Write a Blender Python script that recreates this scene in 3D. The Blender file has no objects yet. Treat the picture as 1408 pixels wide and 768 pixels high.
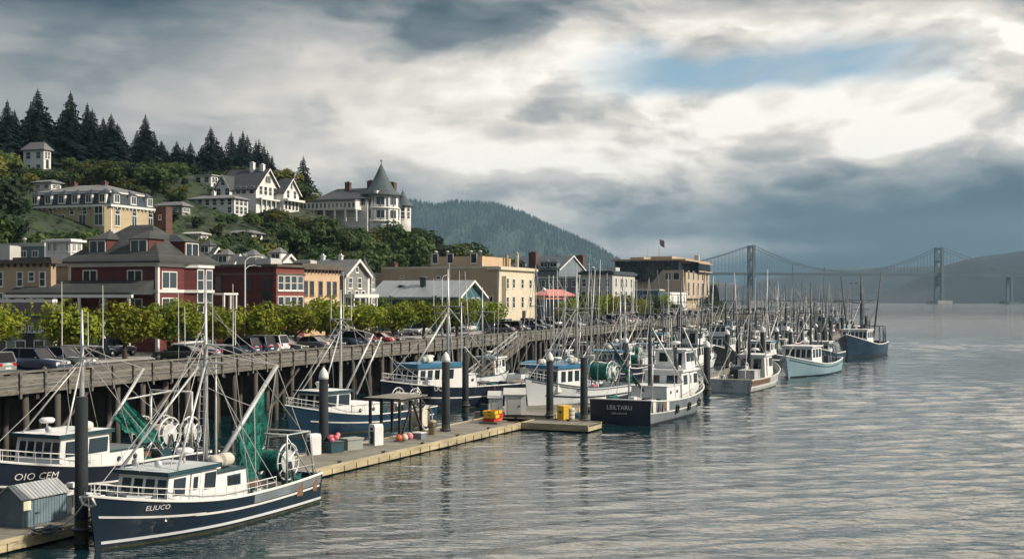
import bpy, math, random
import numpy as np
from mathutils import Vector, Matrix, Euler

# ------------------------------------------------------------------ camera, sky, sun, exposure
scene = bpy.context.scene
COL = scene.collection
R = math.radians
FPX, HX, HY, CAMH = 1700.0, 704.0, 409.0, 10.0

cam_d = bpy.data.cameras.new("camera")
cam_d.sensor_width = 36.0
cam_d.lens = 36.0 * FPX / 1408.0
cam_d.shift_y = (HY - 384.0) / 1408.0
cam_d.clip_start = 0.5
cam_d.clip_end = 40000
cam = bpy.data.objects.new("camera", cam_d)
cam.location = (0, 0, CAMH)
cam.rotation_euler = (R(90), 0, 0)
COL.objects.link(cam)
scene.camera = cam

SUN_DIR = Vector((0.80, -0.20, 0.56)).normalized()      # towards the sun
sun_d = bpy.data.lights.new("sun", 'SUN')
sun_d.energy = 4.6
sun_d.angle = R(3)
sun_d.color = (1.0, 0.88, 0.72)
sun = bpy.data.objects.new("sun", sun_d)
sun.rotation_euler = SUN_DIR.to_track_quat('Z', 'Y').to_euler()
COL.objects.link(sun)

scene.view_settings.view_transform = 'Standard'
scene.view_settings.look = 'None'
scene.view_settings.gamma = 1
scene.view_settings.use_curve_mapping = False
scene.view_settings.exposure = 0.08
scene.render.engine = 'CYCLES'
scene.cycles.use_denoising = True
scene.cycles.max_bounces = 5
scene.cycles.diffuse_bounces = 2
scene.cycles.glossy_bounces = 3
scene.cycles.volume_bounces = 0
scene.cycles.transparent_max_bounces = 6
scene.cycles.sample_clamp_indirect = 4


class NT:
    """small node-tree writer: every value is a socket or a number"""
    def __init__(self, tree):
        self.t = tree
        self.n = tree.nodes
        self.l = tree.links

    def new(self, kind, **kw):
        nd = self.n.new(kind)
        for k, v in kw.items():
            setattr(nd, k, v)
        return nd

    def put(self, sock, v):
        if hasattr(v, 'is_output'):
            self.l.new(v, sock)
        else:
            sock.default_value = v

    def m(self, op, a, b=0.0, c=0.0, clamp=False):
        nd = self.new('ShaderNodeMath', operation=op, use_clamp=clamp)
        self.put(nd.inputs[0], a)
        self.put(nd.inputs[1], b)
        self.put(nd.inputs[2], c)
        return nd.outputs[0]

    def add(self, a, b): return self.m('ADD', a, b)
    def sub(self, a, b): return self.m('SUBTRACT', a, b)
    def mul(self, a, b): return self.m('MULTIPLY', a, b)

    def step(self, x, a, b, lo=0.0, hi=1.0):
        nd = self.new('ShaderNodeMapRange', interpolation_type='SMOOTHSTEP')
        self.put(nd.inputs['Value'], x)
        nd.inputs['From Min'].default_value = a
        nd.inputs['From Max'].default_value = b
        nd.inputs['To Min'].default_value = lo
        nd.inputs['To Max'].default_value = hi
        return nd.outputs['Result']

    def xyz(self, x, y, z=0.0):
        nd = self.new('ShaderNodeCombineXYZ')
        for s, v in zip(nd.inputs, (x, y, z)):
            self.put(s, v)
        return nd.outputs[0]

    def noise(self, vec, scale, detail=4, rough=0.5, dist=0.0):
        nd = self.new('ShaderNodeTexNoise')
        if vec is not None:
            self.put(nd.inputs['Vector'], vec)
        nd.inputs['Scale'].default_value = scale
        nd.inputs['Detail'].default_value = detail
        nd.inputs['Roughness'].default_value = rough
        nd.inputs['Distortion'].default_value = dist
        return nd.outputs['Fac']

    def ramp(self, fac, stops):
        nd = self.new('ShaderNodeValToRGB')
        self.put(nd.inputs[0], fac)
        e = nd.color_ramp.elements
        while len(e) < len(stops):
            e.new(0.5)
        for el, (p, c) in zip(e, stops):
            el.position = p
            el.color = (*c, 1)
        return nd.outputs[0]

    def mix(self, fac, a, b, kind='MIX'):
        nd = self.new('ShaderNodeMix', data_type='RGBA', blend_type=kind)
        self.put(nd.inputs[0], fac)
        for s, v in ((nd.inputs[6], a), (nd.inputs[7], b)):
            if isinstance(v, tuple):
                v = (*v[:3], 1)
            self.put(s, v)
        return nd.outputs[2]


# the sky: a broken cloud deck over a Nishita sky, laid out by azimuth and elevation
world = bpy.data.worlds.new("World")
scene.world = world
world.use_nodes = True
world.cycles.sampling_method = 'MANUAL'
world.cycles.sample_map_resolution = 512
g = NT(world.node_tree)
g.n.clear()
tc = g.new('ShaderNodeTexCoord')
sp = g.new('ShaderNodeSeparateXYZ')
g.l.new(tc.outputs['Generated'], sp.inputs[0])
az = g.mul(g.m('ARCTAN2', sp.outputs[0], sp.outputs[1]), 1700.0)
el = g.mul(g.m('ARCSINE', sp.outputs[2]), 1700.0)
v1 = g.xyz(g.mul(az, 1 / 420.0), g.mul(el, 1 / 190.0), 1.7)
warp = g.noise(v1, 1.0, 4, 0.55)
wv = g.mul(g.sub(warp, 0.5), 85.0)
ew = g.add(el, wv)
aw = g.add(az, g.mul(wv, 2.0))
v2 = g.xyz(g.mul(aw, 1 / 190.0), g.mul(ew, 1 / 84.0), 4.2)
puff = g.noise(v2, 1.0, 6, 0.52)
v3 = g.xyz(g.mul(aw, 1 / 520.0), g.mul(ew, 1 / 46.0), 9.0)
streak = g.noise(v3, 1.0, 4, 0.5)
pf = g.sub(puff, 0.5)
v2b = g.xyz(g.mul(g.add(aw, 30.0), 1 / 190.0), g.mul(g.add(ew, 20.0), 1 / 84.0), 4.2)
relief = g.sub(g.noise(v2b, 1.0, 6, 0.52), puff)      # the side of each billow turned from the light
hi = g.step(el, 430, 760, 1.0, 0.0)                 # above this the deck is thin and bright
right = g.step(aw, -60, 560)
low = g.step(ew, 80, 215, 1.0, 0.0)
d_right = g.mul(g.mul(right, low), 1.05)
d_top = g.mul(g.step(ew, 305, 415), g.mul(g.step(az, -420, 620, 0.46, 0.42), hi))
d_left = g.mul(g.step(az, -700, 300, 0.48, 0.0), g.mul(g.step(ew, 60, 220, 0.55, 1.0), hi))
d_low = g.step(el, 10, 190, 0.30, 0.0)
cells = g.mul(g.step(pf, -0.03, 0.12), g.mul(g.step(el, 30, 140), g.mul(hi, g.step(az, -500, 150, 0.10, 0.34))))
d_str = g.mul(g.mul(g.sub(streak, 0.5), 0.62), g.step(el, 60, 230, 1.0, 0.45))
D = g.add(g.add(g.add(d_right, d_top), g.add(d_left, d_low)), g.add(g.add(cells, d_str), g.add(g.mul(pf, 0.5), g.add(g.mul(relief, g.step(az, -500, 100, 0.5, 1.3)), -0.05))))
# brighter slot just over the horizon, left of the bridge
slot = g.mul(g.step(g.m('ABSOLUTE', g.sub(az, 330)), 60, 300, 1.0, 0.0), g.step(g.m('ABSOLUTE', g.sub(el, 66)), 3, 26, 1.0, 0.0))
D = g.sub(D, g.mul(slot, 0.26))
D = g.m('ADD', D, 0.0, clamp=True)
cloud = g.ramp(D, [(0.0, (1.12, 1.05, 0.95)), (0.16, (0.82, 0.75, 0.665)), (0.36, (0.46, 0.45, 0.43)),
                   (0.60, (0.185, 0.215, 0.235)), (0.82, (0.050, 0.088, 0.115)), (1.0, (0.017, 0.045, 0.068))])
sky = g.new('ShaderNodeTexSky', sky_type='NISHITA')
sky.sun_disc = False
sky.sun_elevation = math.asin(SUN_DIR.z)
sky.sun_rotation = math.atan2(SUN_DIR.x, SUN_DIR.y)
sky.altitude = 10
blue = g.mix(1.0, sky.outputs[0], (1.15, 1.25, 1.22), 'MULTIPLY')
high = g.mul(g.step(el, 380, 620), g.step(el, 900, 1500, 1.0, 0.0))
front = g.step(g.m('ABSOLUTE', g.sub(az, 700)), 2200, 3700, 1.0, 0.0)
zen = g.mix(g.step(el, 800, 1700), cloud, (0.12, 0.18, 0.25))
fan = g.step(g.m('ABSOLUTE', g.sub(az, 250)), 900, 1900, 1.0, 0.0)
zen = g.mix(g.mul(g.mul(high, fan), 0.85), zen, (2.8, 2.46, 2.02))
zen = g.mix(g.mul(g.step(front, 0.0, 0.6, 0.85, 0.0), g.step(el, 100, 1500, 1.0, 0.4)), zen, (0.05, 0.085, 0.12))
cl10 = g.mix(1.0, zen, (10.0, 10.0, 10.0), 'MULTIPLY')
gx = g.m('ABSOLUTE', g.sub(aw, 335))
gy = g.m('ABSOLUTE', g.sub(g.add(el, g.mul(pf, 90.0)), g.add(303.0, g.mul(az, 0.02))))
gap = g.mul(g.mul(g.step(gx, 100, 290, 1.0, 0.0), g.step(gy, 14, 46, 1.0, 0.0)), g.step(g.add(streak, g.mul(pf, 1.2)), 0.42, 0.66, 1.0, 0.55))
far_gap = g.mul(g.step(g.m('ABSOLUTE', az), 2200, 4200), g.step(puff, 0.5, 0.62))
skycol = g.mix(g.m('MAXIMUM', gap, g.mul(far_gap, 0.6)), cl10, blue)
bg = g.new('ShaderNodeBackground')
bg.inputs['Strength'].default_value = 0.1
g.l.new(skycol, bg.inputs[0])
wo = g.new('ShaderNodeOutputWorld')
g.l.new(bg.outputs[0], wo.inputs[0])


# ------------------------------------------------------------------ helpers
def at(x, y, Z):
    """a point of the place seen at photo pixel x, y at the distance Z"""
    return Vector(((x - HX) / FPX * Z, Z, CAMH + (HY - y) / FPX * Z))


def on_level(x, y, h=0.0):
    Z = FPX * (CAMH - h) / (y - HY)
    return Vector(((x - HX) / FPX * Z, Z, h))


def px_of(p):
    return (HX + FPX * p[0] / max(p[1], 1e-3), HY + FPX * (CAMH - p[2]) / max(p[1], 1e-3))


# shore axes: u runs along the pier away from the camera, v inland
U = Vector((0.333, 0.943, 0)).normalized()
V = Vector((-U.y, U.x, 0))
O0 = Vector((-29.6, 71.5, 0))
ROT = math.atan2(U.y, U.x)


def uv(u, v, z=0.0):
    p = O0 + U * u + V * v
    return Vector((p.x, p.y, z))


def to_uv(p):
    d = Vector((p[0], p[1], 0)) - O0
    return d.dot(U), d.dot(V)


class MB:
    """collects shapes for ONE mesh object"""
    def __init__(self):
        self.v, self.f, self.mi, self.sm = [], [], [], []
        self.cur = 0
        self.smooth = False

    def addv(self, pts):
        i = len(self.v)
        self.v.extend([tuple(p) for p in pts])
        return i

    def face(self, idx):
        self.f.append(tuple(idx))
        self.mi.append(self.cur)
        self.sm.append(self.smooth)

    def poly(self, pts):
        i = self.addv(pts)
        self.face(range(i, i + len(pts)))
        return self

    def box(self, c, s, rz=0.0, m=None, taper=1.0):
        x, y, z = s[0] / 2, s[1] / 2, s[2] / 2
        P = []
        for dz, k in ((-z, 1.0), (z, taper)):
            for dx, dy in ((-x, -y), (x, -y), (x, y), (-x, y)):
                P.append(Vector((dx * k, dy * k, dz)))
        if m is None:
            m = Matrix.Rotation(rz, 3, 'Z') if rz else None
        if m is not None:
            P = [m @ p for p in P]
        c = Vector(c)
        i = self.addv([p + c for p in P])
        for q in ((3, 2, 1, 0), (4, 5, 6, 7), (0, 1, 5, 4), (1, 2, 6, 5), (2, 3, 7, 6), (3, 0, 4, 7)):
            self.face([i + k for k in q])
        return self

    def b2(self, lo, hi):
        return self.box([(a + b) / 2 for a, b in zip(lo, hi)], [abs(b - a) for a, b in zip(lo, hi)])

    def bar(self, p0, p1, w, h=None):
        """square bar between two points"""
        p0, p1 = Vector(p0), Vector(p1)
        d = p1 - p0
        m = d.to_track_quat('X', 'Z').to_matrix()
        return self.box((p0 + p1) / 2, (d.length, w, h or w), m=m)

    def tube(self, p0, p1, r0, r1=None, n=8, caps=True):
        return self.path([p0, p1], [r0, r0 if r1 is None else r1], n, caps)

    def path(self, pts, r, n=6, caps=True, closed=False):
        pts = [Vector(p) for p in pts]
        rr = r if isinstance(r, (list, tuple)) else [r] * len(pts)
        rings = []
        sm, self.smooth = self.smooth, n > 5
        for k, p in enumerate(pts):
            a = pts[k - 1] if (k or closed) else p
            b = pts[(k + 1) % len(pts)] if (k < len(pts) - 1 or closed) else p
            d = (b - a)
            if d.length < 1e-9:
                d = Vector((0, 0, 1))
            d.normalize()
            up = Vector((0, 0, 1)) if abs(d.z) < 0.95 else Vector((1, 0, 0))
            x = d.cross(up).normalized()
            y = d.cross(x)
            rings.append(self.addv([p + (x * math.cos(t) + y * math.sin(t)) * rr[k] for t in [2 * math.pi * j / n for j in range(n)]]))
        m = len(rings)
        for k in range(m if closed else m - 1):
            a, b = rings[k], rings[(k + 1) % m]
            for j in range(n):
                self.face((a + j, b + j, b + (j + 1) % n, a + (j + 1) % n))
        self.smooth = sm
        if caps and not closed:
            self.face([rings[0] + j for j in range(n)])
            self.face([rings[-1] + j for j in reversed(range(n))])
        return self

    def lathe(self, prof, c=(0, 0, 0), n=12, axis=None):
        """prof: list of (radius, height)"""
        c = Vector(c)
        q = Vector(axis).to_track_quat('Z', 'Y').to_matrix() if axis else None
        sm, self.smooth = self.smooth, True
        rings = []
        for r, z in prof:
            P = [Vector((r * math.cos(2 * math.pi * j / n), r * math.sin(2 * math.pi * j / n), z)) for j in range(n)]
            if q:
                P = [q @ p for p in P]
            rings.append(self.addv([p + c for p in P]))
        for a, b in zip(rings, rings[1:]):
            for j in range(n):
                self.face((a + j, a + (j + 1) % n, b + (j + 1) % n, b + j))
        self.smooth = sm
        if prof[0][0] > 1e-6:
            self.face([rings[0] + j for j in reversed(range(n))])
        if prof[-1][0] > 1e-6:
            self.face([rings[-1] + j for j in range(n)])
        return self

    def ball(self, c, r, n=10, sz=1.0):
        k = max(4, n // 2)
        return self.lathe([(max(1e-4, r * math.sin(math.pi * j / k)), -r * sz * math.cos(math.pi * j / k)) for j in range(k + 1)], c, n)

    def prism(self, poly, z0, z1):
        """poly: list of (x, y), counter-clockwise"""
        n = len(poly)
        a = self.addv([(x, y, z0) for x, y in poly])
        b = self.addv([(x, y, z1) for x, y in poly])
        self.face([a + j for j in reversed(range(n))])
        self.face([b + j for j in range(n)])
        for j in range(n):
            self.face((a + j, a + (j + 1) % n, b + (j + 1) % n, b + j))
        return self

    def sweep(self, poly, p0, dx, dy, dn):
        """flat polygon in the plane p0 + a*dx + b*dy, thickened along dn"""
        p0, dx, dy, dn = Vector(p0), Vector(dx), Vector(dy), Vector(dn)
        n = len(poly)
        a = self.addv([p0 + dx * x + dy * y for x, y in poly])
        b = self.addv([p0 + dx * x + dy * y + dn for x, y in poly])
        self.face([a + j for j in reversed(range(n))])
        self.face([b + j for j in range(n)])
        for j in range(n):
            self.face((a + j, a + (j + 1) % n, b + (j + 1) % n, b + j))
        return self

    def loft(self, rings, closed=False):
        ids = [self.addv(r) for r in rings]
        n = len(rings[0])
        for a, b in zip(ids, ids[1:]):
            for j in range(n if closed else n - 1):
                self.face((a + j, a + (j + 1) % n, b + (j + 1) % n, b + j))
        return self

    def mesh(self, name, mats):
        me = bpy.data.meshes.new(name)
        me.from_pydata(self.v, [], self.f)
        for m in (mats if isinstance(mats, (list, tuple)) else [mats]):
            me.materials.append(m)
        if any(self.mi):
            me.polygons.foreach_set('material_index', self.mi)
        if any(self.sm):
            me.polygons.foreach_set('use_smooth', self.sm)
        me.update()
        return me

    def build(self, name, mats, parent=None, loc=None):
        return obj(name, self.mesh(name, mats), parent, loc)


def obj(name, me, parent=None, loc=None, rz=None):
    o = bpy.data.objects.new(name, me)
    COL.objects.link(o)
    if parent is not None:
        o.parent = parent
    if loc is not None:
        o.location = loc
    if rz is not None:
        o.rotation_euler = (0, 0, rz)
    return o


def thing(name, cat, loc=(0, 0, 0), rz=0.0, group=None, label=None):
    o = obj(name, None, None, loc, rz)
    o.empty_display_size = 0.3
    return tag(o, cat, group, label)


def tag(o, cat, group=None, label=None):
    o['category'] = cat
    if group:
        o['group'] = group
    if label:
        o['label'] = label
    return o


KIDS = {}


def index_children():
    KIDS.clear()
    for o in COL.objects:
        if o.parent is not None:
            KIDS.setdefault(o.parent.name, []).append(o)


def dup(root, loc=None, rz=None, parent=None):
    """a copy of a thing, its parts and their sub-parts (call index_children first)"""
    c = root.copy()
    COL.objects.link(c)
    if parent is not None:
        c.parent = parent
    if loc is not None:
        c.location = loc
    if rz is not None:
        c.rotation_euler = (0, 0, rz)
    for ch in KIDS.get(root.name, ()):
        dup(ch, parent=c)
    return c


def paint(root_child, material, slot=0):
    s = root_child.material_slots[slot]
    s.link = 'OBJECT'
    s.material = material


LAB = []          # (object, description, place): labels are finished at the end, so that each singles out one thing


def lab(o, desc, place):
    LAB.append((o, desc, place))
    return o


ORD = ['leftmost', 'second from left', 'third from left', 'fourth from left', 'fifth from left', 'sixth from left', 'seventh from left',
       'eighth from left', 'ninth from left', 'tenth from left', 'eleventh from left', 'twelfth from left']


def ordinal(i, n):
    if i == n - 1:
        return 'rightmost'
    if i < 6 or i < n - 6:
        return ORD[i] if i < 12 else '%dth from left' % (i + 1)
    return [None, None, 'second from right', 'third from right', 'fourth from right', 'fifth from right', 'sixth from right'][n - i]


def finish_labels():
    by = {}
    for o, d, p in LAB:
        by.setdefault((d + ' ' + p).strip(), []).append(o)
    for k, v in by.items():
        if len(v) == 1:
            v[0]['label'] = k
            continue
        v.sort(key=lambda o: px_of(o.matrix_world.translation if o.parent else o.location)[0])
        for i, o in enumerate(v):
            o['label'] = '%s, %s of %d' % (k, ordinal(i, len(v)), len(v))


# ------------------------------------------------------------------ materials
MATS = {}


def mat(name, col, rough=0.7, var=0.25, scale=0.8, metal=0.0, bump=0.0, bscale=8.0, stain=None, rand=0.0, spec=0.5, stretch=(1, 1, 1), coat=0.0):
    """weathered procedural paint / stone / wood: the colour varies by noise in the object's own space"""
    if name in MATS:
        return MATS[name]
    m = bpy.data.materials.new(name)
    m.use_nodes = True
    t = NT(m.node_tree)
    b = t.n['Principled BSDF']
    c = t.new('ShaderNodeTexCoord')
    mp = t.new('ShaderNodeMapping')
    mp.inputs['Scale'].default_value = stretch
    t.l.new(c.outputs['Object'], mp.inputs['Vector'])
    vec = mp.outputs[0]
    n1 = t.noise(vec, scale, 5, 0.6)
    lo = tuple(max(0, x * (1 - var)) for x in col)
    hi = tuple(min(1, x * (1 + var)) for x in col)
    colr = t.ramp(n1, [(0.3, lo), (0.7, hi)])
    if stain:
        n2 = t.noise(vec, scale * 2.3, 6, 0.65, 0.4)
        colr = t.mix(t.mul(t.step(n2, stain[1], stain[1] + 0.16), stain[2] if len(stain) > 2 else 0.8), colr, stain[0])
    if rand:
        oi = t.new('ShaderNodeObjectInfo')
        hs = t.new('ShaderNodeHueSaturation')
        t.put(hs.inputs['Value'], t.step(oi.outputs['Random'], 0, 1, 1 - rand, 1 + rand))
        t.put(hs.inputs['Hue'], t.step(t.m('FRACT', t.mul(oi.outputs['Random'], 7.3)), 0, 1, 0.5 - rand * 0.06, 0.5 + rand * 0.06))
        t.l.new(colr, hs.inputs['Color'])
        colr = hs.outputs[0]
    t.l.new(colr, b.inputs['Base Color'])
    b.inputs['Roughness'].default_value = rough
    b.inputs['Metallic'].default_value = metal
    b.inputs['Specular IOR Level'].default_value = spec
    if coat:
        b.inputs['Coat Weight'].default_value = coat
        b.inputs['Coat Roughness'].default_value = 0.08
    if bump:
        bp = t.new('ShaderNodeBump')
        bp.inputs['Strength'].default_value = bump
        bp.inputs['Distance'].default_value = 0.05
        t.l.new(t.noise(vec, bscale, 4, 0.6), bp.inputs['Height'])
        t.l.new(bp.outputs[0], b.inputs['Normal'])
    MATS[name] = m
    return m


def striped(name, col, col2, period, axis=2, duty=0.12, rough=0.7, var=0.2, scale=0.6, sub=None):
    """boards, brick courses, shingle courses, corrugations: lines along one axis of the object"""
    if name in MATS:
        return MATS[name]
    m = bpy.data.materials.new(name)
    m.use_nodes = True
    t = NT(m.node_tree)
    b = t.n['Principled BSDF']
    c = t.new('ShaderNodeTexCoord')
    s = t.new('ShaderNodeSeparateXYZ')
    t.l.new(c.outputs['Object'], s.inputs[0])
    ph = t.m('FRACT', t.mul(s.outputs[axis], 1.0 / period))
    line = t.m('LESS_THAN', ph, duty)
    n1 = t.noise(c.outputs['Object'], scale, 5, 0.62)
    board = t.new('ShaderNodeTexWhiteNoise', noise_dimensions='1D')
    t.put(board.inputs['W'], t.m('FLOOR', t.mul(s.outputs[axis], 1.0 / period)))
    base = t.ramp(t.add(t.mul(n1, 0.7), t.mul(board.outputs[0], 0.3)), [(0.25, tuple(x * (1 - var) for x in col)), (0.75, tuple(min(1, x * (1 + var)) for x in col))])
    t.l.new(t.mix(line, base, col2), b.inputs['Base Color'])
    b.inputs['Roughness'].default_value = rough
    bp = t.new('ShaderNodeBump')
    bp.inputs['Strength'].default_value = 0.4
    bp.inputs['Distance'].default_value = 0.03
    t.l.new(t.sub(n1, t.mul(line, 0.6)), bp.inputs['Height'])
    t.l.new(bp.outputs[0], b.inputs['Normal'])
    MATS[name] = m
    return m


def leafy(name, dark, light, scale=0.45, rand=0.25):
    """leaves: clump-to-clump colour from noise, tree-to-tree from the object"""
    if name in MATS:
        return MATS[name]
    m = bpy.data.materials.new(name)
    m.use_nodes = True
    t = NT(m.node_tree)
    b = t.n['Principled BSDF']
    c = t.new('ShaderNodeTexCoord')
    n1 = t.noise(c.outputs['Object'], scale, 4, 0.7)
    col = t.ramp(n1, [(0.32, dark), (0.66, light)])
    oi = t.new('ShaderNodeObjectInfo')
    hs = t.new('ShaderNodeHueSaturation')
    t.put(hs.inputs['Value'], t.step(oi.outputs['Random'], 0, 1, 1 - rand, 1 + rand))
    t.put(hs.inputs['Hue'], t.step(t.m('FRACT', t.mul(oi.outputs['Random'], 5.7)), 0, 1, 0.49, 0.515))
    t.l.new(col, hs.inputs['Color'])
    t.l.new(hs.outputs[0], b.inputs['Base Color'])
    b.inputs['Roughness'].default_value = 0.65
    b.inputs['Specular IOR Level'].default_value = 0.2
    tr = t.new('ShaderNodeBsdfTranslucent')
    t.l.new(hs.outputs[0], tr.inputs[0])
    mx = t.new('ShaderNodeMixShader')
    mx.inputs[0].default_value = 0.25
    t.l.new(b.outputs[0], mx.inputs[1])
    t.l.new(tr.outputs[0], mx.inputs[2])
    t.l.new(mx.outputs[0], t.n['Material Output'].inputs[0])
    MATS[name] = m
    return m


def glassy(name, col, rough=0.08):
    if name in MATS:
        return MATS[name]
    m = bpy.data.materials.new(name)
    m.use_nodes = True
    t = NT(m.node_tree)
    b = t.n['Principled BSDF']
    oi = t.new('ShaderNodeObjectInfo')
    t.l.new(t.mix(oi.outputs['Random'], tuple(x * 0.4 for x in col), tuple(x * 1.6 for x in col)), b.inputs['Base Color'])
    b.inputs['Roughness'].default_value = rough
    b.inputs['Specular IOR Level'].default_value = 0.7
    MATS[name] = m
    return m


WHITE = mat('white_paint', (0.74, 0.75, 0.74), 0.5, 0.10, 0.9, stain=((0.42, 0.36, 0.29), 0.60, 0.45))
WHITE_HULL = mat('white_hull_paint', (0.66, 0.70, 0.72), 0.4, 0.10, 0.4, stain=((0.36, 0.28, 0.20), 0.62, 0.5), stretch=(1, 1, 0.25))
TRIM = mat('trim_paint', (0.74, 0.73, 0.69), 0.5, 0.08, 1.2)
NAVY = mat('navy_hull_paint', (0.007, 0.020, 0.038), 0.4, 0.35, 0.5, stain=((0.10, 0.095, 0.09), 0.59, 0.5), stretch=(1, 1, 0.25))
NAVY2 = mat('dark_navy_paint', (0.010, 0.017, 0.034), 0.4, 0.3, 0.5, stain=((0.07, 0.06, 0.05), 0.61, 0.45), stretch=(1, 1, 0.25))
MIDBLUE = mat('mid_blue_hull_paint', (0.014, 0.045, 0.085), 0.4, 0.3, 0.5, stain=((0.14, 0.12, 0.10), 0.61, 0.45), stretch=(1, 1, 0.25))
PALEBLUE = mat('pale_blue_hull_paint', (0.25, 0.38, 0.44), 0.4, 0.12, 0.5, stain=((0.25, 0.22, 0.18), 0.66, 0.4))
GREYHULL = mat('grey_hull_paint', (0.17, 0.20, 0.22), 0.5, 0.25, 0.6, stain=((0.22, 0.12, 0.06), 0.58, 0.7), stretch=(1, 1, 0.3))
RUSTHULL = mat('rusty_white_hull_paint', (0.42, 0.45, 0.46), 0.6, 0.2, 0.8, stain=((0.20, 0.10, 0.05), 0.50, 0.85), stretch=(1, 1, 0.3))
BLACKHULL = mat('black_hull_paint', (0.012, 0.014, 0.016), 0.45, 0.3, 0.5)
GREENHULL = mat('green_hull_paint', (0.02, 0.09, 0.07), 0.45, 0.3, 0.5)
REDHULL = mat('red_hull_paint', (0.16, 0.025, 0.02), 0.45, 0.3, 0.5)
BLUEROOF = mat('blue_roof_paint', (0.03, 0.16, 0.29), 0.5, 0.25, 0.8)
TEALTRIM = mat('dark_teal_trim_paint', (0.015, 0.055, 0.07), 0.5, 0.25, 0.8)
DECKWOOD = mat('boat_deck', (0.14, 0.14, 0.13), 0.8, 0.35, 1.2)
ALU = mat('galvanised_pole', (0.56, 0.57, 0.56), 0.42, 0.2, 1.5, metal=0.35, rand=0.2)
DARKSTEEL = mat('dark_steel', (0.07, 0.085, 0.10), 0.55, 0.4, 1.5, metal=0.2)
WIRE = mat('rigging_wire', (0.36, 0.36, 0.35), 0.6, 0.2, 1.0)
RUST = mat('rusty_steel', (0.15, 0.085, 0.055), 0.8, 0.4, 2.0)
TIRE = mat('black_rubber', (0.015, 0.015, 0.016), 0.85, 0.2, 3.0)
NET = mat('green_net', (0.010, 0.15, 0.12), 0.85, 0.7, 2.4, bump=1.0, bscale=16)
def holey(m, k):
    """open mesh: part of the light passes between the strands"""
    t = NT(m.node_tree)
    b = t.n['Principled BSDF']
    c = t.new('ShaderNodeTexCoord')
    tr = t.new('ShaderNodeBsdfTransparent')
    mx = t.new('ShaderNodeMixShader')
    t.put(mx.inputs[0], t.step(t.noise(c.outputs['Object'], 9.0, 4, .7), .48, .66, 0.0, k))
    t.l.new(b.outputs[0], mx.inputs[1])
    t.l.new(tr.outputs[0], mx.inputs[2])
    t.l.new(mx.outputs[0], t.n['Material Output'].inputs[0])


NETWEB = mat('green_net_web', (0.010, 0.15, 0.12), 0.85, 0.7, 2.4, bump=1.0, bscale=16)
holey(NETWEB, 0.85)
SLIME = mat('tide_slime', (0.035, 0.040, 0.022), 0.9, 0.6, 2.5, bump=0.8, bscale=12, stain=((0.16, 0.155, 0.13), 0.58, 0.8))
ORANGE = mat('orange_float', (0.62, 0.13, 0.05), 0.5, 0.2, 2.0)
REDP = mat('red_plastic', (0.55, 0.035, 0.03), 0.45, 0.2, 2.0)
PINK = mat('pink_float', (0.72, 0.20, 0.26), 0.5, 0.2, 2.0)
YELLOW = mat('yellow_plastic', (0.75, 0.46, 0.03), 0.45, 0.15, 2.0)
CANVAS = mat('cream_canvas', (0.62, 0.58, 0.50), 0.8, 0.2, 2.0)
BWIN = glassy('boat_window_glass', (0.018, 0.030, 0.040), 0.08)
HWIN = glassy('house_window_glass', (0.050, 0.065, 0.075), 0.07)
CARGLASS = glassy('car_glass', (0.008, 0.011, 0.014), 0.12)
CARGLASS.node_tree.nodes['Principled BSDF'].inputs['Specular IOR Level'].default_value = 0.22
PLANK = striped('weathered_planks', (0.215, 0.20, 0.165), (0.05, 0.045, 0.04), 0.28, 0, 0.10, 0.85, 0.35, 1.2)
RAILWOOD = mat('weathered_rail_wood', (0.145, 0.138, 0.118), 0.85, 0.4, 0.6, bump=0.4, bscale=6, stain=((0.05, 0.05, 0.045), 0.50, 0.85), stretch=(1, 1, 4))
FASCIAWOOD = mat('yellowed_edge_timber', (0.42, 0.36, 0.23), 0.85, 0.3, 0.7, stain=((0.07, 0.06, 0.04), 0.56, 0.85), stretch=(0.6, 1, 3))
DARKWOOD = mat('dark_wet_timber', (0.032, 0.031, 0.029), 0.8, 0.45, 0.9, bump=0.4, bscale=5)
PILEWOOD = mat('pile_timber', (0.085, 0.078, 0.068), 0.85, 0.4, 0.9, bump=0.5, bscale=4, stain=((0.03, 0.035, 0.03), 0.52, 0.85), stretch=(2.5, 2.5, 0.25))
DOLPHIN = mat('black_mooring_pile', (0.012, 0.018, 0.023), 0.8, 0.4, 0.9, stretch=(1, 1, 0.3))
CONCRETE = mat('concrete', (0.33, 0.32, 0.30), 0.85, 0.2, 0.5)
ASPHALT = mat('asphalt', (0.085, 0.085, 0.085), 0.9, 0.25, 0.15, bump=0.2, bscale=10)

# ------------------------------------------------------------------ water, land, far hills, bridge, air
def structure(o):
    o['kind'] = 'structure'
    return o


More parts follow.
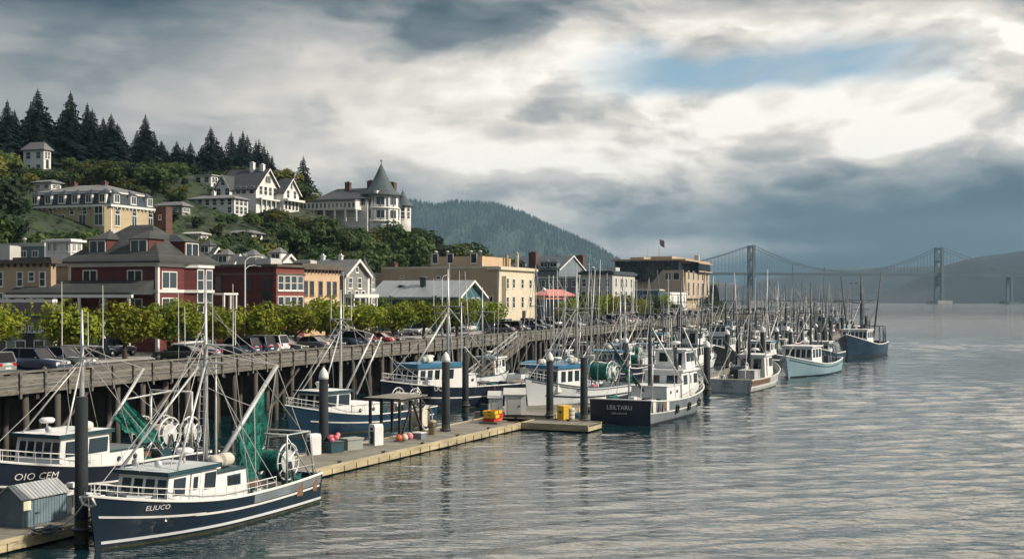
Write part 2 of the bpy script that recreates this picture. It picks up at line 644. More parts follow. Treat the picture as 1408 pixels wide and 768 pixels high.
def water_mat():
    m = bpy.data.materials.new('river_water')
    m.use_nodes = True
    t = NT(m.node_tree)
    b = t.n['Principled BSDF']
    geo = t.new('ShaderNodeNewGeometry')

    def layer(sx, sy, ang, detail, w, rough=0.5):
        mp = t.new('ShaderNodeMapping')
        mp.inputs['Rotation'].default_value = (0, 0, R(ang))
        mp.inputs['Scale'].default_value = (sx, sy, 1)
        t.l.new(geo.outputs['Position'], mp.inputs['Vector'])
        return t.mul(t.noise(mp.outputs[0], 1.0, detail, rough, 0.3), w)
    h = t.add(layer(0.5, 1.3, -10, 3, 0.30), layer(1.8, 3.8, 14, 2, 0.11))
    patch = t.step(t.noise(geo.outputs['Position'], 0.018, 3, 0.55), 0.35, 0.65, 0.72, 1.15)
    bp = t.new('ShaderNodeBump')
    bp.inputs['Strength'].default_value = 1.0
    bp.inputs['Distance'].default_value = 1.0
    sy = t.new('ShaderNodeSeparateXYZ')
    t.l.new(geo.outputs['Position'], sy.inputs[0])
    open_water = t.add(t.step(sy.outputs[1], 160, 700, WAVE, 1.3), t.step(sy.outputs[1], 500, 860, 0.0, 2.2))          # rougher out in the fairway
    t.l.new(t.mul(h, t.mul(patch, open_water)), bp.inputs['Height'])
    t.l.new(bp.outputs[0], b.inputs['Normal'])
    b.inputs['Base Color'].default_value = (0.006, 0.026, 0.034, 1)
    b.inputs['Roughness'].default_value = 0.07
    b.inputs['IOR'].default_value = 1.48
    b.inputs['Specular IOR Level'].default_value = 0.5
    return m


WAVE = 0.26


def water_mesh():
    """one sheet: a finely waved inner part in front of the town, flat out to the horizon"""
    rng = np.random.default_rng(12)
    X0, X1, Y0, Y1 = -64.0, 190.0, 34.0, 820.0
    xs = np.arange(X0, X1 + .1, 0.46)
    ys = [Y0]
    while ys[-1] < Y1:
        ys.append(ys[-1] + max(0.20, ys[-1] * 0.0036))
    ys = np.array(ys)
    X, Y = np.meshgrid(xs, ys)
    Z = np.zeros_like(X)
    gust = 0.70 + 0.40 * np.sin(X * .021 + Y * .013 + 1.0) * np.sin(X * .009 - Y * .027) + 0.22 * np.sin(X * .05 - Y * .043 + 2)
    dy = np.maximum(0.20, Y * 0.0036)
    for i in range(52):
        lam = 0.85 * (5.5 / 0.85) ** (rng.random() ** 1.2)
        th = math.pi / 2 + 0.25 + rng.normal(0, 0.36)
        k = 2 * math.pi / lam
        amp = WSLOPE / k * (1.25 if lam < 2.5 else 0.85)
        fade = np.clip((lam / dy - 2.4) / 2.5, 0, 1) * np.clip((lam / .46 / max(.12, abs(math.cos(th))) - 2.4) / 2.5, 0, 1)
        warp = .35 * np.sin(X * .11 + i) + .35 * np.sin(Y * .07 + 2.1 * i)
        ph = k * (X * math.cos(th) + Y * math.sin(th)) + rng.random() * 6.28 + warp
        s_ = np.sin(ph)
        Z += amp * fade * (s_ + 0.22 * np.cos(2 * ph))
    Z *= gust
    edge = np.minimum.reduce([X - X0, X1 - X, (Y - Y0) * 2, (Y1 - Y) / 6])
    Z *= np.clip(edge / 5.0, 0, 1)
    Z[:, 0] = Z[:, -1] = 0
    Z[0, :] = Z[-1, :] = 0
    nx, ny = len(xs), len(ys)
    V_ = np.stack([X, Y, Z], -1).reshape(-1, 3)
    idx = np.arange(nx * ny).reshape(ny, nx)
    F_ = np.stack([idx[:-1, :-1], idx[:-1, 1:], idx[1:, 1:], idx[1:, :-1]], -1).reshape(-1, 4)
    far = np.array([[-9000, -400, 0], [9000, -400, 0], [9000, 9000, 0], [-9000, 9000, 0]], float)
    n0 = len(V_)
    c = [idx[0, 0], idx[0, -1], idx[-1, -1], idx[-1, 0]]
    R_ = np.array([[n0, n0 + 1, c[1], c[0]], [n0 + 1, n0 + 2, c[2], c[1]], [n0 + 2, n0 + 3, c[3], c[2]], [n0 + 3, n0, c[0], c[3]]])
    V_ = np.concatenate([V_, far])
    F_ = np.concatenate([F_, R_])
    me = bpy.data.meshes.new('water')
    me.vertices.add(len(V_))
    me.vertices.foreach_set('co', V_.ravel().astype(np.float32))
    me.loops.add(F_.size)
    me.loops.foreach_set('vertex_index', F_.ravel().astype(np.int32))
    me.polygons.add(len(F_))
    me.polygons.foreach_set('loop_start', np.arange(0, F_.size, 4, dtype=np.int32))
    me.polygons.foreach_set('loop_total', np.full(len(F_), 4, dtype=np.int32))
    me.polygons.foreach_set('use_smooth', np.ones(len(F_), dtype=bool))
    me.update(calc_edges=True)
    me.materials.append(water_mat())
    return me


WSLOPE = 0.047
structure(obj('water', water_mesh()))

A_PTS = [(-200, 12), (0, 14), (60, 18), (116, 25), (168, 34), (200, 38), (222, 36), (247, 28), (278, 22), (308, 14), (360, 5), (430, 0)]


def land_h(u, v):
    a = np.interp(u, [p[0] for p in A_PTS], [p[1] for p in A_PTS])
    t = min(1, max(0, (v - 47) / 105))
    s = 1 - (1 - t) ** 2
    ext = max(0, v - 152) * 0.10 * min(1, a / 30)
    wob = (math.sin(u * 0.13 + v * 0.07) + math.sin(u * 0.05 - v * 0.17)) * 0.45 * min(1, t * 6)
    return 4.6 + a * s + ext + wob


def ground_mat():
    m = bpy.data.materials.new('ground')
    m.use_nodes = True
    t = NT(m.node_tree)
    b = t.n['Principled BSDF']
    geo = t.new('ShaderNodeNewGeometry')
    s = t.new('ShaderNodeSeparateXYZ')
    t.l.new(geo.outputs['Position'], s.inputs[0])
    n1 = t.noise(geo.outputs['Position'], 0.25, 6, 0.65)
    n2 = t.noise(geo.outputs['Position'], 0.06, 5, 0.6)
    green = t.ramp(n1, [(0.3, (0.010, 0.020, 0.009)), (0.55, (0.026, 0.045, 0.017)), (0.75, (0.065, 0.075, 0.034))])
    grey = t.ramp(n2, [(0.3, (0.10, 0.10, 0.10)), (0.7, (0.20, 0.20, 0.19))])
    k = t.step(t.add(s.outputs[2], t.mul(n1, 1.0)), 5.4, 6.2)
    t.l.new(t.mix(k, grey, green), b.inputs['Base Color'])
    b.inputs['Roughness'].default_value = 0.9
    return m


gm = MB()
us = list(range(-150, 431, 8)) + [430]
vs = [7.6, 15, 25, 40, 47] + [47 + 6 * k for k in range(1, 30)] + [260, 330, 430, 560]
gm.smooth = True
gm.loft([[uv(u, v, land_h(u, v)) for v in vs] for u in us])
structure(gm.build('ground', ground_mat()))

pm = MB()
pm.loft([[uv(u, v, 4.604) for v in (7.7, 14.6)] for u in (-70, 428)])
structure(pm.build('parking_lot', ASPHALT))
pm = MB()
pm.loft([[uv(u, v, 4.604) for v in (18.4, 24.5)] for u in (24, 428)])
structure(pm.build('road', ASPHALT))
pm = MB()
pm.loft([[uv(u, v, 4.604) for v in (14.6, 44)] for u in (-70, 23.8)])
structure(pm.build('side_parking_lot', ASPHALT))
pm = MB()
m3 = Matrix.Rotation(ROT, 3, 'Z')
pm.box(uv(226, 16.5, 4.665), (404, 3.7, 0.13), m=m3)
structure(pm.build('pavement', CONCRETE))
pm = MB()
for k in range(-18, 150):
    pm.box(uv(k * 2.7, 10.0, 4.6085), (0.10, 4.4, 0.001), m=m3)
LINE = mat('road_marking_paint', (0.6, 0.6, 0.57), 0.8, 0.25, 2.0)
structure(pm.build('parking_markings', LINE))

# far shores and the wooded ridge
HAZEGREEN = mat('far_forest', (0.022, 0.048, 0.040), 0.95, 0.45, 0.012)
FARHILL = mat('far_hill', (0.004, 0.020, 0.034), 0.95, 0.4, 0.004)


def ridge_mesh(pts, Z, depth, seed, rows=9, jig=1.0):
    """a hill whose crest passes the given pixels at the distance Z; it has a front and a back slope"""
    rnd = random.Random(seed)
    mb = MB()
    mb.smooth = True
    rings = []
    for k in range(rows * 2 - 1):
        q = (k - (rows - 1)) / (rows - 1)           # -1 front foot, 0 crest, 1 back foot
        ring = []
        for i, (x, y) in enumerate(pts):
            c = at(x, y, Z)
            prof = (1 - abs(q)) ** 0.85
            h = (c.z + 1) * prof - 1 + (rnd.uniform(-1, 1) * c.z * 0.045 * jig if 0 < abs(q) < 1 else 0)
            ring.append((c.x * (1 + q * depth * 0.3 / Z), Z + q * depth, h))
        rings.append(ring)
    mb.loft(rings)
    return mb


def dense(pts, step):
    out = []
    x = pts[0][0]
    while x <= pts[-1][0]:
        out.append((x, float(np.interp(x, [p[0] for p in pts], [p[1] for p in pts]))))
        x += step
    return out


RZ = 4500
RIDGE = [(150, 330), (350, 300), (480, 285), (540, 281), (572, 280), (600, 286), (625, 281), (680, 284), (720, 297), (760, 316), (800, 333), (830, 349), (856, 365), (880, 380), (905, 398), (925, 410)]
rp = dense(RIDGE, 12)
structure(ridge_mesh(rp, RZ, 800, 5).build('wooded_ridge_terrain', HAZEGREEN))
rnd = random.Random(11)
fm = MB()
for i in range(5200):
    q = -rnd.random() ** 1.5 * 0.85
    if i < 1100:
        q = rnd.uniform(-0.035, 0.01)
    x = rnd.uniform(520, 915)
    y = float(np.interp(x, [p[0] for p in RIDGE], [p[1] for p in RIDGE]))
    c = at(x, y, RZ)
    base = Vector((c.x * (1 + q * 800 * 0.3 / RZ), RZ + q * 800, (c.z + 1) * (1 - abs(q)) ** 0.85 - 7))
    h = rnd.uniform(15, 32)
    r = h * rnd.uniform(0.17, 0.26)
    a0 = rnd.uniform(0, 6)
    k = fm.addv([base + Vector((math.cos(a0 + j * 1.257) * r, math.sin(a0 + j * 1.257) * r, 0)) for j in range(5)] + [base + Vector((0, 0, h))])
    for j in range(5):
        fm.face((k + j, k + (j + 1) % 5, k + 5))
o = fm.build('ridge_forest', HAZEGREEN)
o['kind'] = 'stuff'
tag(o, 'forest', label='hazy conifer forest covering the ridge behind the town')

for nm, pts, Z, dep, sd in (
        ('far_right_hill', [(1150, 412), (1200, 404), (1240, 392), (1275, 374), (1310, 361), (1350, 352), (1400, 346), (1470, 333), (1600, 300), (1800, 280), (2000, 290)], 2500, 320, 2),
        ('far_middle_hills', [(930, 412), (985, 400), (1040, 388), (1090, 378), (1140, 374), (1180, 371), (1215, 366), (1245, 367), (1290, 365), (1330, 368), (1500, 360), (1700, 372)], 3300, 400, 3),
        ('far_left_hills', [(780, 411), (850, 402), (910, 396), (985, 398), (1050, 384), (1120, 372), (1165, 366), (1190, 368), (1240, 380), (1320, 390), (1500, 398)], 5000, 600, 4)):
    structure(ridge_mesh(dense(pts, 14), Z, dep, sd).build(nm, FARHILL))

# the suspension bridge
BRIDGE = mat('bridge_steel', (0.075, 0.11, 0.13), 0.7, 0.2, 0.02)
BZ1, BZ2 = 1900.0, 1985.0
T1 = at(1033, HY, BZ1)
T2 = at(1291, HY, BZ2)
bd = (T2 - T1)
bspan = bd.length
bdir = bd.normalized()
bn = Vector((-bdir.y, bdir.x, 0))
br = thing('suspension_bridge', 'bridge', (T1.x, T1.y, 0), math.atan2(bdir.y, bdir.x), label='long grey suspension bridge with two towers crossing the river')
DK = 46.8                      # deck level
top1, top2 = 10 + 72 / FPX * BZ1, 10 + 69 / FPX * BZ2
HW = 8.5


def tower(x, topz):
    leg = None
    for s in (-1, 1):
        m = MB()
        m.box((x, s * HW, topz / 2 - 2), (5.2, 4.4, topz + 4), taper=0.8)
        leg = m.build('tower_leg', BRIDGE, br)
    for z in (DK - 16, DK - 3, DK + 21, topz - 2.5):
        MB().box((x, 0, z), (3.4, 2 * HW - 4.45, 3.4)).build('tower_crossbeam', BRIDGE, br)
    m = MB()
    for z0, z1 in ((DK - 14, DK - 5), (DK - 1, DK + 19), (DK + 23, topz - 5), (6, DK - 18)):
        m.bar((x, -HW + 2.4, z0), (x, HW - 2.4, z1), 1.1)
        m.bar((x + 1.2, -HW + 2.4, z1), (x + 1.2, HW - 2.4, z0), 1.1)
    m.build('tower_bracing', BRIDGE, br)
    m = MB()
    m.prism([(x - 13, -17), (x + 13, -17), (x + 17, 0), (x + 13, 17), (x - 13, 17), (x - 17, 0)], -2, 5.5)
    m.build('tower_pier', CONCRETE, br)


tower(0, top1)
tower(bspan, top2)
m = MB()
m.b2((-bspan * 1.3, -HW + 2.3, DK - 2.6), (bspan * 1.9, HW - 2.3, DK))
m.build('deck', BRIDGE, br)
m = MB()
for s in (-1, 1):
    m.b2((-bspan * 1.3, s * (HW - 2.2) - 0.1, DK + 0.01), (bspan * 1.9, s * (HW - 2.2) + 0.1, DK + 1.6))
m.build('parapet', BRIDGE, br)


def cable_z(x):
    if 0 <= x <= bspan:
        q = x / bspan
        sag = 4 * q * (1 - q)
        return (top1 + (top2 - top1) * q) - sag * ((top1 + top2) / 2 - DK - 4.5)
    if x < 0:
        q = min(1, -x / (bspan * 0.58))
        return top1 + (DK - top1) * q - 4 * q * (1 - q) * 6
    q = min(1, (x - bspan) / (bspan * 0.58))
    return top2 + (DK - top2) * q - 4 * q * (1 - q) * 6


for s in (-1, 1):
    m = MB()
    n = 70
    m.path([(x, s * HW, cable_z(x)) for x in [-bspan * 0.58 + (bspan * 2.16) * k / n for k in range(n + 1)]], 0.55, 5)
    m.build('main_cable', BRIDGE, br)
x = -bspan * 0.56
hang = []
while x < bspan * 1.56:
    if cable_z(x) > DK + 2 and abs(x) > 6 and abs(x - bspan) > 6:
        hang += [(x, -1), (x, 1)]
    x += 6.0
m = MB()
for i, (x, s_) in enumerate(hang):
    if i >= 100:
        m.box((x, s_ * HW, (cable_z(x) + DK) / 2), (0.28, 0.28, cable_z(x) - DK))
    else:
        MB().box((x, s_ * HW, (cable_z(x) + DK) / 2), (0.28, 0.28, cable_z(x) - DK)).build('hanger_cable', BRIDGE, br)
if m.v:
    m.build('further_hanger_cables', BRIDGE, br)['kind'] = 'stuff'
for k in (1.40, 1.58, 1.76):
    m = MB()
    for s in (-1, 1):
        m.box((bspan * k, s * 5, DK / 2 - 2.5), (4.5, 3.5, DK - 0.2), taper=0.8)
    m.box((bspan * k, 0, DK - 6), (3, 6.3, 3))
    m.box((bspan * k, 0, 1), (20, 26, 5))
    m.build('approach_pier', BRIDGE, br)

# hazy air
hz = MB()
hz.b2((-6500, -60, -1.5), (6500, 7500, 470))
hm = bpy.data.materials.new('hazy_air')
hm.use_nodes = True
t = NT(hm.node_tree)
t.n.remove(t.n['Principled BSDF'])
pv = t.new('ShaderNodeVolumePrincipled')
pv.inputs['Color'].default_value = (0.42, 0.68, 0.92, 1)
pv.inputs['Density'].default_value = HAZE_D if 'HAZE_D' in globals() else 0.00009
pv.inputs['Anisotropy'].default_value = 0.5
t.l.new(pv.outputs[0], t.n['Material Output'].inputs['Volume'])
hm.cycles.homogeneous_volume = True
hzo = hz.build('haze', hm)
hzo['kind'] = 'stuff'
tag(hzo, 'haze', label='thin blue haze fading the far hills and bridge')

# ------------------------------------------------------------------ seawall and the timber pier
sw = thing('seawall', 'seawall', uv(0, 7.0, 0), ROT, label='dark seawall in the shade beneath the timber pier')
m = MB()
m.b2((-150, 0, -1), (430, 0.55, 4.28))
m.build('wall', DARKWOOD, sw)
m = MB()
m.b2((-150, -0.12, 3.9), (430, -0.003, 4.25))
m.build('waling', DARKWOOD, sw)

pier = thing('pier', 'pier', uv(0, 0, 0), ROT, label='long weathered timber pier on piles in front of the town')
PU0, PU1 = -45.0, 430.0
m = MB()
m.b2((PU0, 0.0, 4.34), (PU1, 7.55, 4.6))
m.build('deck', PLANK, pier)
m = MB()
m.b2((PU0, -0.12, 4.30), (PU1, -0.003, 4.56))
m.build('edge_beam', RAILWOOD, pier)
m = MB()
k = PU0 + 0.5
while k < 300:
    m.b2((k, 0.1, 3.9), (k + 0.3, 7.0, 4.335))
    k += 3.4
o = m.build('cross_beams', DARKWOOD, pier)
for nm, z0, z1 in (('top_rail', 5.55, 5.66), ('rail_board', 5.24, 5.44), ('rail_board', 4.86, 5.08)):
    m = MB()
    if nm == 'top_rail':
        m.b2((PU0, -0.2, z0), (PU1, 0.08, z1))
    else:
        m.b2((PU0, -0.06, z0), (PU1, -0.004, z1))
    m.build(nm, RAILWOOD, pier)
pm = MB().b2((-0.09, -0.20, 4.05), (0.09, -0.062, 5.549)).mesh('rail_post', RAILWOOD)
for k in range(100):
    obj('rail_post', pm, pier, (-20 + k * 2.15, 0, 0))
m = MB()
k = -20 + 100 * 2.15
while k < PU1:
    m.b2((k - 0.09, -0.20, 4.05), (k + 0.09, -0.062, 5.549))
    k += 2.15
m.build('far_rail_posts', RAILWOOD, pier)['kind'] = 'stuff'
pls = []
rnd = random.Random(3)
for i in range(4):
    r = rnd.uniform(0.20, 0.26)
    m = MB()
    m.path([(0, 0, -1.5), (rnd.uniform(-.05, .05), rnd.uniform(-.05, .05), 1.5), (0, 0, 4.3)], [r * 1.1, r * 1.03, r * 0.95], 9)
    pls.append(m.mesh('pile', PILEWOOD))
spots = [(-18 + k * 2.9 + rnd.uniform(-.5, .5), 0.42) for k in range(66)] + [(-16 + k * 3.4 + rnd.uniform(-.5, .5), 3.4) for k in range(34)]
for i, (a, b) in enumerate(spots):
    obj('pile', pls[i % 4], pier, (a, b, 0), rnd.uniform(0, 6))
m = MB()
a = -18 + 66 * 2.9
while a < 420:
    m.path([(a, 0.42, -1.5), (a, 0.42, 4.3)], 0.24, 6)
    a += 3.3
m.build('far_piles', PILEWOOD, pier)['kind'] = 'stuff'
a = 4.0
while a < 200:
    b = a + rnd.uniform(3.5, 6)
    if rnd.random() < 0.55:
        MB().bar((a, 0.15, 0.8), (b, 0.15, 4.0), 0.14).build('brace', PILEWOOD, pier)
    a += 8.7

# gangway from the pier down to the floats
gw = thing('gangway', 'gangway', uv(70, -2.2, 0.75), label='sloping timber gangway with truss railings leading down from the pier')
p0 = Vector((0, 0, 0))
p1 = uv(89.5, -1.3, 4.62) - uv(70, -2.2, 0.75)
gd = (p1 - p0).normalized()
gs = Vector((gd.y, -gd.x, 0)).normalized()
m = MB()
m.bar(p0, p1, 1.5, 0.12)
m.build('walkway', PLANK, gw)
for s in (-1, 1):
    m = MB()
    off = gs * 0.8 * s
    n = 9
    for z in (0.03, 0.62, 1.15):
        m.bar(p0 + off + Vector((0, 0, z)), p1 + off + Vector((0, 0, z)), 0.13, 0.13)
    for k in range(n + 1):
        q = p0.lerp(p1, k / n) + off
        m.bar(q, q + Vector((0, 0, 1.15)), 0.10)
        if k < n:
            q2 = p0.lerp(p1, (k + 1) / n) + off
            m.bar(q + Vector((0, 0, 0.05)), q2 + Vector((0, 0, 1.1)), 0.07)
    m.build('truss_railing', ALU if s < 0 else RAILWOOD, gw)

# ------------------------------------------------------------------ floating docks and mooring piles
CLEAT = mat('black_cleat', (0.02, 0.02, 0.02), 0.5, 0.3, 3.0)


def dock(a, b, width, side, label, cleats=0, edge=FASCIAWOOD, z=0.5):
    """a float from a to b (its right-hand edge), reaching WIDTH to the left (side=1)"""
    a, b = Vector((a[0], a[1], 0)), Vector((b[0], b[1], 0))
    d = b - a
    L = d.length
    t = thing('floating_dock', 'dock', a, math.atan2(d.y, d.x), 'floating timber docks of the marina', label)
    y0, y1 = (0, width) if side > 0 else (-width, 0)
    m = MB()
    m.b2((0, y0 + 0.16, z - 0.10), (L, y1 - 0.16, z))
    m.build('deck', PLANK, t)
    for y in (y0, y1):
        m = MB()
        ya, yb = (y, y + 0.157) if y == y0 else (y - 0.157, y)
        m.b2((0, ya, z - 0.10), (L, yb, z + 0.06))
        m.b2((0, ya + 0.02, z - 0.42), (L, yb - 0.02, z - 0.102))
        k = 0.6
        yy = y0 - 0.012 if y == y0 else y1 + 0.012
        while k < L:
            m.box((k, yy, z - 0.25), (0.10, 0.05, 0.30))
            k += 1.3
        m.build('edge_timber', edge, t)
    for x in (0.08, L - 0.08):
        m = MB()
        m.b2((x - 0.075, y0 + 0.16, z - 0.42), (x + 0.075, y1 - 0.16, z - 0.104))
        m.build('end_timber', edge, t)
    m = MB()
    k = 0.5
    while k < L - 2:
        m.b2((k, y0 + 0.25, -0.4), (min(L - 0.3, k + 2.4), y1 - 0.25, z - 0.11))
        k += 3.0
    m.build('pontoons', DARKWOOD, t)
    for i in range(cleats):
        m = MB()
        x = L * (i + 0.6) / (cleats + 0.2)
        m.bar((x - 0.2, y0 + 0.3, z + 0.13), (x + 0.2, y0 + 0.3, z + 0.13), 0.07)
        m.box((x, y0 + 0.3, z + 0.05), (0.16, 0.1, 0.10))
        m.build('cleat', CLEAT, t)
    return t


MD = Vector((0.41, 0.912, 0)).normalized()
MP = Vector((-10.86, 68.1, 0))


def on_main(s, w=0.0, z=0.5):
    """point on the main float: s metres along its outer edge, w metres in from that edge"""
    p = MP + MD * s + Vector((-MD.y, MD.x, 0)) * w
    return Vector((p.x, p.y, z))


dock(on_main(-30), on_main(31), 4.3, 1, 'long floating dock with a yellowed timber edge carrying pumps and crates', 12)
dock(on_main(31.2, -5.4), on_main(31.2, 4.3), 3.0, 1, 'short cross float at the dock end with the yellow box', 2)
dock(on_main(34.4, 0.5), on_main(47, 0.5), 6.5, 1, 'wide float carrying the white dock sheds', 0)
fr = uv(58, -5.5)
to = uv(73, -5.2)
dock(fr, to, 4.2, 1, 'float under the foot of the gangway', 0, RAILWOOD)
dock((13, 112), (58, 238), 3.2, 1, 'outer dock run behind the rusty stern boat', 6, RAILWOOD)
dock((-2.5, 128), (36, 240), 2.6, 1, 'inner dock run between the moored boats and the pier', 0, RAILWOOD)
dock((60, 243), (96, 345), 3.0, 1, 'far dock run beside the farthest dark blue boat', 0, RAILWOOD)

CAPW = mat('white_pile_cap', (0.72, 0.72, 0.70), 0.5, 0.12, 2.0)
piles_px = [(112, 733, 545, 0, 'beside the corrugated dock shed'), (445, 623, 503, 1, 'beside the white pump cabinet with the flowers'),
            (613, 594, 482, 1, 'between the truss gantry and the red life rings'), (756, 574, 482, 1, 'in front of the white boat with the blue roof'),
            (803, 580, 491, 0, 'beside the yellow dock box'), (972, 537, 467, 1, 'between the white stern boat and the rusty stern boat'),
            (640, 560, 484, 0, 'behind the dark navy boat'), (918, 508, 455, 1, 'behind the tall white wheelhouse'), (1049, 515, 448, 1, 'behind the rusty stern boat'),
            (1068, 494, 449, 1, 'behind the pale blue boat'), (1087, 490, 450, 1, 'behind the pale blue boat'), (1142, 482, 440, 0, 'beside the small blue boat'),
            (1133, 478, 436, 0, 'beside the small blue boat'), (1102, 478, 442, 0, 'among the far masts'), (1122, 474, 444, 1, 'among the far masts'),
            (1191, 470, 434, 0, 'beside the farthest dark blue boat'), (1158, 470, 436, 0, 'beside the farthest dark blue boat'), (1172, 474, 441, 0, 'beside the farthest dark blue boat'),
            (860, 520, 462, 1, 'among the boats below the pier'), (1015, 497, 448, 0, 'among the boats below the pier'), (1000, 505, 452, 1, 'among the boats below the pier')]
for x, yb, yt, cap, place in piles_px:
    p = on_level(x, yb, 0.4)
    top = CAMH + (HY - yt) / FPX * p.y
    t = thing('mooring_pile', 'mooring pile', (p.x, p.y, 0), 0, 'tall mooring piles standing in the floats')
    r = 0.27 if p.y < 70 else 0.30 if p.y < 120 else 0.36
    m = MB()
    m.path([(0, 0, -2.5), (0, 0, 1.0), (0, 0, top - (0.8 if cap else 0))], [r, r, r * 0.94], 14)
    m.build('post', DOLPHIN, t)
    m = MB()
    m.path([(r * 1.25 * math.cos(a), r * 1.25 * math.sin(a), 0.62) for a in [2 * math.pi * k / 14 for k in range(14)]], 0.07, 5, closed=True)
    m.build('pile_hoop', DARKSTEEL, t)
    MB().path([(0, 0, -.6), (0, 0, .35), (0, 0, 1.0)], [r * 1.05, r * 1.07, r * 1.01], 14).build('tide_band', SLIME, t)
    if cap:
        m = MB()
        m.lathe([(r * 1.03, top - 0.8), (r * 1.03, top - 0.62), (r * 0.78, top - 0.35), (0.02, top - 0.05)], n=14)
        m.build('pile_cap', CAPW, t)
    lab(t, ('white capped' if cap else 'plain dark') + ' black mooring pile', place)

# ------------------------------------------------------------------ boats
def font_mesh(text, size, shear=0.0, extrude=0.0):
    cu = bpy.data.curves.new('lettering', 'FONT')
    cu.body = text
    cu.size = size
    cu.shear = shear
    cu.extrude = extrude
    cu.resolution_u = 2
    o = bpy.data.objects.new('lettering_source', cu)
    COL.objects.link(o)
    bpy.context.view_layer.update()
    me = bpy.data.meshes.new_from_object(o)
    bpy.data.objects.remove(o)
    bpy.data.curves.remove(cu)
    return me


class Boat:
    """x to the bow, y to port, z up from the waterline; the thing is an Empty amidships on the water"""
    def __init__(self, cat, bow, stern, label, place='', B=4.2, fs=1.3, fm=1.15, fb=2.2, hull=NAVY, rake=0.5, bulwark=0.55, tw=0.82, full=0.5, group='fishing boats moored at the floats', name='fishing_boat', wire=0.02):
        bow, stern = Vector((*bow[:2], 0)), Vector((*stern[:2], 0))
        d = bow - stern
        self.L, self.B = d.length, B
        self.fs, self.fm, self.fb, self.rake, self.bw, self.tw, self.full = fs, fm, fb, rake, bulwark, tw, full
        self.t = thing(name, cat, (bow + stern) / 2, math.atan2(d.y, d.x), group)
        if place:
            lab(self.t, label, place)
        else:
            self.t['label'] = label
        self.hm = hull
        self.wire = wire
        self.hull()

    def sheer(self, s):
        if s < 0.42:
            return self.fm + (self.fs - self.fm) * ((0.42 - s) / 0.42) ** 2
        return self.fm + (self.fb - self.fm) * ((s - 0.42) / 0.58) ** 1.9

    def half(self, s, k):
        """half breadth at station s; k=0 at the waterline, 1 at the sheer"""
        k = max(0.0, min(1.0, k))
        aft = self.tw + (1 - self.tw) * math.sin(min(1, s / 0.42) * math.pi / 2)
        if s <= self.full:
            a = b = 1.0
        else:
            q = (s - self.full) / (1 - self.full)
            a = max(0.0, 1 - q ** 1.75)
            b = max(0.0, 1 - q ** 2.7)
        e = k ** 0.8
        return self.B / 2 * aft * ((0.90 * a) * (1 - e) + b * e)

    def P(self, s, z, side, out=0.0):
        sh = self.sheer(s)
        k = z / sh
        x = -self.L / 2 + s * (self.L + self.rake * max(-0.2, k))
        y = self.half(s, k) + 0.02
        return Vector((x, side * (y + out), z))

    def hull(self):
        S = [0, .05, .12, .2, .3, .4, .5, .58, .66, .74, .8, .86, .91, .95, .98, 1.0]
        K = [-0.45, -0.05, 0.25, 0.5, 0.75, 1.0]
        m = MB()
        m.smooth = True
        for side in (1, -1):
            rings = []
            for s in S:
                sh = self.sheer(s)
                col = []
                for k in K:
                    z = k * sh if k > 0 else k
                    p = self.P(s, z, side)
                    if k < 0:
                        p.y *= 0.85 if k < -0.3 else 0.99
                    col.append(p)
                rings.append(col if side > 0 else col[::-1])
            m.loft(rings)
        m.smooth = False
        pts = [self.P(0, (k * self.sheer(0) if k > 0 else k), 1) for k in K]
        tr = [Vector((p.x, p.y * (0.85 if p.z < -0.3 else 1), p.z)) for p in pts]
        m.poly(tr + [Vector((p.x, -p.y, p.z)) for p in reversed(tr)])
        m.build('hull', self.hm, self.t)
        # bulwark inside and deck
        m = MB()
        m.smooth = True
        T = 0.09
        SI = [s for s in S if s < 0.985]

        def ins(s, z, side):
            p = self.P(s, min(z, self.sheer(s)), side)
            return Vector((max(p.x, -self.L / 2 + T) if s > 0 else -self.L / 2 + T, side * max(0.02, abs(p.y) - T), z))
        for side in (1, -1):
            r = [[ins(s, self.sheer(s) - self.bw, side), ins(s, self.sheer(s) - 0.005, side)] for s in SI]
            m.loft(r if side < 0 else [x[::-1] for x in r])
        m.smooth = False
        m.poly([ins(0, self.sheer(0) - self.bw, 1), ins(0, self.sheer(0) - 0.005, 1), ins(0, self.sheer(0) - 0.005, -1), ins(0, self.sheer(0) - self.bw, -1)])
        m.build('bulwark', self.hm, self.t)
        m = MB()
        m.loft([[ins(s, self.sheer(s) - self.bw + 0.01, -1), ins(s, self.sheer(s) - self.bw + 0.01, 1)] for s in SI])
        m.build('deck', DECKWOOD, self.t)

    def cap(self, material, w=0.07):
        S = [i / 28 for i in range(29)]
        m = MB()
        pts = [self.P(s, self.sheer(s), 1) for s in S] + [self.P(s, self.sheer(s), -1) for s in reversed(S[:-1])]
        m.path(pts, w, 5, closed=True)
        m.build('cap_rail', material, self.t)
        self.band('waterline_grime', SLIME, lambda s: 0.03, 0.0, 0.985, 0.16, 0.008)

    def band(self, name, material, zf, s0, s1, h, out=0.03, n=26, sides=(1, -1)):
        """a strake along the hull; zf(s) its middle height"""
        for side in sides:
            m = MB()
            rings = []
            for i in range(n + 1):
                s = s0 + (s1 - s0) * i / n
                z = zf(s)
                rings.append([self.P(s, z - h / 2, side, -0.02), self.P(s, z - h / 2, side, out), self.P(s, z + h / 2, side, out), self.P(s, z + h / 2, side, -0.02)])
            if side < 0:
                rings = [r[::-1] for r in rings]
            m.loft(rings)
            m.face((3, 2, 1, 0))
            k = len(m.v) - 4
            m.face((k, k + 1, k + 2, k + 3))
            m.build(name, material, self.t)

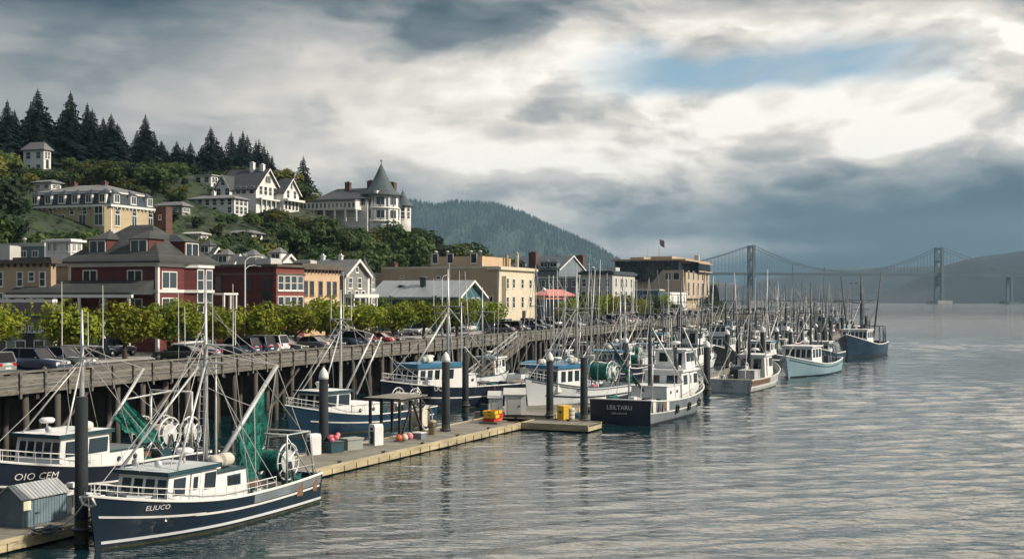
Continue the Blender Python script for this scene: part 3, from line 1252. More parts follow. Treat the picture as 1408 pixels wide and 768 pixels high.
    def letter(self, text, s0, z0, size, material, side=1, shear=0.25, flip=False):
        """letters laid on the hull's side from station s0"""
        me = font_mesh(text, size, shear)
        wd = max(v.co.x for v in me.vertices)
        for v in me.vertices:
            x, y = v.co.x, v.co.y
            # port side reads from bow to stern, starboard from stern to bow
            s = s0 - x / self.L if side > 0 else s0 + x / self.L
            v.co = self.P(s, z0 + y + 0.25 * (self.sheer(s) - self.sheer(s0)), side, 0.035)
        me.materials.clear()
        me.materials.append(material)
        obj('name_lettering', me, self.t)

    def transom_letter(self, text, y0, z0, size, material, shear=0.0):
        me = font_mesh(text, size, shear)
        xs = [v.co.x for v in me.vertices]
        mid = (min(xs) + max(xs)) / 2
        for v in me.vertices:
            v.co = Vector((-self.L / 2 - 0.02, y0 - (v.co.x - mid), z0 + v.co.y))
        me.materials.clear()
        me.materials.append(material)
        obj('name_lettering', me, self.t)

    def house(self, x0, x1, w, z0, z1, wall=WHITE, roof=WHITE, rake=0.25, nf=4, ns=3, wz=(0.48, 0.86), door=True, over=0.18, name='wheelhouse', aft=1, sx=(0.06, 0.94), fascia=None, roof_h=0.10, skip=()):
        """a deckhouse with windows round it; x1 is its forward face"""
        m = MB()
        q = 0.94
        lo = [(x0, -w / 2), (x1, -w / 2), (x1, w / 2), (x0, w / 2)]
        hi = [(x0, -w / 2 * q), (x1 - rake, -w / 2 * q), (x1 - rake, w / 2 * q), (x0, w / 2 * q)]
        A = [Vector((x, y, z0)) for x, y in lo]
        C = [Vector((x, y, z1)) for x, y in hi]
        i = m.addv(A + C)
        for f in ((0, 1, 5, 4), (1, 2, 6, 5), (2, 3, 7, 6), (3, 0, 4, 7), (4, 5, 6, 7)):
            m.face([i + k for k in f])
        h = m.build(name, wall, self.t)
        m = MB()
        m.b2((x0 - over, -w / 2 * q - over, z1 + 0.002), (x1 - rake + over * 1.6, w / 2 * q + over, z1 + roof_h))
        r = m.build('roof', roof, self.t)
        if fascia is not None:
            m = MB()
            ww = w / 2 * q + over + 0.012
            xa, xb = x0 - over - 0.012, x1 - rake + over * 1.6 + 0.012
            for y in (-ww, ww):
                m.b2((xa, y - 0.01, z1 - 0.06), (xb, y + 0.01, z1 + roof_h + 0.02))
            for x in (xa, xb):
                m.b2((x - 0.01, -ww + 0.012, z1 - 0.06), (x + 0.01, ww - 0.012, z1 + roof_h + 0.02))
            m.build('roof_trim', fascia, self.t)

        def pane(p00, p10, p01, a0, a1, b0, b1, kind='window'):
            """on the face spanned by p00->p10 and p00->p01, a window between the given fractions"""
            dx, dy = p10 - p00, p01 - p00
            n = dx.cross(dy).normalized()
            mm = MB()
            mm.cur = 1
            ea, eb = 0.028 / dx.length, 0.03 / dy.length
            mm.sweep([(a0 - ea, b0 - eb), (a1 + ea, b0 - eb), (a1 + ea, b1 + eb), (a0 - ea, b1 + eb)], p00, dx, dy, n * 0.02)
            mm.cur = 0
            mm.sweep([(a0, b0), (a1, b0), (a1, b1), (a0, b1)], p00 + n * 0.021, dx, dy, n * 0.012)
            mm.build(kind, [BWIN, TEALTRIM if kind == 'window' else DARKSTEEL], self.t)
        b0, b1 = wz
        if 'front' not in skip:
            for k in range(nf):
                g0 = 0.05 + 0.9 * k / nf
                g1 = 0.05 + 0.9 * (k + 1) / nf
                pane(A[1], A[2], C[1], g0 + min(.05, .16 / nf), g1 - min(.05, .16 / nf), b0, b1)
        sl = sx[1] - sx[0]
        for side in (1, -1):
            p00, p10, p01 = (A[2], A[3], C[2]) if side > 0 else (A[0], A[1], C[0])
            for k in range(ns):
                g0 = sx[0] + sl * k / ns
                g1 = sx[0] + sl * (k + 1) / ns
                if side < 0:
                    g0, g1 = 1 - g1, 1 - g0
                gap = min(0.045, 0.2 * (g1 - g0))
                wdt = (g1 - g0)
                if door and k == 1:
                    c = (g0 + g1) / 2
                    dw = min(0.3 / abs(x1 - x0), wdt * 0.45)
                    dx, dy = p10 - p00, p01 - p00
                    n = dx.cross(dy).normalized()
                    mm = MB()
                    mm.cur = 1
                    mm.sweep([(c - dw - .012, 0.12), (c + dw + .012, 0.12), (c + dw + .012, 0.93), (c - dw - .012, 0.93)], p00, dx, dy, n * 0.015)
                    mm.cur = 0
                    mm.sweep([(c - dw, 0.14), (c + dw, 0.14), (c + dw, 0.91), (c - dw, 0.91)], p00 + n * 0.016, dx, dy, n * 0.015)
                    dd = mm.build('door', [wall, DARKSTEEL], self.t)
                    mm = MB()
                    mm.sweep([(c - dw * .5, 0.55), (c + dw * .5, 0.55), (c + dw * .5, 0.84), (c - dw * .5, 0.84)], p00 + n * 0.032, dx, dy, n * 0.01)
                    mm.build('door_window', BWIN, dd)
                    continue
                pane(p00, p10, p01, g0 + gap, g1 - gap, b0, b1)
        if aft and 'aft' not in skip:
            pane(A[3], A[0], C[3], 0.12, 0.38, b0, b1)
            pane(A[3], A[0], C[3], 0.58, 0.84, 0.1, b1, 'door')
        return h

    def trunk(self, x0, x1, w, z0, z1, wall=WHITE, roof=None, ports=2, name='deckhouse_trunk'):
        m = MB().box(((x0 + x1) / 2, 0, (z0 + z1) / 2), (x1 - x0, w, z1 - z0), taper=0.97)
        m.build(name, wall, self.t)
        m = MB().b2((x0 - .06, -w / 2 - .04, z1 + .002), (x1 - 0.02, w / 2 + .04, z1 + .07))
        m.build('trunk_top', roof or wall, self.t)
        for side in (1, -1):
            for k in range(ports):
                x = x0 + (x1 - x0) * (k + 0.6) / (ports + 0.2)
                mm = MB().lathe([(0.13, -0.01), (0.13, 0.05), (0.10, 0.052)], (x, side * (w / 2 - 0.012), (z0 * .35 + z1 * .65)), 10, (0, side, 0))
                mm.build('porthole', BWIN, self.t)

    def mast(self, x, z0, z1, r=0.11, trees=(), y=0.0, material=ALU, name='mast'):
        m = MB()
        m.path([(x, y, z0), (x, y, z0 + (z1 - z0) * .6), (x, y, z1)], [r, r * .8, r * .35], 8)
        o = m.build(name, material, self.t)
        for z, hw in trees:
            mm = MB()
            mm.tube((x, y - hw, z), (x, y + hw, z), 0.045, n=6)
            for s in (-1, 1):
                mm.tube((x, y, z - hw * 0.45), (x, y + s * hw * 0.75, z), 0.022, n=5)
            mm.build('crosstree', material, o)
        return o

    def ladder(self, x, y, z0, z1, lean=0.0):
        m = MB()
        for s in (-1, 1):
            m.tube((x, y + s * 0.17, z0), (x + lean, y + s * 0.17, z1), 0.022, n=5)
        z = z0 + 0.3
        while z < z1:
            q = (z - z0) / (z1 - z0)
            m.tube((x + lean * q, y - 0.17, z), (x + lean * q, y + 0.17, z), 0.016, n=4)
            z += 0.32
        m.build('ladder', ALU, self.t)

    def pole(self, a, b, r=0.06, name='outrigger_pole', material=ALU, r1=None):
        m = MB()
        m.tube(a, b, r, r1 if r1 else r * 0.75, 8)
        return m.build(name, material, self.t)

    def lines(self, segs, r=None, name='rigging', material=WIRE):
        m = MB()
        for a, b in segs:
            a, b = Vector(a), Vector(b)
            mid = (a + b) / 2
            mid.z -= (a - b).length * 0.012
            m.path([a, mid, b], r or self.wire, 4, caps=False)
        return m.build(name, material, self.t)

    def whip(self, x, y, z0, z1, r=0.018):
        MB().path([(x, y, z0), (x, y, z0 + .4 * (z1 - z0)), (x + 0.02, y, z1)], [r * 1.5, r * 1.1, r * 0.8], 5).build('whip_antenna', CAPW, self.t)

    def radar(self, x, y, z, r=0.42):
        m = MB()
        m.tube((x, y, z), (x, y, z + 0.42), 0.05, n=6)
        m.lathe([(r * .8, 0.42), (r, 0.5), (r, 0.58), (r * .7, 0.66), (0.02, 0.68)], (x, y, z), 12)
        m.build('radar_dome', CAPW, self.t)

    def light(self, x, y, z):
        m = MB()
        m.tube((x, y, z), (x, y, z + 0.25), 0.025, n=5)
        m.lathe([(0.05, 0), (0.15, 0.06), (0.16, 0.2), (0.02, 0.24)], (x, y, z + .25), 8, (1, 0, 0.05))
        m.build('search_light', ALU, self.t)

    def raft(self, x, y, z, L=1.2, r=0.26, axis=(1, 0, 0)):
        a = Vector(axis).normalized()
        m = MB()
        m.lathe([(0.02, -L / 2), (r * .8, -L / 2 + .05), (r, -L / 2 + .16), (r, -.03), (r * 1.06, -.03), (r * 1.06, .03), (r, .03), (r, L / 2 - .16), (r * .8, L / 2 - .05), (0.02, L / 2)], (x, y, z + r), 12, a)
        m.build('life_raft', CANVAS, self.t)

    def drum(self, x, z, rd=0.5, rf=0.85, w=1.9, full=NET, y=0.0):
        m = MB()
        rnd = random.Random(int(x * 100))
        prof = [(rd * rnd.uniform(.92, 1.06), -w / 2 + w * k / 9) for k in range(10)]
        m.lathe(prof, (x, y, z), 18, (0, 1, 0))
        d = m.build('net_drum', full, self.t)
        for s in (-1, 1):
            m = MB()
            yy = y + s * w / 2
            for rr, tr in ((rf, 0.05), (rf * .62, 0.03)):
                m.path([(x + rr * math.cos(a), yy, z + rr * math.sin(a)) for a in [2 * math.pi * k / 22 for k in range(22)]], tr, 6, closed=True)
            for k in range(10):
                a = 2 * math.pi * k / 10
                m.tube((x, yy, z), (x + rf * math.cos(a), yy, z + rf * math.sin(a)), 0.028, n=5)
            m.lathe([(0.14, -0.09), (0.14, 0.09)], (x, yy, z), 10, (0, 1, 0))
            m.lathe([(rf * .60, -0.012), (rf * .60, 0.012)], (x, yy, z), 18, (0, 1, 0))
            m.build('drum_flange', ALU, d)
        zb = z - rf - 0.35
        for s in (-1, 1):
            m = MB()
            yy = y + s * (w / 2 + 0.13)
            m.bar((x - 0.45, yy, zb), (x, yy, z), 0.09)
            m.bar((x + 0.45, yy, zb), (x, yy, z), 0.09)
            m.build('drum_stand', DARKSTEEL, d)

    def gantry(self, x, w, z0, z1, material=ALU, back=0.9, r=0.05):
        m = MB()
        for s in (-1, 1):
            m.path([(x - back, s * w / 2, z0), (x - back * .7, s * w / 2, z1 - .15), (x - back * .7 + .15, s * w / 2, z1), (x + back, s * w / 2, z1), (x + back, s * w / 2, z0)], r, 7)
            m.tube((x - back, s * w / 2, z0 + .9), (x + back, s * w / 2, z0 + .9), r * .7, n=6)
            m.tube((x - back * .8, s * w / 2, z0 + .3), (x + back, s * w / 2, z1 - 0.1), r * .7, n=6)
        m.tube((x - back * .7, -w / 2, z1 - .04), (x - back * .7, w / 2, z1 - .04), r, n=7)
        m.tube((x + back, -w / 2, z1), (x + back, w / 2, z1), r, n=7)
        m.build('stern_gantry', material, self.t)

    def rail(self, s0, s1, h=0.55, inset=0.1, n=9, both=True, mid=True):
        for side in ((1, -1) if both else (1,)):
            m = MB()
            pts = []
            for i in range(n + 1):
                s = s0 + (s1 - s0) * i / n
                p = self.P(s, self.sheer(s), side)
                p.y -= side * min(inset, abs(p.y) * .7)
                q = p + Vector((0, 0, h))
                m.tube(p, q, 0.018, n=5)
                pts.append(q)
            m.path(pts, 0.024, 5)
            if mid:
                m.path([p - Vector((0, 0, h * .48)) for p in pts], 0.016, 4)
            m.build('guard_rail', CAPW, self.t)

    def hang_net(self, top, bottom, thick=0.16, folds=7, material=NETWEB):
        """a net bundle hanging between two polylines of equal length"""
        m = MB()
        m.smooth = True
        rnd = random.Random(int(self.L * 31))
        nu, nv = 22, 9
        T = [Vector(p) for p in top]
        Bm = [Vector(p) for p in bottom]

        def lerp(P, q):
            f = q * (len(P) - 1)
            k = min(int(f), len(P) - 2)
            return P[k].lerp(P[k + 1], f - k)
        for sgn in (1, -1):
            rings = []
            for i in range(nu + 1):
                q = i / nu
                a, b = lerp(T, q), lerp(Bm, q)
                ring = []
                for j in range(nv + 1):
                    r = j / nv
                    p = a.lerp(b, r)
                    swell = math.sin(min(1, r * 1.1 + .05) * math.pi) ** .6
                    p.y += thick * swell * (math.sin(q * folds * 6.28 + r * 2) * .8 + sgn * .35 + rnd.uniform(-.35, .35))
                    p.x += rnd.uniform(-.05, .05)
                    p.z -= 0.10 * math.sin(q * 15 + 1) * r
                    ring.append(p)
                rings.append(ring if sgn > 0 else ring[::-1])
            m.loft(rings)
        m.build('hanging_net', material, self.t)

    def clutter(self, x0, x1, w, z, n, seed, mats=None, hs=(0.25, 0.7)):
        """deck gear: boxes, tubs, coils, each a part"""
        rnd = random.Random(seed)
        mats = mats or [DARKSTEEL, RUST, TEALTRIM, CAPW, DARKWOOD, DARKSTEEL, NET]
        for i in range(n):
            x, y = rnd.uniform(x0, x1), rnd.uniform(-w / 2, w / 2)
            kind = rnd.choice(('tub', 'box', 'box', 'coil'))
            mt = rnd.choice(mats)
            m = MB()
            if kind == 'tub':
                r = rnd.uniform(.2, .34)
                m.lathe([(r * .85, 0), (r, rnd.uniform(.3, .6)), (r * .92, .28), (r * .9, .1)], (x, y, z), 12)
                m.build('deck_tub', mt, self.t)
            elif kind == 'box':
                sx, sy, sz = rnd.uniform(.4, 1.0), rnd.uniform(.4, .9), rnd.uniform(*hs)
                rz = rnd.uniform(-.2, .2)
                m.box((x, y, z + sz / 2), (sx, sy, sz), rz)
                m.box((x, y, z + sz + .022), (sx + .05, sy + .05, .04), rz)
                m.build('deck_box', mt, self.t)
            else:
                for k in range(3):
                    m.path([(x + (.3 - k * .03) * math.cos(a), y + (.3 - k * .03) * math.sin(a), z + .05 + k * .08) for a in [6.283 * j / 12 for j in range(12)]], .05, 5, closed=True)
                m.build('rope_coil', CANVAS if rnd.random() < .5 else ORANGE, self.t)

    def tires(self, ss, side=1, r=0.3):
        for s in ss:
            p = self.P(s, self.sheer(s) * 0.55, side, 0.1)
            m = MB()
            m.path([(p.x + r * math.cos(a), p.y, p.z + r * math.sin(a)) for a in [6.283 * k / 12 for k in range(12)]], 0.09, 7, closed=True)
            m.build('tyre_fender', TIRE, self.t)


LIGHTROOF = mat('pale_grey_roof_paint', (0.46, 0.50, 0.52), 0.6, 0.15, 0.9)
LETW = mat('white_lettering', (0.78, 0.78, 0.76), 0.6, 0.05, 2.0)
LETD = mat('dark_lettering', (0.02, 0.03, 0.045), 0.6, 0.1, 2.0)
HD = -MD

# 1 the blue boat in front
bow1 = on_level(131, 757)
st1 = bow1 + MD * 13.7
b = Boat('boat', bow1, st1, 'nearest blue fishing boat with white wheelhouse, hanging green net and large net reel', B=4.1, fs=1.42, fm=1.30, fb=2.22, hull=NAVY, rake=0.35)
b.cap(CAPW, 0.06)
b.band('waterline_stripe', WHITE_HULL, lambda s: 0.20 + 0.10 * s, 0.0, 0.985, 0.11)
b.band('rub_strake', CAPW, lambda s: b.sheer(s) * 0.60, 0.02, 0.70, 0.09)
b.band('bow_stripe', CAPW, lambda s: b.sheer(s) * 0.62, 0.66, 0.985, 0.09)
b.band('bulwark_paint', GREYHULL, lambda s: b.sheer(s) * 0.82, 0.012, 0.43, 0.40, 0.012)
b.letter('ELIUCO', 0.868, 1.42, 0.29, LETW)
b.letter('ELIUCO', 0.76, 1.36, 0.29, LETW, side=-1)
b.house(0.9, 4.35, 2.75, 0.85, 2.72, nf=4, ns=3, rake=0.35, roof=LIGHTROOF, fascia=TEALTRIM, wz=(0.52, 0.86), over=0.16)
b.trunk(-1.3, 0.88, 2.6, 0.85, 2.35, ports=0, roof=TEALTRIM)
for side in (1, -1):
    m = MB()
    m.b2((-0.75, side * 1.27, 1.75), (0.05, side * 1.31, 2.1))
    m.cur = 1
    m.b2((-0.82, side * 1.262, 1.68), (0.12, side * 1.295, 2.17))
    m.build('window', [BWIN, TEALTRIM], b.t)
b.mast(0.0, 1.0, 11.0, 0.13, trees=((7.9, 1.5), (7.1, 1.3)))
b.mast(-0.35, 1.0, 7.4, 0.06, y=0.3, name='mast_brace')
b.mast(-0.35, 1.0, 7.4, 0.06, y=-0.3, name='mast_brace')
b.ladder(0.35, 0, 2.75, 7.0, -0.3)
b.pole((4.0, -1.25, 2.85), (0.1, -0.1, 7.15), 0.06)
b.pole((3.4, 1.25, 2.85), (0.1, 0.1, 7.1), 0.06)
b.pole((-0.35, 0.25, 2.4), (-5.3, 0.1, 6.7), 0.12, 'boom', r1=0.10)
for y, x, zt in ((1.5, 0, 10.6), (-1.5, 0, 10.2), (0.55, 0.2, 10.3), (-0.9, 0.3, 9.6), (1.25, -0.5, 9.4)):
    b.whip(x, y, 7.9, zt, 0.02)
b.lines([((6.9, 0, 2.3), (0, 0, 7.9)), ((0, 1.5, 7.9), (-0.6, 1.95, 1.4)), ((0, -1.5, 7.9), (-0.6, -1.95, 1.4)), ((0, 0, 10.0), (-6.4, 0.6, 3.7)), ((0, 0, 8.0), (-5.3, 0.1, 6.7)), ((0, 0, 9.5), (-5.3, 0.1, 6.7)),
         ((-5.3, 0.1, 6.7), (-6.6, 1.5, 1.5)), ((-5.3, 0.1, 6.7), (-6.6, -1.5, 1.5)), ((0, 0, 7.1), (-2.8, 1.9, 1.35)), ((0, 0, 7.1), (-2.8, -1.9, 1.35)), ((0, 0.2, 7.4), (-1.6, 1.9, 1.35)), ((0, -0.2, 7.4), (-1.6, -1.9, 1.35)), ((4.3, 0, 2.8), (0, 0, 9.0)), ((0, 1.4, 7.9), (-5.3, .1, 6.7)), ((0, -1.4, 7.9), (-5.3, .1, 6.7)), ((0, 0, 8.4), (3.9, 1.2, 2.8)), ((0, 0, 8.4), (3.9, -1.2, 2.8)), ((-5.3, .1, 6.7), (-4.2, .2, 3.0)), ((-3.4, .15, 5.2), (-1.4, 1.7, 1.4)), ((0, .1, 6.0), (-3.2, .2, 4.9))])
b.hang_net([(-2.0, 0.2, 3.7), (-3.0, 0.15, 4.65), (-4.3, 0.1, 5.75)], [(-1.5, 0.55, 1.9), (-2.2, 0.7, 1.0), (-2.9, 0.4, 0.9)], 0.24, 5)
b.hang_net([(-2.6, 0.1, 4.2), (-3.6, 0.1, 5.1), (-4.4, 0.05, 5.8)], [(-2.6, 0.1, 2.3), (-3.3, 0.2, 1.5), (-4.3, -0.1, 2.1)], 0.20, 4)
b.hang_net([(-1.2, -0.5, 4.2), (-1.5, -0.55, 3.9)], [(-1.3, -0.6, 1.4), (-1.7, -0.6, 1.3)], 0.10, 3)
b.drum(-5.0, 2.15, 0.52, 0.88, 1.9)
b.gantry(-5.2, 3.1, 1.0, 3.55, back=1.15)
b.radar(1.7, 0.2, 2.85, 0.40)
b.light(3.6, -0.7, 2.83)
b.light(3.6, 0.5, 2.83)
b.raft(-0.4, 0.55, 2.45, 1.45, 0.30)
b.rail(0.30, 0.985, 0.5, n=13)
b.clutter(-4.2, -1.6, 2.7, 0.85, 15, 4, hs=(.3, .95))
b.clutter(-0.9, 0.4, 1.6, 2.42, 3, 6, [CAPW, DARKSTEEL], hs=(.2, .4))
b.clutter(-6.3, -5.6, 2.6, 0.9, 4, 5)
m = MB().box((4.5, 0, 1.62), (1.3, 1.1, 0.35)).box((4.5, 0, 1.82), (1.4, 1.2, 0.05))
m.build('foredeck_hatch', CAPW, b.t)
m = MB().lathe([(0.18, -.35), (0.3, -.3), (0.16, -.22), (0.16, .22), (0.3, .3), (0.18, .35)], (5.7, 0, 1.95), 12, (0, 1, 0)).box((5.7, 0, 1.7), (.5, .3, .4))
m.build('anchor_winch', DARKSTEEL, b.t)
m = MB()
m.tube((6.6, 0, 2.2), (7.4, 0, 2.35), 0.06).bar((7.3, -0.3, 2.2), (7.3, 0.3, 2.2), 0.06)
m.path([(7.35, 0.3, 2.2), (7.2, 0.32, 1.9), (7.1, 0, 1.8), (7.2, -0.32, 1.9), (7.35, -0.3, 2.2)], 0.05, 6)
m.build('bow_anchor', ALU, b.t)
for s, wdt in ((0.055, .35), (0.16, .5)):
    p = b.P(s, b.sheer(s) * .62, 1, 0.02)
    m = MB().box((p.x, p.y, p.z + 0.1), (wdt, 0.05, 0.62))
    m.build('rust_plate', RUST, b.t)

# 2 the black boat behind it at the left edge
c2 = Vector((-20.9, 62.6, 0))
b = Boat('boat', c2 + HD * 7.4, c2 - HD * 7.4, 'black hulled fishing boat with white wheelhouse lying behind the corrugated dock shed', B=4.3, fs=1.5, fm=1.75, fb=2.75, hull=NAVY2, rake=0.4)
b.cap(CAPW, 0.06)
b.band('rub_strake', CAPW, lambda s: b.sheer(s) * 0.55, 0.02, 0.985, 0.09)
b.letter('OIO CEM', 0.915, 1.66, 0.46, LETW)
b.house(0.8, 4.3, 2.9, 1.3, 3.42, nf=5, ns=2, rake=0.3, fascia=TEALTRIM, door=False, wz=(0.55, 0.86))
b.trunk(-1.8, 0.78, 2.7, 1.2, 2.35, ports=2, roof=TEALTRIM)
b.mast(1.2, 3.4, 9.4, 0.13, trees=((7.6, 1.35), (7.0, 1.0)))
b.pole((3.9, -1.2, 3.5), (1.2, 0, 6.9), 0.05)
b.pole((3.4, 1.1, 3.5), (1.2, 0, 6.9), 0.05)
b.pole((0.5, 0.3, 2.6), (-2.6, 0.6, 6.3), 0.10, 'boom')
for y, zt in ((1.35, 10.6), (-1.3, 10.8), (0.4, 9.3)):
    b.whip(1.2, y, 7.5, zt, 0.02)
b.lines([((7.2, 0, 2.9), (1.2, 0, 7.0)), ((1.2, 0, 7.6), (-6.8, 1.2, 1.6)), ((1.2, 1.3, 7.6), (-0.5, 2.05, 1.8)), ((1.2, -1.3, 7.6), (-0.5, -2.05, 1.8)), ((1.2, 0, 7.6), (-2.6, 0.6, 6.3)), ((-2.6, 0.6, 6.3), (-6.8, -1.2, 1.6)), ((1.2, 0, 7.2), (-2.5, 2, 1.8)), ((1.2, 0, 7.2), (-2.5, -2, 1.8))])
b.hang_net([(-0.4, 0.6, 3.9), (-0.9, 0.6, 4.3), (-1.3, 0.6, 4.7)], [(-0.9, 0.75, 3.3), (-2.4, 0.9, 2.5), (-4.3, 0.8, 2.1)], 0.16, 4)
b.drum(-4.3, 2.7, 0.5, 0.9, 1.8, CANVAS)
b.drum(-6.0, 2.6, 0.5, 0.9, 1.8, DARKSTEEL)
b.radar(3.0, -0.5, 3.52, 0.38)
b.light(3.9, 0.6, 3.5)
b.raft(2.0, 0.9, 3.52, 1.0, 0.22)
b.rail(0.62, 0.985, 0.55, n=8)
b.clutter(-4.0, -2.0, 2.9, 1.2, 11, 14, hs=(.3, 1.0))
m = MB().tube((-5.5, -1.4, 1.4), (-5.5, -1.4, 4.9), 0.07).tube((-5.5, 1.4, 1.4), (-5.5, 1.4, 4.9), 0.07).tube((-5.5, -1.4, 4.9), (-5.5, 1.4, 4.9), 0.06).tube((-5.5, 0, 4.9), (-1.7, 0, 4.7), 0.05)
m.build('net_frame', ALU, b.t)

# 3 the mid blue boat behind the pump cabinets
bw = Vector((-15.9, 88.6, 0))
hd = Vector((0.60, 0.80, 0))
b = Boat('boat', bw, bw + hd * 14.2, 'mid blue fishing boat with small white cabin behind the two white pump cabinets', B=4.3, fs=1.35, fm=1.25, fb=2.35, hull=MIDBLUE, rake=0.5, wire=0.028)
b.cap(CAPW, 0.05)
b.band('rub_strake', CAPW, lambda s: b.sheer(s) * 0.55, 0.03, 0.9, 0.10)
b.house(2.3, 5.3, 2.8, 1.3, 3.1, nf=3, ns=2, rake=0.2, fascia=TEALTRIM, door=False, wz=(0.45, 0.86))
b.trunk(-0.9, 2.28, 2.9, 0.9, 2.0, ports=2)
b.mast(2.0, 2.0, 10.6, 0.12, trees=((8.4, 1.1), (7.6, 0.8)))
b.pole((4.9, -1.1, 3.2), (2.0, 0, 7.6), 0.06)
b.pole((4.9, 1.1, 3.2), (2.0, 0, 7.6), 0.06)
b.pole((1.7, 0.2, 3.0), (-0.9, 0.6, 7.2), 0.09, 'boom')
b.pole((1.2, 0.9, 2.8), (-1.2, 1.2, 7.0), 0.07, 'boom')
for y, zt in ((1.1, 11.0), (-1.0, 11.6), (0.3, 11.9)):
    b.whip(2.0, y, 8.3, zt, 0.026)
b.lines([((7.2, 0, 2.4), (2, 0, 8.4)), ((2, 0, 8.4), (-6.8, 0, 3.6)), ((2, 1.1, 8.4), (0.5, 2.1, 1.4)), ((2, -1.1, 8.4), (0.5, -2.1, 1.4)), ((-0.9, 0.6, 7.2), (-6.0, 1.4, 1.6)), ((2, 0, 8.0), (-0.9, 0.6, 7.2))])
b.radar(4.4, 0.3, 3.2, 0.4)
b.raft(3.2, -0.7, 3.2, 1.0, 0.25)
b.rail(0.55, 0.985, 0.6, n=8)
b.clutter(-4.4, -1.2, 3.0, 0.8, 14, 24, hs=(.4, 1.1))
b.drum(-5.4, 2.0, 0.45, 0.8, 1.8, CANVAS)

# 4 the dark navy boat with a blue roof
bw = Vector((-11.0, 108, 0))
hd = Vector((0.72, 0.69, 0))
b = Boat('boat', bw, bw + hd * 15.5, 'dark navy fishing boat with blue roofed long wheelhouse and a red fender', B=4.8, fs=1.9, fm=1.95, fb=2.8, hull=NAVY2, rake=0.6, wire=0.032)
b.cap(CAPW, 0.06)
b.band('rub_strake', CAPW, lambda s: b.sheer(s) * 0.52, 0.03, 0.93, 0.12)
b.letter('UCEO', 0.735, 1.78, 0.55, LETW, shear=0)
b.house(0.3, 5.6, 3.3, 1.7, 3.85, nf=4, ns=5, rake=0.3, roof=BLUEROOF, fascia=BLUEROOF, door=False, wz=(0.5, 0.86), sx=(0.02, 0.80), roof_h=0.3)
b.trunk(-1.6, 0.28, 3.0, 1.6, 3.0, ports=2)
b.mast(0.6, 3.9, 12.6, 0.15, trees=((9.2, 2.1), (8.6, 1.6)))
b.mast(-0.6, 3.0, 9.6, 0.09, y=0.5, name='mast_brace')
b.pole((5.4, 0.9, 3.6), (0.6, 0, 8.6), 0.11, 'boom')
b.pole((-1.2, -1.2, 3.0), (0.5, 0, 8.6), 0.06)
for y, zt in ((1.6, 12.4), (-2.0, 11.8), (0.2, 13.2)):
    b.whip(0.6, y, 9.2, zt, 0.03)
b.lines([((7.6, 0, 2.9), (0.6, 0, 9.2)), ((0.6, 0, 9.2), (-7.4, 0, 2.3)), ((0.6, 2, 9.2), (-1, 2.3, 2)), ((0.6, -2, 9.2), (-1, -2.3, 2)), ((0.6, 0, 9.2), (-5, 2.2, 2))])
b.radar(2.6, -0.3, 4.15, 0.5)
b.raft(3.6, 0.6, 4.15, 1.2, 0.3)
b.rail(0.72, 0.985, 0.7, n=6)
b.clutter(-5.5, -2, 3.4, 1.4, 10, 34)
p = b.P(0.30, 0.95, 1, 0.25)
m = MB().ball(p, 0.36, 12, 1.25).tube(p + Vector((0, 0, .4)), p + Vector((0, -.2, 1.0)), .03)
m.build('red_fender', REDP, b.t)

# 5 the white boat with a blue roof
bw = Vector((1.45, 109, 0))
hd = Vector((0.60, 0.80, 0))
b = Boat('boat', bw, bw + hd * 15.2, 'white fishing boat with blue wheelhouse roof and dark strake behind the yellow dock box', B=4.8, fs=1.75, fm=1.75, fb=2.95, hull=WHITE_HULL, rake=0.5, wire=0.032)
b.cap(TEALTRIM, 0.05)
b.band('rub_strake', NAVY, lambda s: b.sheer(s) * 0.50 + .05, 0.03, 0.90, 0.13)
b.band('sheer_stripe', NAVY2, lambda s: b.sheer(s) - 0.20, 0.02, 0.97, 0.07)
b.letter('PERNI', 0.70, 1.42, 0.52, LETD)
b.house(0.6, 5.5, 3.4, 1.6, 3.72, nf=4, ns=4, rake=0.2, roof=BLUEROOF, fascia=BLUEROOF, door=False, wz=(0.42, 0.84), roof_h=0.22)
b.mast(0.0, 1.7, 13.2, 0.13, trees=((9.0, 2.6), (5.6, 2.4)))
for y in (2.4, -2.4, 1.3, -1.1):
    b.pole((0.3, y, 3.9), (0.0, y * 1.1, 12.8 + y * .3), 0.05, r1=0.03)
m = MB()
for y0 in (-1.5, 1.5):
    m.path([(2.0, y0, 3.9), (1.0, y0 * .7, 6.5), (0.3, y0 * .45, 8.0), (0, 0, 8.9)], 0.05, 6)
m.build('arched_brace', ALU, b.t)
b.lines([((7.4, 0, 3.0), (0, 0, 9)), ((0, 0, 9), (-7, 0, 3)), ((0, 2.6, 9), (0, 2.3, 2)), ((0, -2.6, 9), (0, -2.3, 2)), ((0, 2.4, 5.6), (-4, 2.2, 1.8)), ((0, -2.4, 5.6), (-4, -2.2, 1.8)), ((0, 0, 11), (-6.5, 1, 2))])
b.drum(-4.6, 2.9, 0.85, 1.05, 2.0, NET)
b.gantry(-5.6, 3.4, 1.5, 4.0, DARKSTEEL)
b.radar(3.2, 0, 3.95, 0.45)
b.raft(2.0, 0.9, 3.95, 1.2, 0.3)
b.raft(4.3, -0.9, 3.95, 0.9, 0.25)
b.rail(0.86, 0.985, 0.6, n=4)
b.clutter(-3.4, -0.4, 3.4, 1.3, 9, 44, [DARKSTEEL, PINK, TEALTRIM, CAPW, RUST])

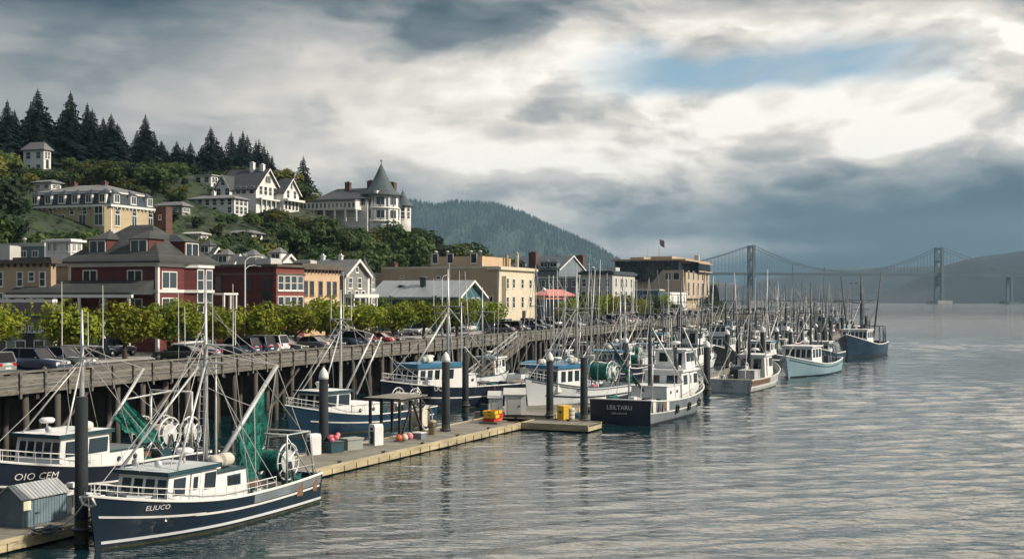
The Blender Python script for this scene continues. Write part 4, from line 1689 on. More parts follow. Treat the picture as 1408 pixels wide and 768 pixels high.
# 6 the stern-on boat at the end of the cross float
tc_ = (on_level(817, 580) + on_level(890, 588.5)) / 2
hd = Vector((0.44, 0.898, 0))
b = Boat('boat', tc_ + hd * 17.6, tc_, 'white housed fishing boat showing its navy lettered stern beside the cross float', B=5.5, fs=2.0, fm=1.65, fb=2.85, hull=GREYHULL, rake=0.6, tw=0.94, full=0.58, wire=0.028)
b.cap(CAPW, 0.06)
b.band('rub_strake', CAPW, lambda s: b.sheer(s) * 0.50, 0.0, 0.97, 0.10)
b.band('waterline_stripe', NAVY2, lambda s: 0.10, 0.0, 0.985, 0.14)
m = MB().b2((-b.L / 2 - 0.012, -b.half(0, 1) + .06, 0.02), (-b.L / 2 - 0.002, b.half(0, 1) - .06, 1.93))
m.build('transom_panel', NAVY, b.t)
b.transom_letter('LEILTARU', 0.05, 1.22, 0.50, LETW)
b.transom_letter('SAELLANOVER', 0.05, 0.86, 0.20, LETW)
b.house(1.4, 6.2, 3.5, 1.2, 3.7, nf=4, ns=3, rake=0.3, fascia=CAPW, wz=(0.55, 0.85))
b.house(3.4, 6.0, 2.8, 3.82, 5.4, nf=3, ns=2, rake=0.25, wz=(0.4, 0.85), name='flying_bridge', door=False)
b.trunk(-2.2, 1.38, 3.2, 1.2, 2.6, ports=2)
b.mast(-1.9, 1.3, 10.2, 0.20, trees=((8.6, 1.8), (7.6, 1.2)), material=DARKSTEEL)
b.pole((-2.1, 0.5, 2.2), (-6.2, 2.4, 7.1), 0.10, 'boom', DARKSTEEL)
b.pole((1.5, -1.7, 2.8), (-1.9, -0.1, 7.6), 0.08, 'boom')
b.pole((6.8, -2.3, 2.4), (3.2, -1.2, 7.4), 0.08, 'boom')
b.whip(-1.9, 1.6, 8.6, 11.2, .03)
b.whip(-1.9, -1.6, 8.6, 12.0, .03)
b.whip(4.2, 0.4, 5.4, 9.4, .03)
b.lines([((8.6, 0, 2.9), (-1.9, 0, 8.6)), ((-1.9, 0, 8.6), (-8.3, 1.5, 2.1)), ((-1.9, 0, 8.6), (-8.3, -1.5, 2.1)), ((-1.9, 1.8, 8.6), (-3, 2.6, 1.8)), ((-1.9, -1.8, 8.6), (-3, -2.6, 1.8)), ((-1.9, 0, 8.2), (-6.2, 2.4, 7.1))])
b.hang_net([(-2.6, 0.8, 2.9), (-3.8, 1.3, 4.3), (-5.0, 1.9, 5.7)], [(-2.6, 0.85, 2.7), (-3.7, 1.35, 3.3), (-4.6, 1.9, 5.0)], 0.16)
b.radar(4.8, 0, 5.5, 0.45)
b.light(2.0, 1.2, 3.8)
b.light(2.0, -1.2, 3.8)
m = MB().tube((2.2, -0.9, 3.8), (2.2, -0.9, 5.3), 0.2, n=10).tube((2.2, -0.9, 5.3), (1.9, -0.9, 5.6), 0.22, n=10)
m.build('exhaust_stack', DARKSTEEL, b.t)
b.rail(0.55, 0.985, 0.6, n=9)
b.clutter(-8.0, -6.0, 4.2, 1.45, 9, 54, [PINK, DARKSTEEL, TIRE, CAPW, REDP, NET])
b.clutter(-6.0, -3.0, 4.0, 1.3, 9, 55)
for k, (s, mt) in enumerate(((0.035, CANVAS), (0.10, DARKSTEEL), (0.15, RUST), (0.20, CAPW))):
    p = b.P(s, b.sheer(s) * .76, -1, 0.02)
    MB().box((p.x, p.y, p.z), (.62, 0.07, b.sheer(s) * .42)).build('fender_board', mt, b.t)
b.tires((0.33, 0.5, 0.66), -1, 0.28)
m = MB()
for y in (-1.6, 0.4):
    m.tube((-5.8, y, 1.4), (-5.8, y, 4.9), 0.07)
m.tube((-5.8, -1.6, 4.6), (-5.8, 0.4, 4.6), 0.05)
m.build('net_frame', ALU, b.t)

# 7 the rusty stern-on boat
tl, tr_ = on_level(977, 537), on_level(1031, 541)
tc_ = (tl + tr_) / 2
hd = Vector((0.42, 0.907, 0))
b = Boat('boat', tc_ + hd * 17.0, tc_, 'rust streaked grey fishing boat showing its low worn stern past the cross float', B=5.2, fs=1.35, fm=1.3, fb=2.7, hull=RUSTHULL, rake=0.5, tw=0.92, full=0.58, wire=0.035)
b.cap(CANVAS, 0.06)
b.transom_letter('BEEC', 0.3, 0.82, 0.40, LETD)
b.transom_letter('ORWA', 0.3, 0.42, 0.40, LETD)
b.band('rust_strake', RUST, lambda s: b.sheer(s) * 0.72, 0.0, 0.42, 0.5, sides=(-1,))
b.band('rub_strake', CAPW, lambda s: b.sheer(s) * 0.40, 0.0, 0.96, 0.10)
b.house(0.6, 4.6, 3.2, 1.0, 3.5, nf=4, ns=2, rake=0.3, fascia=CAPW, wz=(0.5, 0.85))
b.mast(-0.2, 1.0, 10.8, 0.22, trees=((8.2, 1.6), (6.8, 1.2)), material=DARKSTEEL)
b.pole((-0.4, 0, 2.2), (-5.2, 1.6, 5.4), 0.10, 'boom', DARKSTEEL)
b.pole((1.2, 1.5, 3.6), (0.6, 1.9, 12.8), 0.06)
b.pole((1.2, -1.5, 3.6), (0.6, -1.9, 13.2), 0.06)
b.lines([((8.3, 0, 2.7), (-0.2, 0, 8.2)), ((-0.2, 0, 8.2), (-8.0, 1.5, 1.5)), ((-0.2, 0, 8.2), (-8.0, -1.5, 1.5)), ((-0.2, 1.6, 8.2), (-2, 2.5, 1.4)), ((-0.2, -1.6, 8.2), (-2, -2.5, 1.4))])
m = MB().box((-4.6, -1.1, 1.5), (2.6, 1.8, 1.3)).box((-4.6, -1.1, 2.18), (2.7, 1.9, .06))
m.build('fish_bin', RUSTHULL, b.t)
b.radar(2.6, 0, 3.62, 0.45)
b.raft(1.4, 0.8, 3.62, 1.1, 0.28)
b.clutter(-7.6, -5.0, 3.6, 0.85, 7, 64)
b.clutter(-3.0, -0.8, 3.6, 0.85, 9, 65, hs=(.4, 1.2))
b.drum(-2.4, 2.0, 0.5, 0.85, 1.8, DARKSTEEL, 0.6)

# 8 the pale blue boat
bw = on_level(1084, 519)
hd = Vector((0.50, 0.866, 0))
b = Boat('boat', bw, bw + hd * 17.2, 'pale blue boat with a row of five cabin windows facing its high bow', B=5.4, fs=1.9, fm=1.45, fb=2.75, hull=PALEBLUE, rake=0.9, full=0.45, wire=0.04)
b.cap(CAPW, 0.08)
b.band('rub_strake', TEALTRIM, lambda s: b.sheer(s) - 0.42, 0.02, 0.98, 0.10)
b.band('waterline_stripe', NAVY2, lambda s: 0.08, 0.0, 0.98, 0.16)
b.house(0.5, 4.9, 3.9, 1.3, 3.75, nf=5, ns=3, rake=0.15, fascia=CAPW, door=False, wz=(0.45, 0.85))
b.mast(-1.0, 1.5, 12.0, 0.18, trees=((8.0, 1.8),), material=DARKSTEEL)
b.pole((-1.2, 0.2, 2.6), (-5.6, 0.8, 7.0), 0.11, 'boom', DARKSTEEL)
b.pole((0.4, 1.8, 3.9), (0.0, 2.1, 14.0), 0.06, material=DARKSTEEL)
b.pole((0.4, -1.8, 3.9), (0.0, -2.1, 14.4), 0.06, material=DARKSTEEL)
b.lines([((8.6, 0, 2.8), (-1, 0, 8)), ((-1, 0, 8), (-8, 0, 2)), ((-1, 1.8, 8), (-2, 2.5, 1.7)), ((-1, -1.8, 8), (-2, -2.5, 1.7))])
b.radar(2.4, 0.3, 3.85, 0.5)
b.clutter(-7.0, -2.0, 3.8, 0.9, 10, 74, hs=(.5, 1.5))
b.gantry(-6.0, 3.6, 1.0, 3.6, DARKSTEEL, r=.08)

# 9 the farthest of the big boats, dark blue, bow to the camera
bw = on_level(1166, 491)
hd = Vector((0.50, 0.866, 0))
b = Boat('boat', bw, bw + hd * 17.5, 'dark blue seiner with tall paired masts lying farthest out on the river', B=6.4, fs=2.2, fm=2.0, fb=3.9, hull=MIDBLUE, rake=1.2, full=0.45, wire=0.05)
b.cap(CAPW, 0.09)
b.house(0.8, 5.0, 4.6, 1.9, 4.5, nf=6, ns=3, rake=0.2, fascia=CAPW, door=False, wz=(0.5, 0.86))
b.mast(0.0, 1.9, 14.2, 0.32, trees=((9.6, 2.4), (8.0, 1.5)), material=DARKSTEEL)
b.pole((0.6, 2.2, 3.0), (-0.2, 3.4, 14.4), 0.16, material=DARKSTEEL)
b.pole((0.6, -2.2, 3.0), (-0.2, -3.6, 13.8), 0.16, material=DARKSTEEL)
b.pole((-0.2, 0, 3.5), (-6.0, 0.8, 7.6), 0.18, 'boom', DARKSTEEL)
b.lines([((8.7, 0, 4), (0, 0, 9.6)), ((0, 0, 9.6), (-8.5, 0, 2.6)), ((0, 2.4, 9.6), (-1, 3, 2)), ((0, -2.4, 9.6), (-1, -3, 2))])
b.radar(3.0, 0, 4.6, 0.6)
b.clutter(-7.0, -1.0, 4.4, 1.3, 12, 84, [DARKSTEEL, RUST, NET, TIRE], hs=(.6, 2.0))
b.gantry(-7.0, 4.6, 1.6, 5.0, DARKSTEEL, r=.10)
for y in (-2.2, -0.7, 0.8, 2.2):
    b.pole((-1.8 - abs(y), y, 1.6), (-1.8 - abs(y), y, 6.4 - abs(y) * .6), 0.18, 'net_post', DARKSTEEL)

# 10 the small blue boat between those two
bw = on_level(1121, 498)
b = Boat('boat', bw, bw + hd * 11.5, 'small blue boat with low white cabin between the pale blue and dark blue boats', B=4.0, fs=1.3, fm=1.3, fb=2.4, hull=MIDBLUE, rake=0.7, wire=0.05)
b.cap(CAPW, 0.08)
b.house(0.4, 3.2, 2.8, 1.2, 3.1, nf=3, ns=2, rake=0.2, door=False)
b.mast(-0.4, 1.2, 9.0, 0.12, trees=((6.8, 1.2),), material=DARKSTEEL)
b.lines([((5.6, 0, 2.4), (-0.4, 0, 6.8)), ((-0.4, 0, 6.8), (-5.5, 0, 1.6))])
b.clutter(-4.5, -1, 2.8, 0.8, 5, 94)


# ---- the rest of the fleet: five kinds, copied
def k_troller():
    b = Boat('boat', (6.6, 0), (-6.6, 0), 'x', B=4.1, fs=1.35, fm=1.25, fb=2.4, hull=WHITE_HULL, rake=0.7, wire=0.035)
    b.cap(TEALTRIM, 0.06)
    b.house(0.8, 4.0, 2.7, 1.1, 3.1, nf=3, ns=3, rake=0.2, fascia=TEALTRIM)
    b.mast(0.3, 1.2, 11.2, 0.12, trees=((8.4, 1.5), (5.2, 1.3)))
    for y in (1.6, -1.6):
        b.pole((0.8, y, 1.4), (0.2, y * 1.35, 13.0), 0.065, r1=0.04)
    b.pole((0.1, 0, 2.2), (-4.6, 0, 4.6), 0.07, 'boom')
    b.lines([((6.6, 0, 2.5), (0.3, 0, 8.4)), ((0.3, 0, 8.4), (-6.4, 0, 1.6)), ((0.3, 1.5, 8.4), (-1, 2, 1.4)), ((0.3, -1.5, 8.4), (-1, -2, 1.4)), ((0.2, 2.1, 12), (0.3, 0, 8.4)), ((0.2, -2.1, 12), (0.3, 0, 8.4))])
    b.radar(2.2, 0, 3.2, 0.4)
    b.clutter(-5.6, -0.4, 2.8, 0.8, 6, 101)
    return b.t


def k_seiner():
    b = Boat('boat', (7.4, 0), (-7.4, 0), 'x', B=4.7, fs=1.5, fm=1.5, fb=2.7, hull=NAVY2, rake=0.7, wire=0.035)
    b.cap(CAPW, 0.07)
    b.band('rub_strake', CAPW, lambda s: b.sheer(s) * .55, 0.03, 0.94, 0.12)
    b.house(0.2, 4.4, 3.2, 1.4, 3.6, nf=4, ns=3, rake=0.3, fascia=BLUEROOF, roof=BLUEROOF)
    b.mast(-0.4, 1.5, 10.6, 0.16, trees=((8.0, 1.9), (6.6, 1.2)))
    b.pole((-0.6, 0, 2.8), (-5.2, 0.6, 7.2), 0.10, 'boom')
    b.pole((2.8, 1.2, 3.7), (-0.3, 0.2, 7.6), 0.06)
    b.whip(-0.4, 1.7, 8.0, 12.4, 0.035)
    b.whip(-0.4, -1.7, 8.0, 13.0, 0.035)
    b.lines([((7.4, 0, 2.8), (-0.4, 0, 8)), ((-0.4, 0, 8), (-7.2, 0, 2)), ((-0.4, 1.9, 8), (-2, 2.3, 1.6)), ((-0.4, -1.9, 8), (-2, -2.3, 1.6)), ((-0.4, 0, 8), (-5.2, 0.6, 7.2))])
    b.drum(-5.0, 2.3, 0.6, 0.95, 1.9, NET)
    b.radar(2.4, 0.4, 3.75, 0.45)
    b.raft(1.2, -0.8, 3.75, 1.1, 0.28)
    b.clutter(-3.8, -1.0, 3.2, 1.0, 6, 102)
    return b.t


def k_gillnetter():
    b = Boat('boat', (5.2, 0), (-5.2, 0), 'x', B=3.6, fs=1.2, fm=1.15, fb=1.9, hull=WHITE_HULL, rake=0.6, wire=0.035)
    b.band('rub_strake', NAVY, lambda s: b.sheer(s) - .25, 0.02, 0.96, 0.10)
    b.house(-1.2, 2.6, 2.6, 0.9, 2.9, nf=3, ns=3, rake=0.5, door=False)
    b.mast(-0.6, 2.9, 7.6, 0.08, trees=((6.0, 0.9),))
    b.whip(0.4, 0.8, 2.9, 8.6, 0.03)
    b.drum(-3.0, 1.9, 0.5, 0.8, 1.6, CANVAS)
    b.clutter(-4.6, -3.9, 2.4, 0.7, 3, 103)
    b.rail(0.7, 0.97, 0.5, n=5)
    return b.t


def k_sloop():
    b = Boat('boat', (5.4, 0), (-5.4, 0), 'x', B=3.2, fs=1.05, fm=0.95, fb=1.35, hull=WHITE_HULL, rake=0.9, bulwark=0.12, tw=0.7, full=0.42, name='sailing_boat', wire=0.03)
    b.trunk(-1.6, 2.2, 1.9, 0.8, 1.5, ports=3)
    b.mast(0.9, 0.9, 14.0, 0.085, trees=((9.0, 0.9), (5.6, 1.1)))
    b.pole((0.8, 0, 2.0), (-3.8, 0, 2.1), 0.07, 'boom')
    m = MB().path([(0.6, 0, 2.2), (-1.5, 0, 2.26), (-3.7, 0, 2.2)], [.2, .17, .1], 8)
    m.build('furled_sail', BLUEROOF, b.t)
    b.lines([((6.2, 0, 1.4), (0.9, 0, 13.8)), ((0.9, 0, 13.8), (-5.3, 0, 1.1)), ((0.9, 1.1, 5.6), (0.9, 1.5, 1)), ((0.9, -1.1, 5.6), (0.9, -1.5, 1)), ((0.9, 0, 13.6), (0.9, 1.1, 5.6)), ((0.9, 0, 13.6), (0.9, -1.1, 5.6))])
    return b.t


def k_trawler():
    b = Boat('boat', (8.2, 0), (-8.2, 0), 'x', B=5.2, fs=1.7, fm=1.5, fb=3.0, hull=MIDBLUE, rake=0.9, wire=0.04)
    b.cap(CAPW, 0.08)
    b.house(-1.5, 3.8, 3.6, 1.5, 3.8, nf=4, ns=4, rake=0.2, fascia=CAPW, door=False)
    b.house(0.8, 3.4, 2.8, 3.92, 5.6, nf=3, ns=2, rake=0.2, name='flying_bridge', door=False)
    b.mast(-2.4, 1.5, 12.4, 0.20, trees=((9.4, 2.2), (7.8, 1.4)), material=DARKSTEEL)
    for y in (2.1, -2.1):
        b.pole((-1.8, y, 1.8), (-2.4, y * 1.5, 13.6), 0.09, material=DARKSTEEL)
    b.pole((-2.6, 0, 3.0), (-7.0, 0, 7.4), 0.11, 'boom', DARKSTEEL)
    b.lines([((8.2, 0, 3), (-2.4, 0, 9.4)), ((-2.4, 0, 9.4), (-8, 1.4, 2.2)), ((-2.4, 0, 9.4), (-8, -1.4, 2.2)), ((-2.4, 2.2, 9.4), (-3.5, 2.5, 1.8)), ((-2.4, -2.2, 9.4), (-3.5, -2.5, 1.8))])
    b.gantry(-7.0, 4.0, 1.4, 4.4, DARKSTEEL, r=.08)
    b.radar(2.0, 0, 5.7, 0.5)
    b.clutter(-6.5, -3, 3.8, 1.0, 7, 104)
    return b.t


n0 = len(LAB)
KB = {'troller': k_troller(), 'net seiner': k_seiner(), 'gillnetter': k_gillnetter(), 'sailing boat': k_sloop(), 'two storey trawler': k_trawler()}
index_children()
HULLC = {'white': WHITE_HULL, 'black': BLACKHULL, 'navy': NAVY2, 'blue': MIDBLUE, 'grey': GREYHULL, 'green': GREENHULL, 'pale blue': PALEBLUE, 'red': REDHULL, 'rusty': RUSTHULL}
rnd = random.Random(77)
berths = [  # x, Z, kind, heading sign, hull
    (7.0, 134, 0, -1, 'white'), (13.0, 150, 1, -1, 'navy'), (-3.5, 141, 0, 1, 'white'), (2.5, 150, 3, 1, 'white'), (18.6, 143, 2, 1, 'white'),
    (37.6, 183, 1, -1, 'navy'), (22.5, 160, 4, 1, 'grey'), (7.0, 164, 0, -1, 'blue'), (15.6, 172, 1, -1, 'white'), (26.5, 176, 0, 1, 'white'),
    (45.0, 207, 0, -1, 'white'), (12.0, 182, 3, -1, 'white'), (21.0, 190, 2, -1, 'white'), (33.5, 197, 4, -1, 'black')]
fill = []
for lane, (a, c) in enumerate((((9, 196), (64, 350)), ((20, 205), (80, 372)), ((34, 216), (96, 395)), ((48, 226), (106, 390)))):
    n = 13
    for k in range(n):
        q = (k + 0.5) / n
        fill.append((a[0] + (c[0] - a[0]) * q + rnd.uniform(-1, 1), a[1] + (c[1] - a[1]) * q + rnd.uniform(-2, 2), rnd.choice((0, 2, 1, 2, 3, 4, 0, 1)), rnd.choice((1, -1)), rnd.choice(list(HULLC))))
for k in range(14):
    z = 375 + k * 9
    fill.append((76 + (z - 375) * .34 + rnd.uniform(-9, 30), z, rnd.choice((0, 1, 3, 4)), rnd.choice((1, -1)), rnd.choice(list(HULLC))))
kinds = list(KB)
first = set()
PLACES = ((150, 'just behind the blue roofed boats'), (178, 'moored below the pier trees'), (215, 'level with the pale blue boat'), (270, 'in the middle of the marina'), (340, 'in the far half of the marina'), (9999, 'at the farthest end of the marina'))
for x, Z, ki, sg, hc in berths + fill:
    kd = kinds[ki]
    src = KB[kd]
    if Z > 430 and ki == 0:
        pass
    ang = math.atan2(MD.y * sg, MD.x * sg) + rnd.uniform(-.06, .06)
    if kd in first:
        c = dup(src, (x, Z, 0), ang)
    else:
        c = src
        first.add(kd)
        c.location = (x, Z, 0)
        c.rotation_euler = (0, 0, ang)
    c['category'] = 'sailing boat' if ki == 3 else 'boat'
    c['group'] = 'boats filling the marina'
    for ch in COL.objects if False else c.children:
        if ch.name.split('.')[0] in ('hull', 'bulwark'):
            paint(ch, HULLC[hc])
    if Z > 185 and rnd.random() < .85:
        for ch in c.children:
            if ch.name.split('.')[0] in ('mast', 'outrigger_pole', 'boom', 'whip_antenna'):
                paint(ch, DARKSTEEL)
    if rnd.random() < 0.4 and ki != 3:
        for ch in c.children:
            if ch.name.split('.')[0] in ('roof', 'roof_trim'):
                paint(ch, rnd.choice((BLUEROOF, WHITE, TEALTRIM, CANVAS)))
    pl = next(p for z, p in PLACES if Z < z)
    lab(c, hc + ' hulled ' + kd, pl)

# ------------------------------------------------------------------ buildings
REDPAINT = striped('red_clapboard', (0.135, 0.032, 0.030), (0.06, 0.015, 0.015), 0.16, 2, 0.14, 0.7, 0.25)
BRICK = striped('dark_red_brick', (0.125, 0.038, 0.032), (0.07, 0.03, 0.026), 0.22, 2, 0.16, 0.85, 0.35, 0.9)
BRICK2 = striped('lit_red_brick', (0.23, 0.062, 0.048), (0.11, 0.04, 0.034), 0.22, 2, 0.16, 0.85, 0.3, 0.9)  # brighter copy of the brick: sunlight on the front put into its colour
TAN = mat('tan_stucco', (0.44, 0.33, 0.22), 0.85, 0.13, 0.35, stain=((0.22, 0.17, 0.12), 0.62, 0.5))
PEACH = mat('peach_stucco', (0.56, 0.40, 0.26), 0.85, 0.10, 0.4, stain=((0.34, 0.23, 0.14), 0.64, 0.5))
SAND = mat('sand_render', (0.47, 0.37, 0.265), 0.85, 0.12, 0.4)
CREAM = mat('cream_stucco', (0.60, 0.54, 0.41), 0.85, 0.10, 0.4, stain=((0.33, 0.28, 0.20), 0.64, 0.5))
YELLOWB = striped('yellow_clapboard', (0.50, 0.405, 0.26), (0.34, 0.28, 0.18), 0.22, 2, 0.12, 0.8, 0.12, 0.4)
WHITECLAP = striped('white_clapboard', (0.76, 0.75, 0.72), (0.54, 0.54, 0.52), 0.22, 2, 0.12, 0.75, 0.10, 0.5)
GREYCLAP = striped('grey_clapboard', (0.23, 0.235, 0.225), (0.13, 0.13, 0.125), 0.18, 2, 0.12, 0.8, 0.18, 0.5)
GREENGREY = mat('green_grey_render', (0.27, 0.30, 0.27), 0.8, 0.14, 0.5)
MAUVE = mat('mauve_fascia', (0.19, 0.155, 0.16), 0.7, 0.15, 0.5)
TEALCLAP = striped('teal_clapboard', (0.035, 0.115, 0.145), (0.02, 0.07, 0.09), 0.2, 2, 0.12, 0.75, 0.2, 0.5)
BLUEGREY = mat('blue_grey_render', (0.15, 0.19, 0.22), 0.8, 0.2, 0.4)
LIGHTGREY = mat('light_grey_render', (0.50, 0.50, 0.47), 0.8, 0.12, 0.5, stain=((0.28, 0.27, 0.25), 0.62, 0.5))
SLATE = striped('dark_slate_shingle', (0.062, 0.070, 0.078), (0.028, 0.032, 0.036), 0.24, 2, 0.2, 0.8, 0.35, 0.7)
SHINGLE = striped('dark_grey_shingle', (0.055, 0.060, 0.060), (0.026, 0.029, 0.029), 0.22, 2, 0.2, 0.9, 0.35, 0.8)
GREYROOF = striped('grey_shingle', (0.17, 0.175, 0.18), (0.09, 0.092, 0.095), 0.25, 2, 0.16, 0.85, 0.25, 0.7)
METALROOF = striped('blue_grey_metal_roof', (0.24, 0.27, 0.29), (0.13, 0.15, 0.16), 0.6, 1, 0.08, 0.5, 0.15, 0.4)
TARROOF = mat('flat_tar_roof', (0.11, 0.11, 0.11), 0.9, 0.3, 0.4)
BLUEMANSARD = striped('blue_slate_mansard', (0.040, 0.062, 0.082), (0.02, 0.03, 0.04), 0.3, 2, 0.2, 0.75, 0.3, 0.7)
TEALSPIRE = striped('teal_grey_spire', (0.075, 0.105, 0.115), (0.04, 0.055, 0.06), 0.3, 2, 0.2, 0.7, 0.3, 0.7)
DARKGLASS = glassy('dark_curtain_glass', (0.022, 0.034, 0.044), 0.12)
DOORDARK = mat('dark_door', (0.03, 0.03, 0.032), 0.5, 0.3, 1.5)
CHIMBRICK = striped('chimney_brick', (0.13, 0.065, 0.05), (0.08, 0.045, 0.04), 0.22, 2, 0.16, 0.9, 0.3, 1.5)
CORNICE = mat('dark_cornice', (0.10, 0.085, 0.07), 0.7, 0.25, 0.8)
AWN = striped('red_canvas', (0.48, 0.075, 0.07), (0.52, 0.30, 0.26), 1.1, 0, 0.45, 0.85, 0.15, 0.5)

WCACHE = {}


def win_mesh(w, h, sash, trim):
    k = (round(w, 2), round(h, 2), sash, trim.name)
    if k not in WCACHE:
        f = MB()
        t = 0.11
        f.b2((-w / 2 - t, -0.07, -t), (-w / 2, 0.01, h + t))
        f.b2((w / 2, -0.07, -t), (w / 2 + t, 0.01, h + t))
        f.b2((-w / 2, -0.07, h), (w / 2, 0.01, h + t))
        f.b2((-w / 2 - t * 1.4, -0.13, -t - 0.09), (w / 2 + t * 1.4, 0.008, -t - 0.002))
        f.b2((-w / 2, -0.07, -t), (w / 2, 0.01, 0))
        if 'h' in sash:
            f.b2((-w / 2, -0.05, h * .5 - .035), (w / 2, 0.008, h * .5 + .035))
        n = sum(c == 'v' for c in sash)
        for i in range(n):
            x = -w / 2 + w * (i + 1) / (n + 1)
            if 'h' in sash:
                f.b2((x - .05, -0.055, 0), (x + .05, 0.006, h * .5 - .036))
                f.b2((x - .05, -0.055, h * .5 + .036), (x + .05, 0.006, h))
            else:
                f.b2((x - .05, -0.055, 0), (x + .05, 0.006, h))
        p = MB().b2((-w / 2 + .002, -0.028, .002), (w / 2 - .002, 0.004, h - .002))
        WCACHE[k] = (f.mesh('window', trim), p.mesh('pane', HWIN))
    return WCACHE[k]


class House:
    """x along the street away from the camera, y inland; the waterfront face is y=0, the face towards the camera x=0"""
    def __init__(self, label, xc, Z, xl, xr, base=4.6, cat='building', name='building', group=None, rot=ROT, trim=TRIM):
        C = at(xc, HY, Z)
        C.z = 0
        r = (xl - HX) / FPX
        self.D = (r * C.y - C.x) / (V.x - r * V.y)
        r = (xr - HX) / FPX
        self.W = (r * C.y - C.x) / (U.x - r * U.y)
        self.Z = Z
        self.C = C
        self.base = base
        self.trim = trim
        self.t = thing(name, cat, (C.x, C.y, base), ROT, group, label)

    def z(self, y):
        """height above the base seen at photo row y at the corner"""
        return CAMH + (HY - y) / FPX * self.Z - self.base

    def zat(self, y, lx, ly):
        """the same at a spot of the house lx along the street and ly inland"""
        return CAMH + (HY - y) / FPX * (self.C.y + U.y * lx + V.y * ly) - self.base

    def a_x(self, px):
        """distance inland along the camera face at photo column px"""
        r = (px - HX) / FPX
        return (r * self.C.y - self.C.x) / (V.x - r * V.y)

    def a_y(self, px):
        r = (px - HX) / FPX
        return (r * self.C.y - self.C.x) / (U.x - r * U.y)

    def wall(self, mat_, z1, x0=0, x1=None, y0=0, y1=None, z0=-1.5, name='wall'):
        x1 = self.W if x1 is None else x1
        y1 = self.D if y1 is None else y1
        return MB().b2((x0, y0, z0), (x1, y1, z1)).build(name, mat_, self.t)

    def flat(self, z1, mat_=TARROOF, par=None, x0=0, x1=None, y0=0, y1=None, h=0.5, t=0.25):
        x1 = self.W if x1 is None else x1
        y1 = self.D if y1 is None else y1
        MB().b2((x0 + t, y0 + t, z1 + .004), (x1 - t, y1 - t, z1 + .05)).build('roof', mat_, self.t)
        m = MB()
        m.b2((x0, y0, z1 + .002), (x1, y0 + t, z1 + h))
        m.b2((x0, y1 - t, z1 + .002), (x1, y1, z1 + h))
        m.b2((x0, y0 + t, z1 + .002), (x0 + t, y1 - t, z1 + h))
        m.b2((x1 - t, y0 + t, z1 + .002), (x1, y1 - t, z1 + h))
        m.build('parapet', par or TRIM, self.t)

    def cornice(self, z, out, h, mat_=TRIM, x0=0, x1=None, y0=0, y1=None, dentil=0, name='cornice'):
        x1 = self.W if x1 is None else x1
        y1 = self.D if y1 is None else y1
        m = MB()
        m.b2((x0 - out, y0 - out, z), (x1 + out, y0 - .003, z + h))
        m.b2((x0 - out, y1 + .003, z), (x1 + out, y1 + out, z + h))
        m.b2((x0 - out, y0 - .003, z), (x0 - .003, y1 + .003, z + h))
        m.b2((x1 + .003, y0 - .003, z), (x1 + out, y1 + .003, z + h))
        if dentil:
            k = 0.3
            while k < x1 - x0:
                m.b2((x0 + k, y0 - out * .7, z - h * .8), (x0 + k + .22, y0 - .004, z - .002))
                k += dentil
            k = 0.3
            while k < y1 - y0:
                m.b2((x0 - out * .7, y0 + k, z - h * .8), (x0 - .004, y0 + k + .22, z - .002))
                k += dentil
        m.build(name, mat_, self.t)

    def win(self, face, a, z, w, h, sash='h', off=0.0, trim=None, parent=None):
        f, p = win_mesh(w, h, sash, trim or self.trim)
        if face == 'y':
            o = obj('window', f, parent or self.t, (a, off, z))
        else:
            o = obj('window', f, parent or self.t, (off, a, z))
            o.rotation_euler = (0, 0, -math.pi / 2)
        obj('pane', p, o)
        return o

    def wins(self, face, aa, z, w, h, sash='h', off=0.0):
        for a in aa:
            self.win(face, a, z, w, h, sash, off)

    def winpx(self, face, x0, x1, y0, y1, sash='h', off=0.0):
        """a window at photo columns and rows"""
        f = self.a_x if face == 'x' else self.a_y
        a0, a1 = f(x0), f(x1)
        k = (self.C.y + (V.y if face == 'x' else U.y) * (a0 + a1) / 2) / self.Z
        z0 = CAMH + (HY - y1) / FPX * self.Z * k - self.base
        z1 = CAMH + (HY - y0) / FPX * self.Z * k - self.base
        return self.win(face, (a0 + a1) / 2, z0 + .1, abs(a1 - a0) - .22, z1 - z0 - .2, sash, off)

    def hip(self, z0, z1, over=0.5, mat_=SLATE, x0=0, x1=None, y0=0, y1=None, ridge=0.35, name='roof', th=0.18):
        x1 = self.W if x1 is None else x1
        y1 = self.D if y1 is None else y1
        X0, X1, Y0, Y1 = x0 - over, x1 + over, y0 - over, y1 + over
        w, d = X1 - X0, Y1 - Y0
        m = MB()
        lo = [(X0, Y0, z0), (X1, Y0, z0), (X1, Y1, z0), (X0, Y1, z0)]
        mid = [(x, y, z0 + th) for x, y, _ in lo]
        if w >= d:
            ins = w / 2 * (1 - ridge)
            r = [(X0 + ins, (Y0 + Y1) / 2, z1), (X1 - ins, (Y0 + Y1) / 2, z1)]
            i = m.addv(lo + mid + r)
            fs = [(4, 5, 9, 8), (5, 6, 9), (6, 7, 8, 9), (7, 4, 8)]
        else:
            ins = d / 2 * (1 - ridge)
            r = [((X0 + X1) / 2, Y0 + ins, z1), ((X0 + X1) / 2, Y1 - ins, z1)]
            i = m.addv(lo + mid + r)
            fs = [(4, 5, 8), (5, 6, 9, 8), (6, 7, 9), (7, 4, 8, 9)]
        for f in [(3, 2, 1, 0), (0, 1, 5, 4), (1, 2, 6, 5), (2, 3, 7, 6), (3, 0, 4, 7)] + fs:
            m.face([i + k for k in f])
        return m.build(name, mat_, self.t)

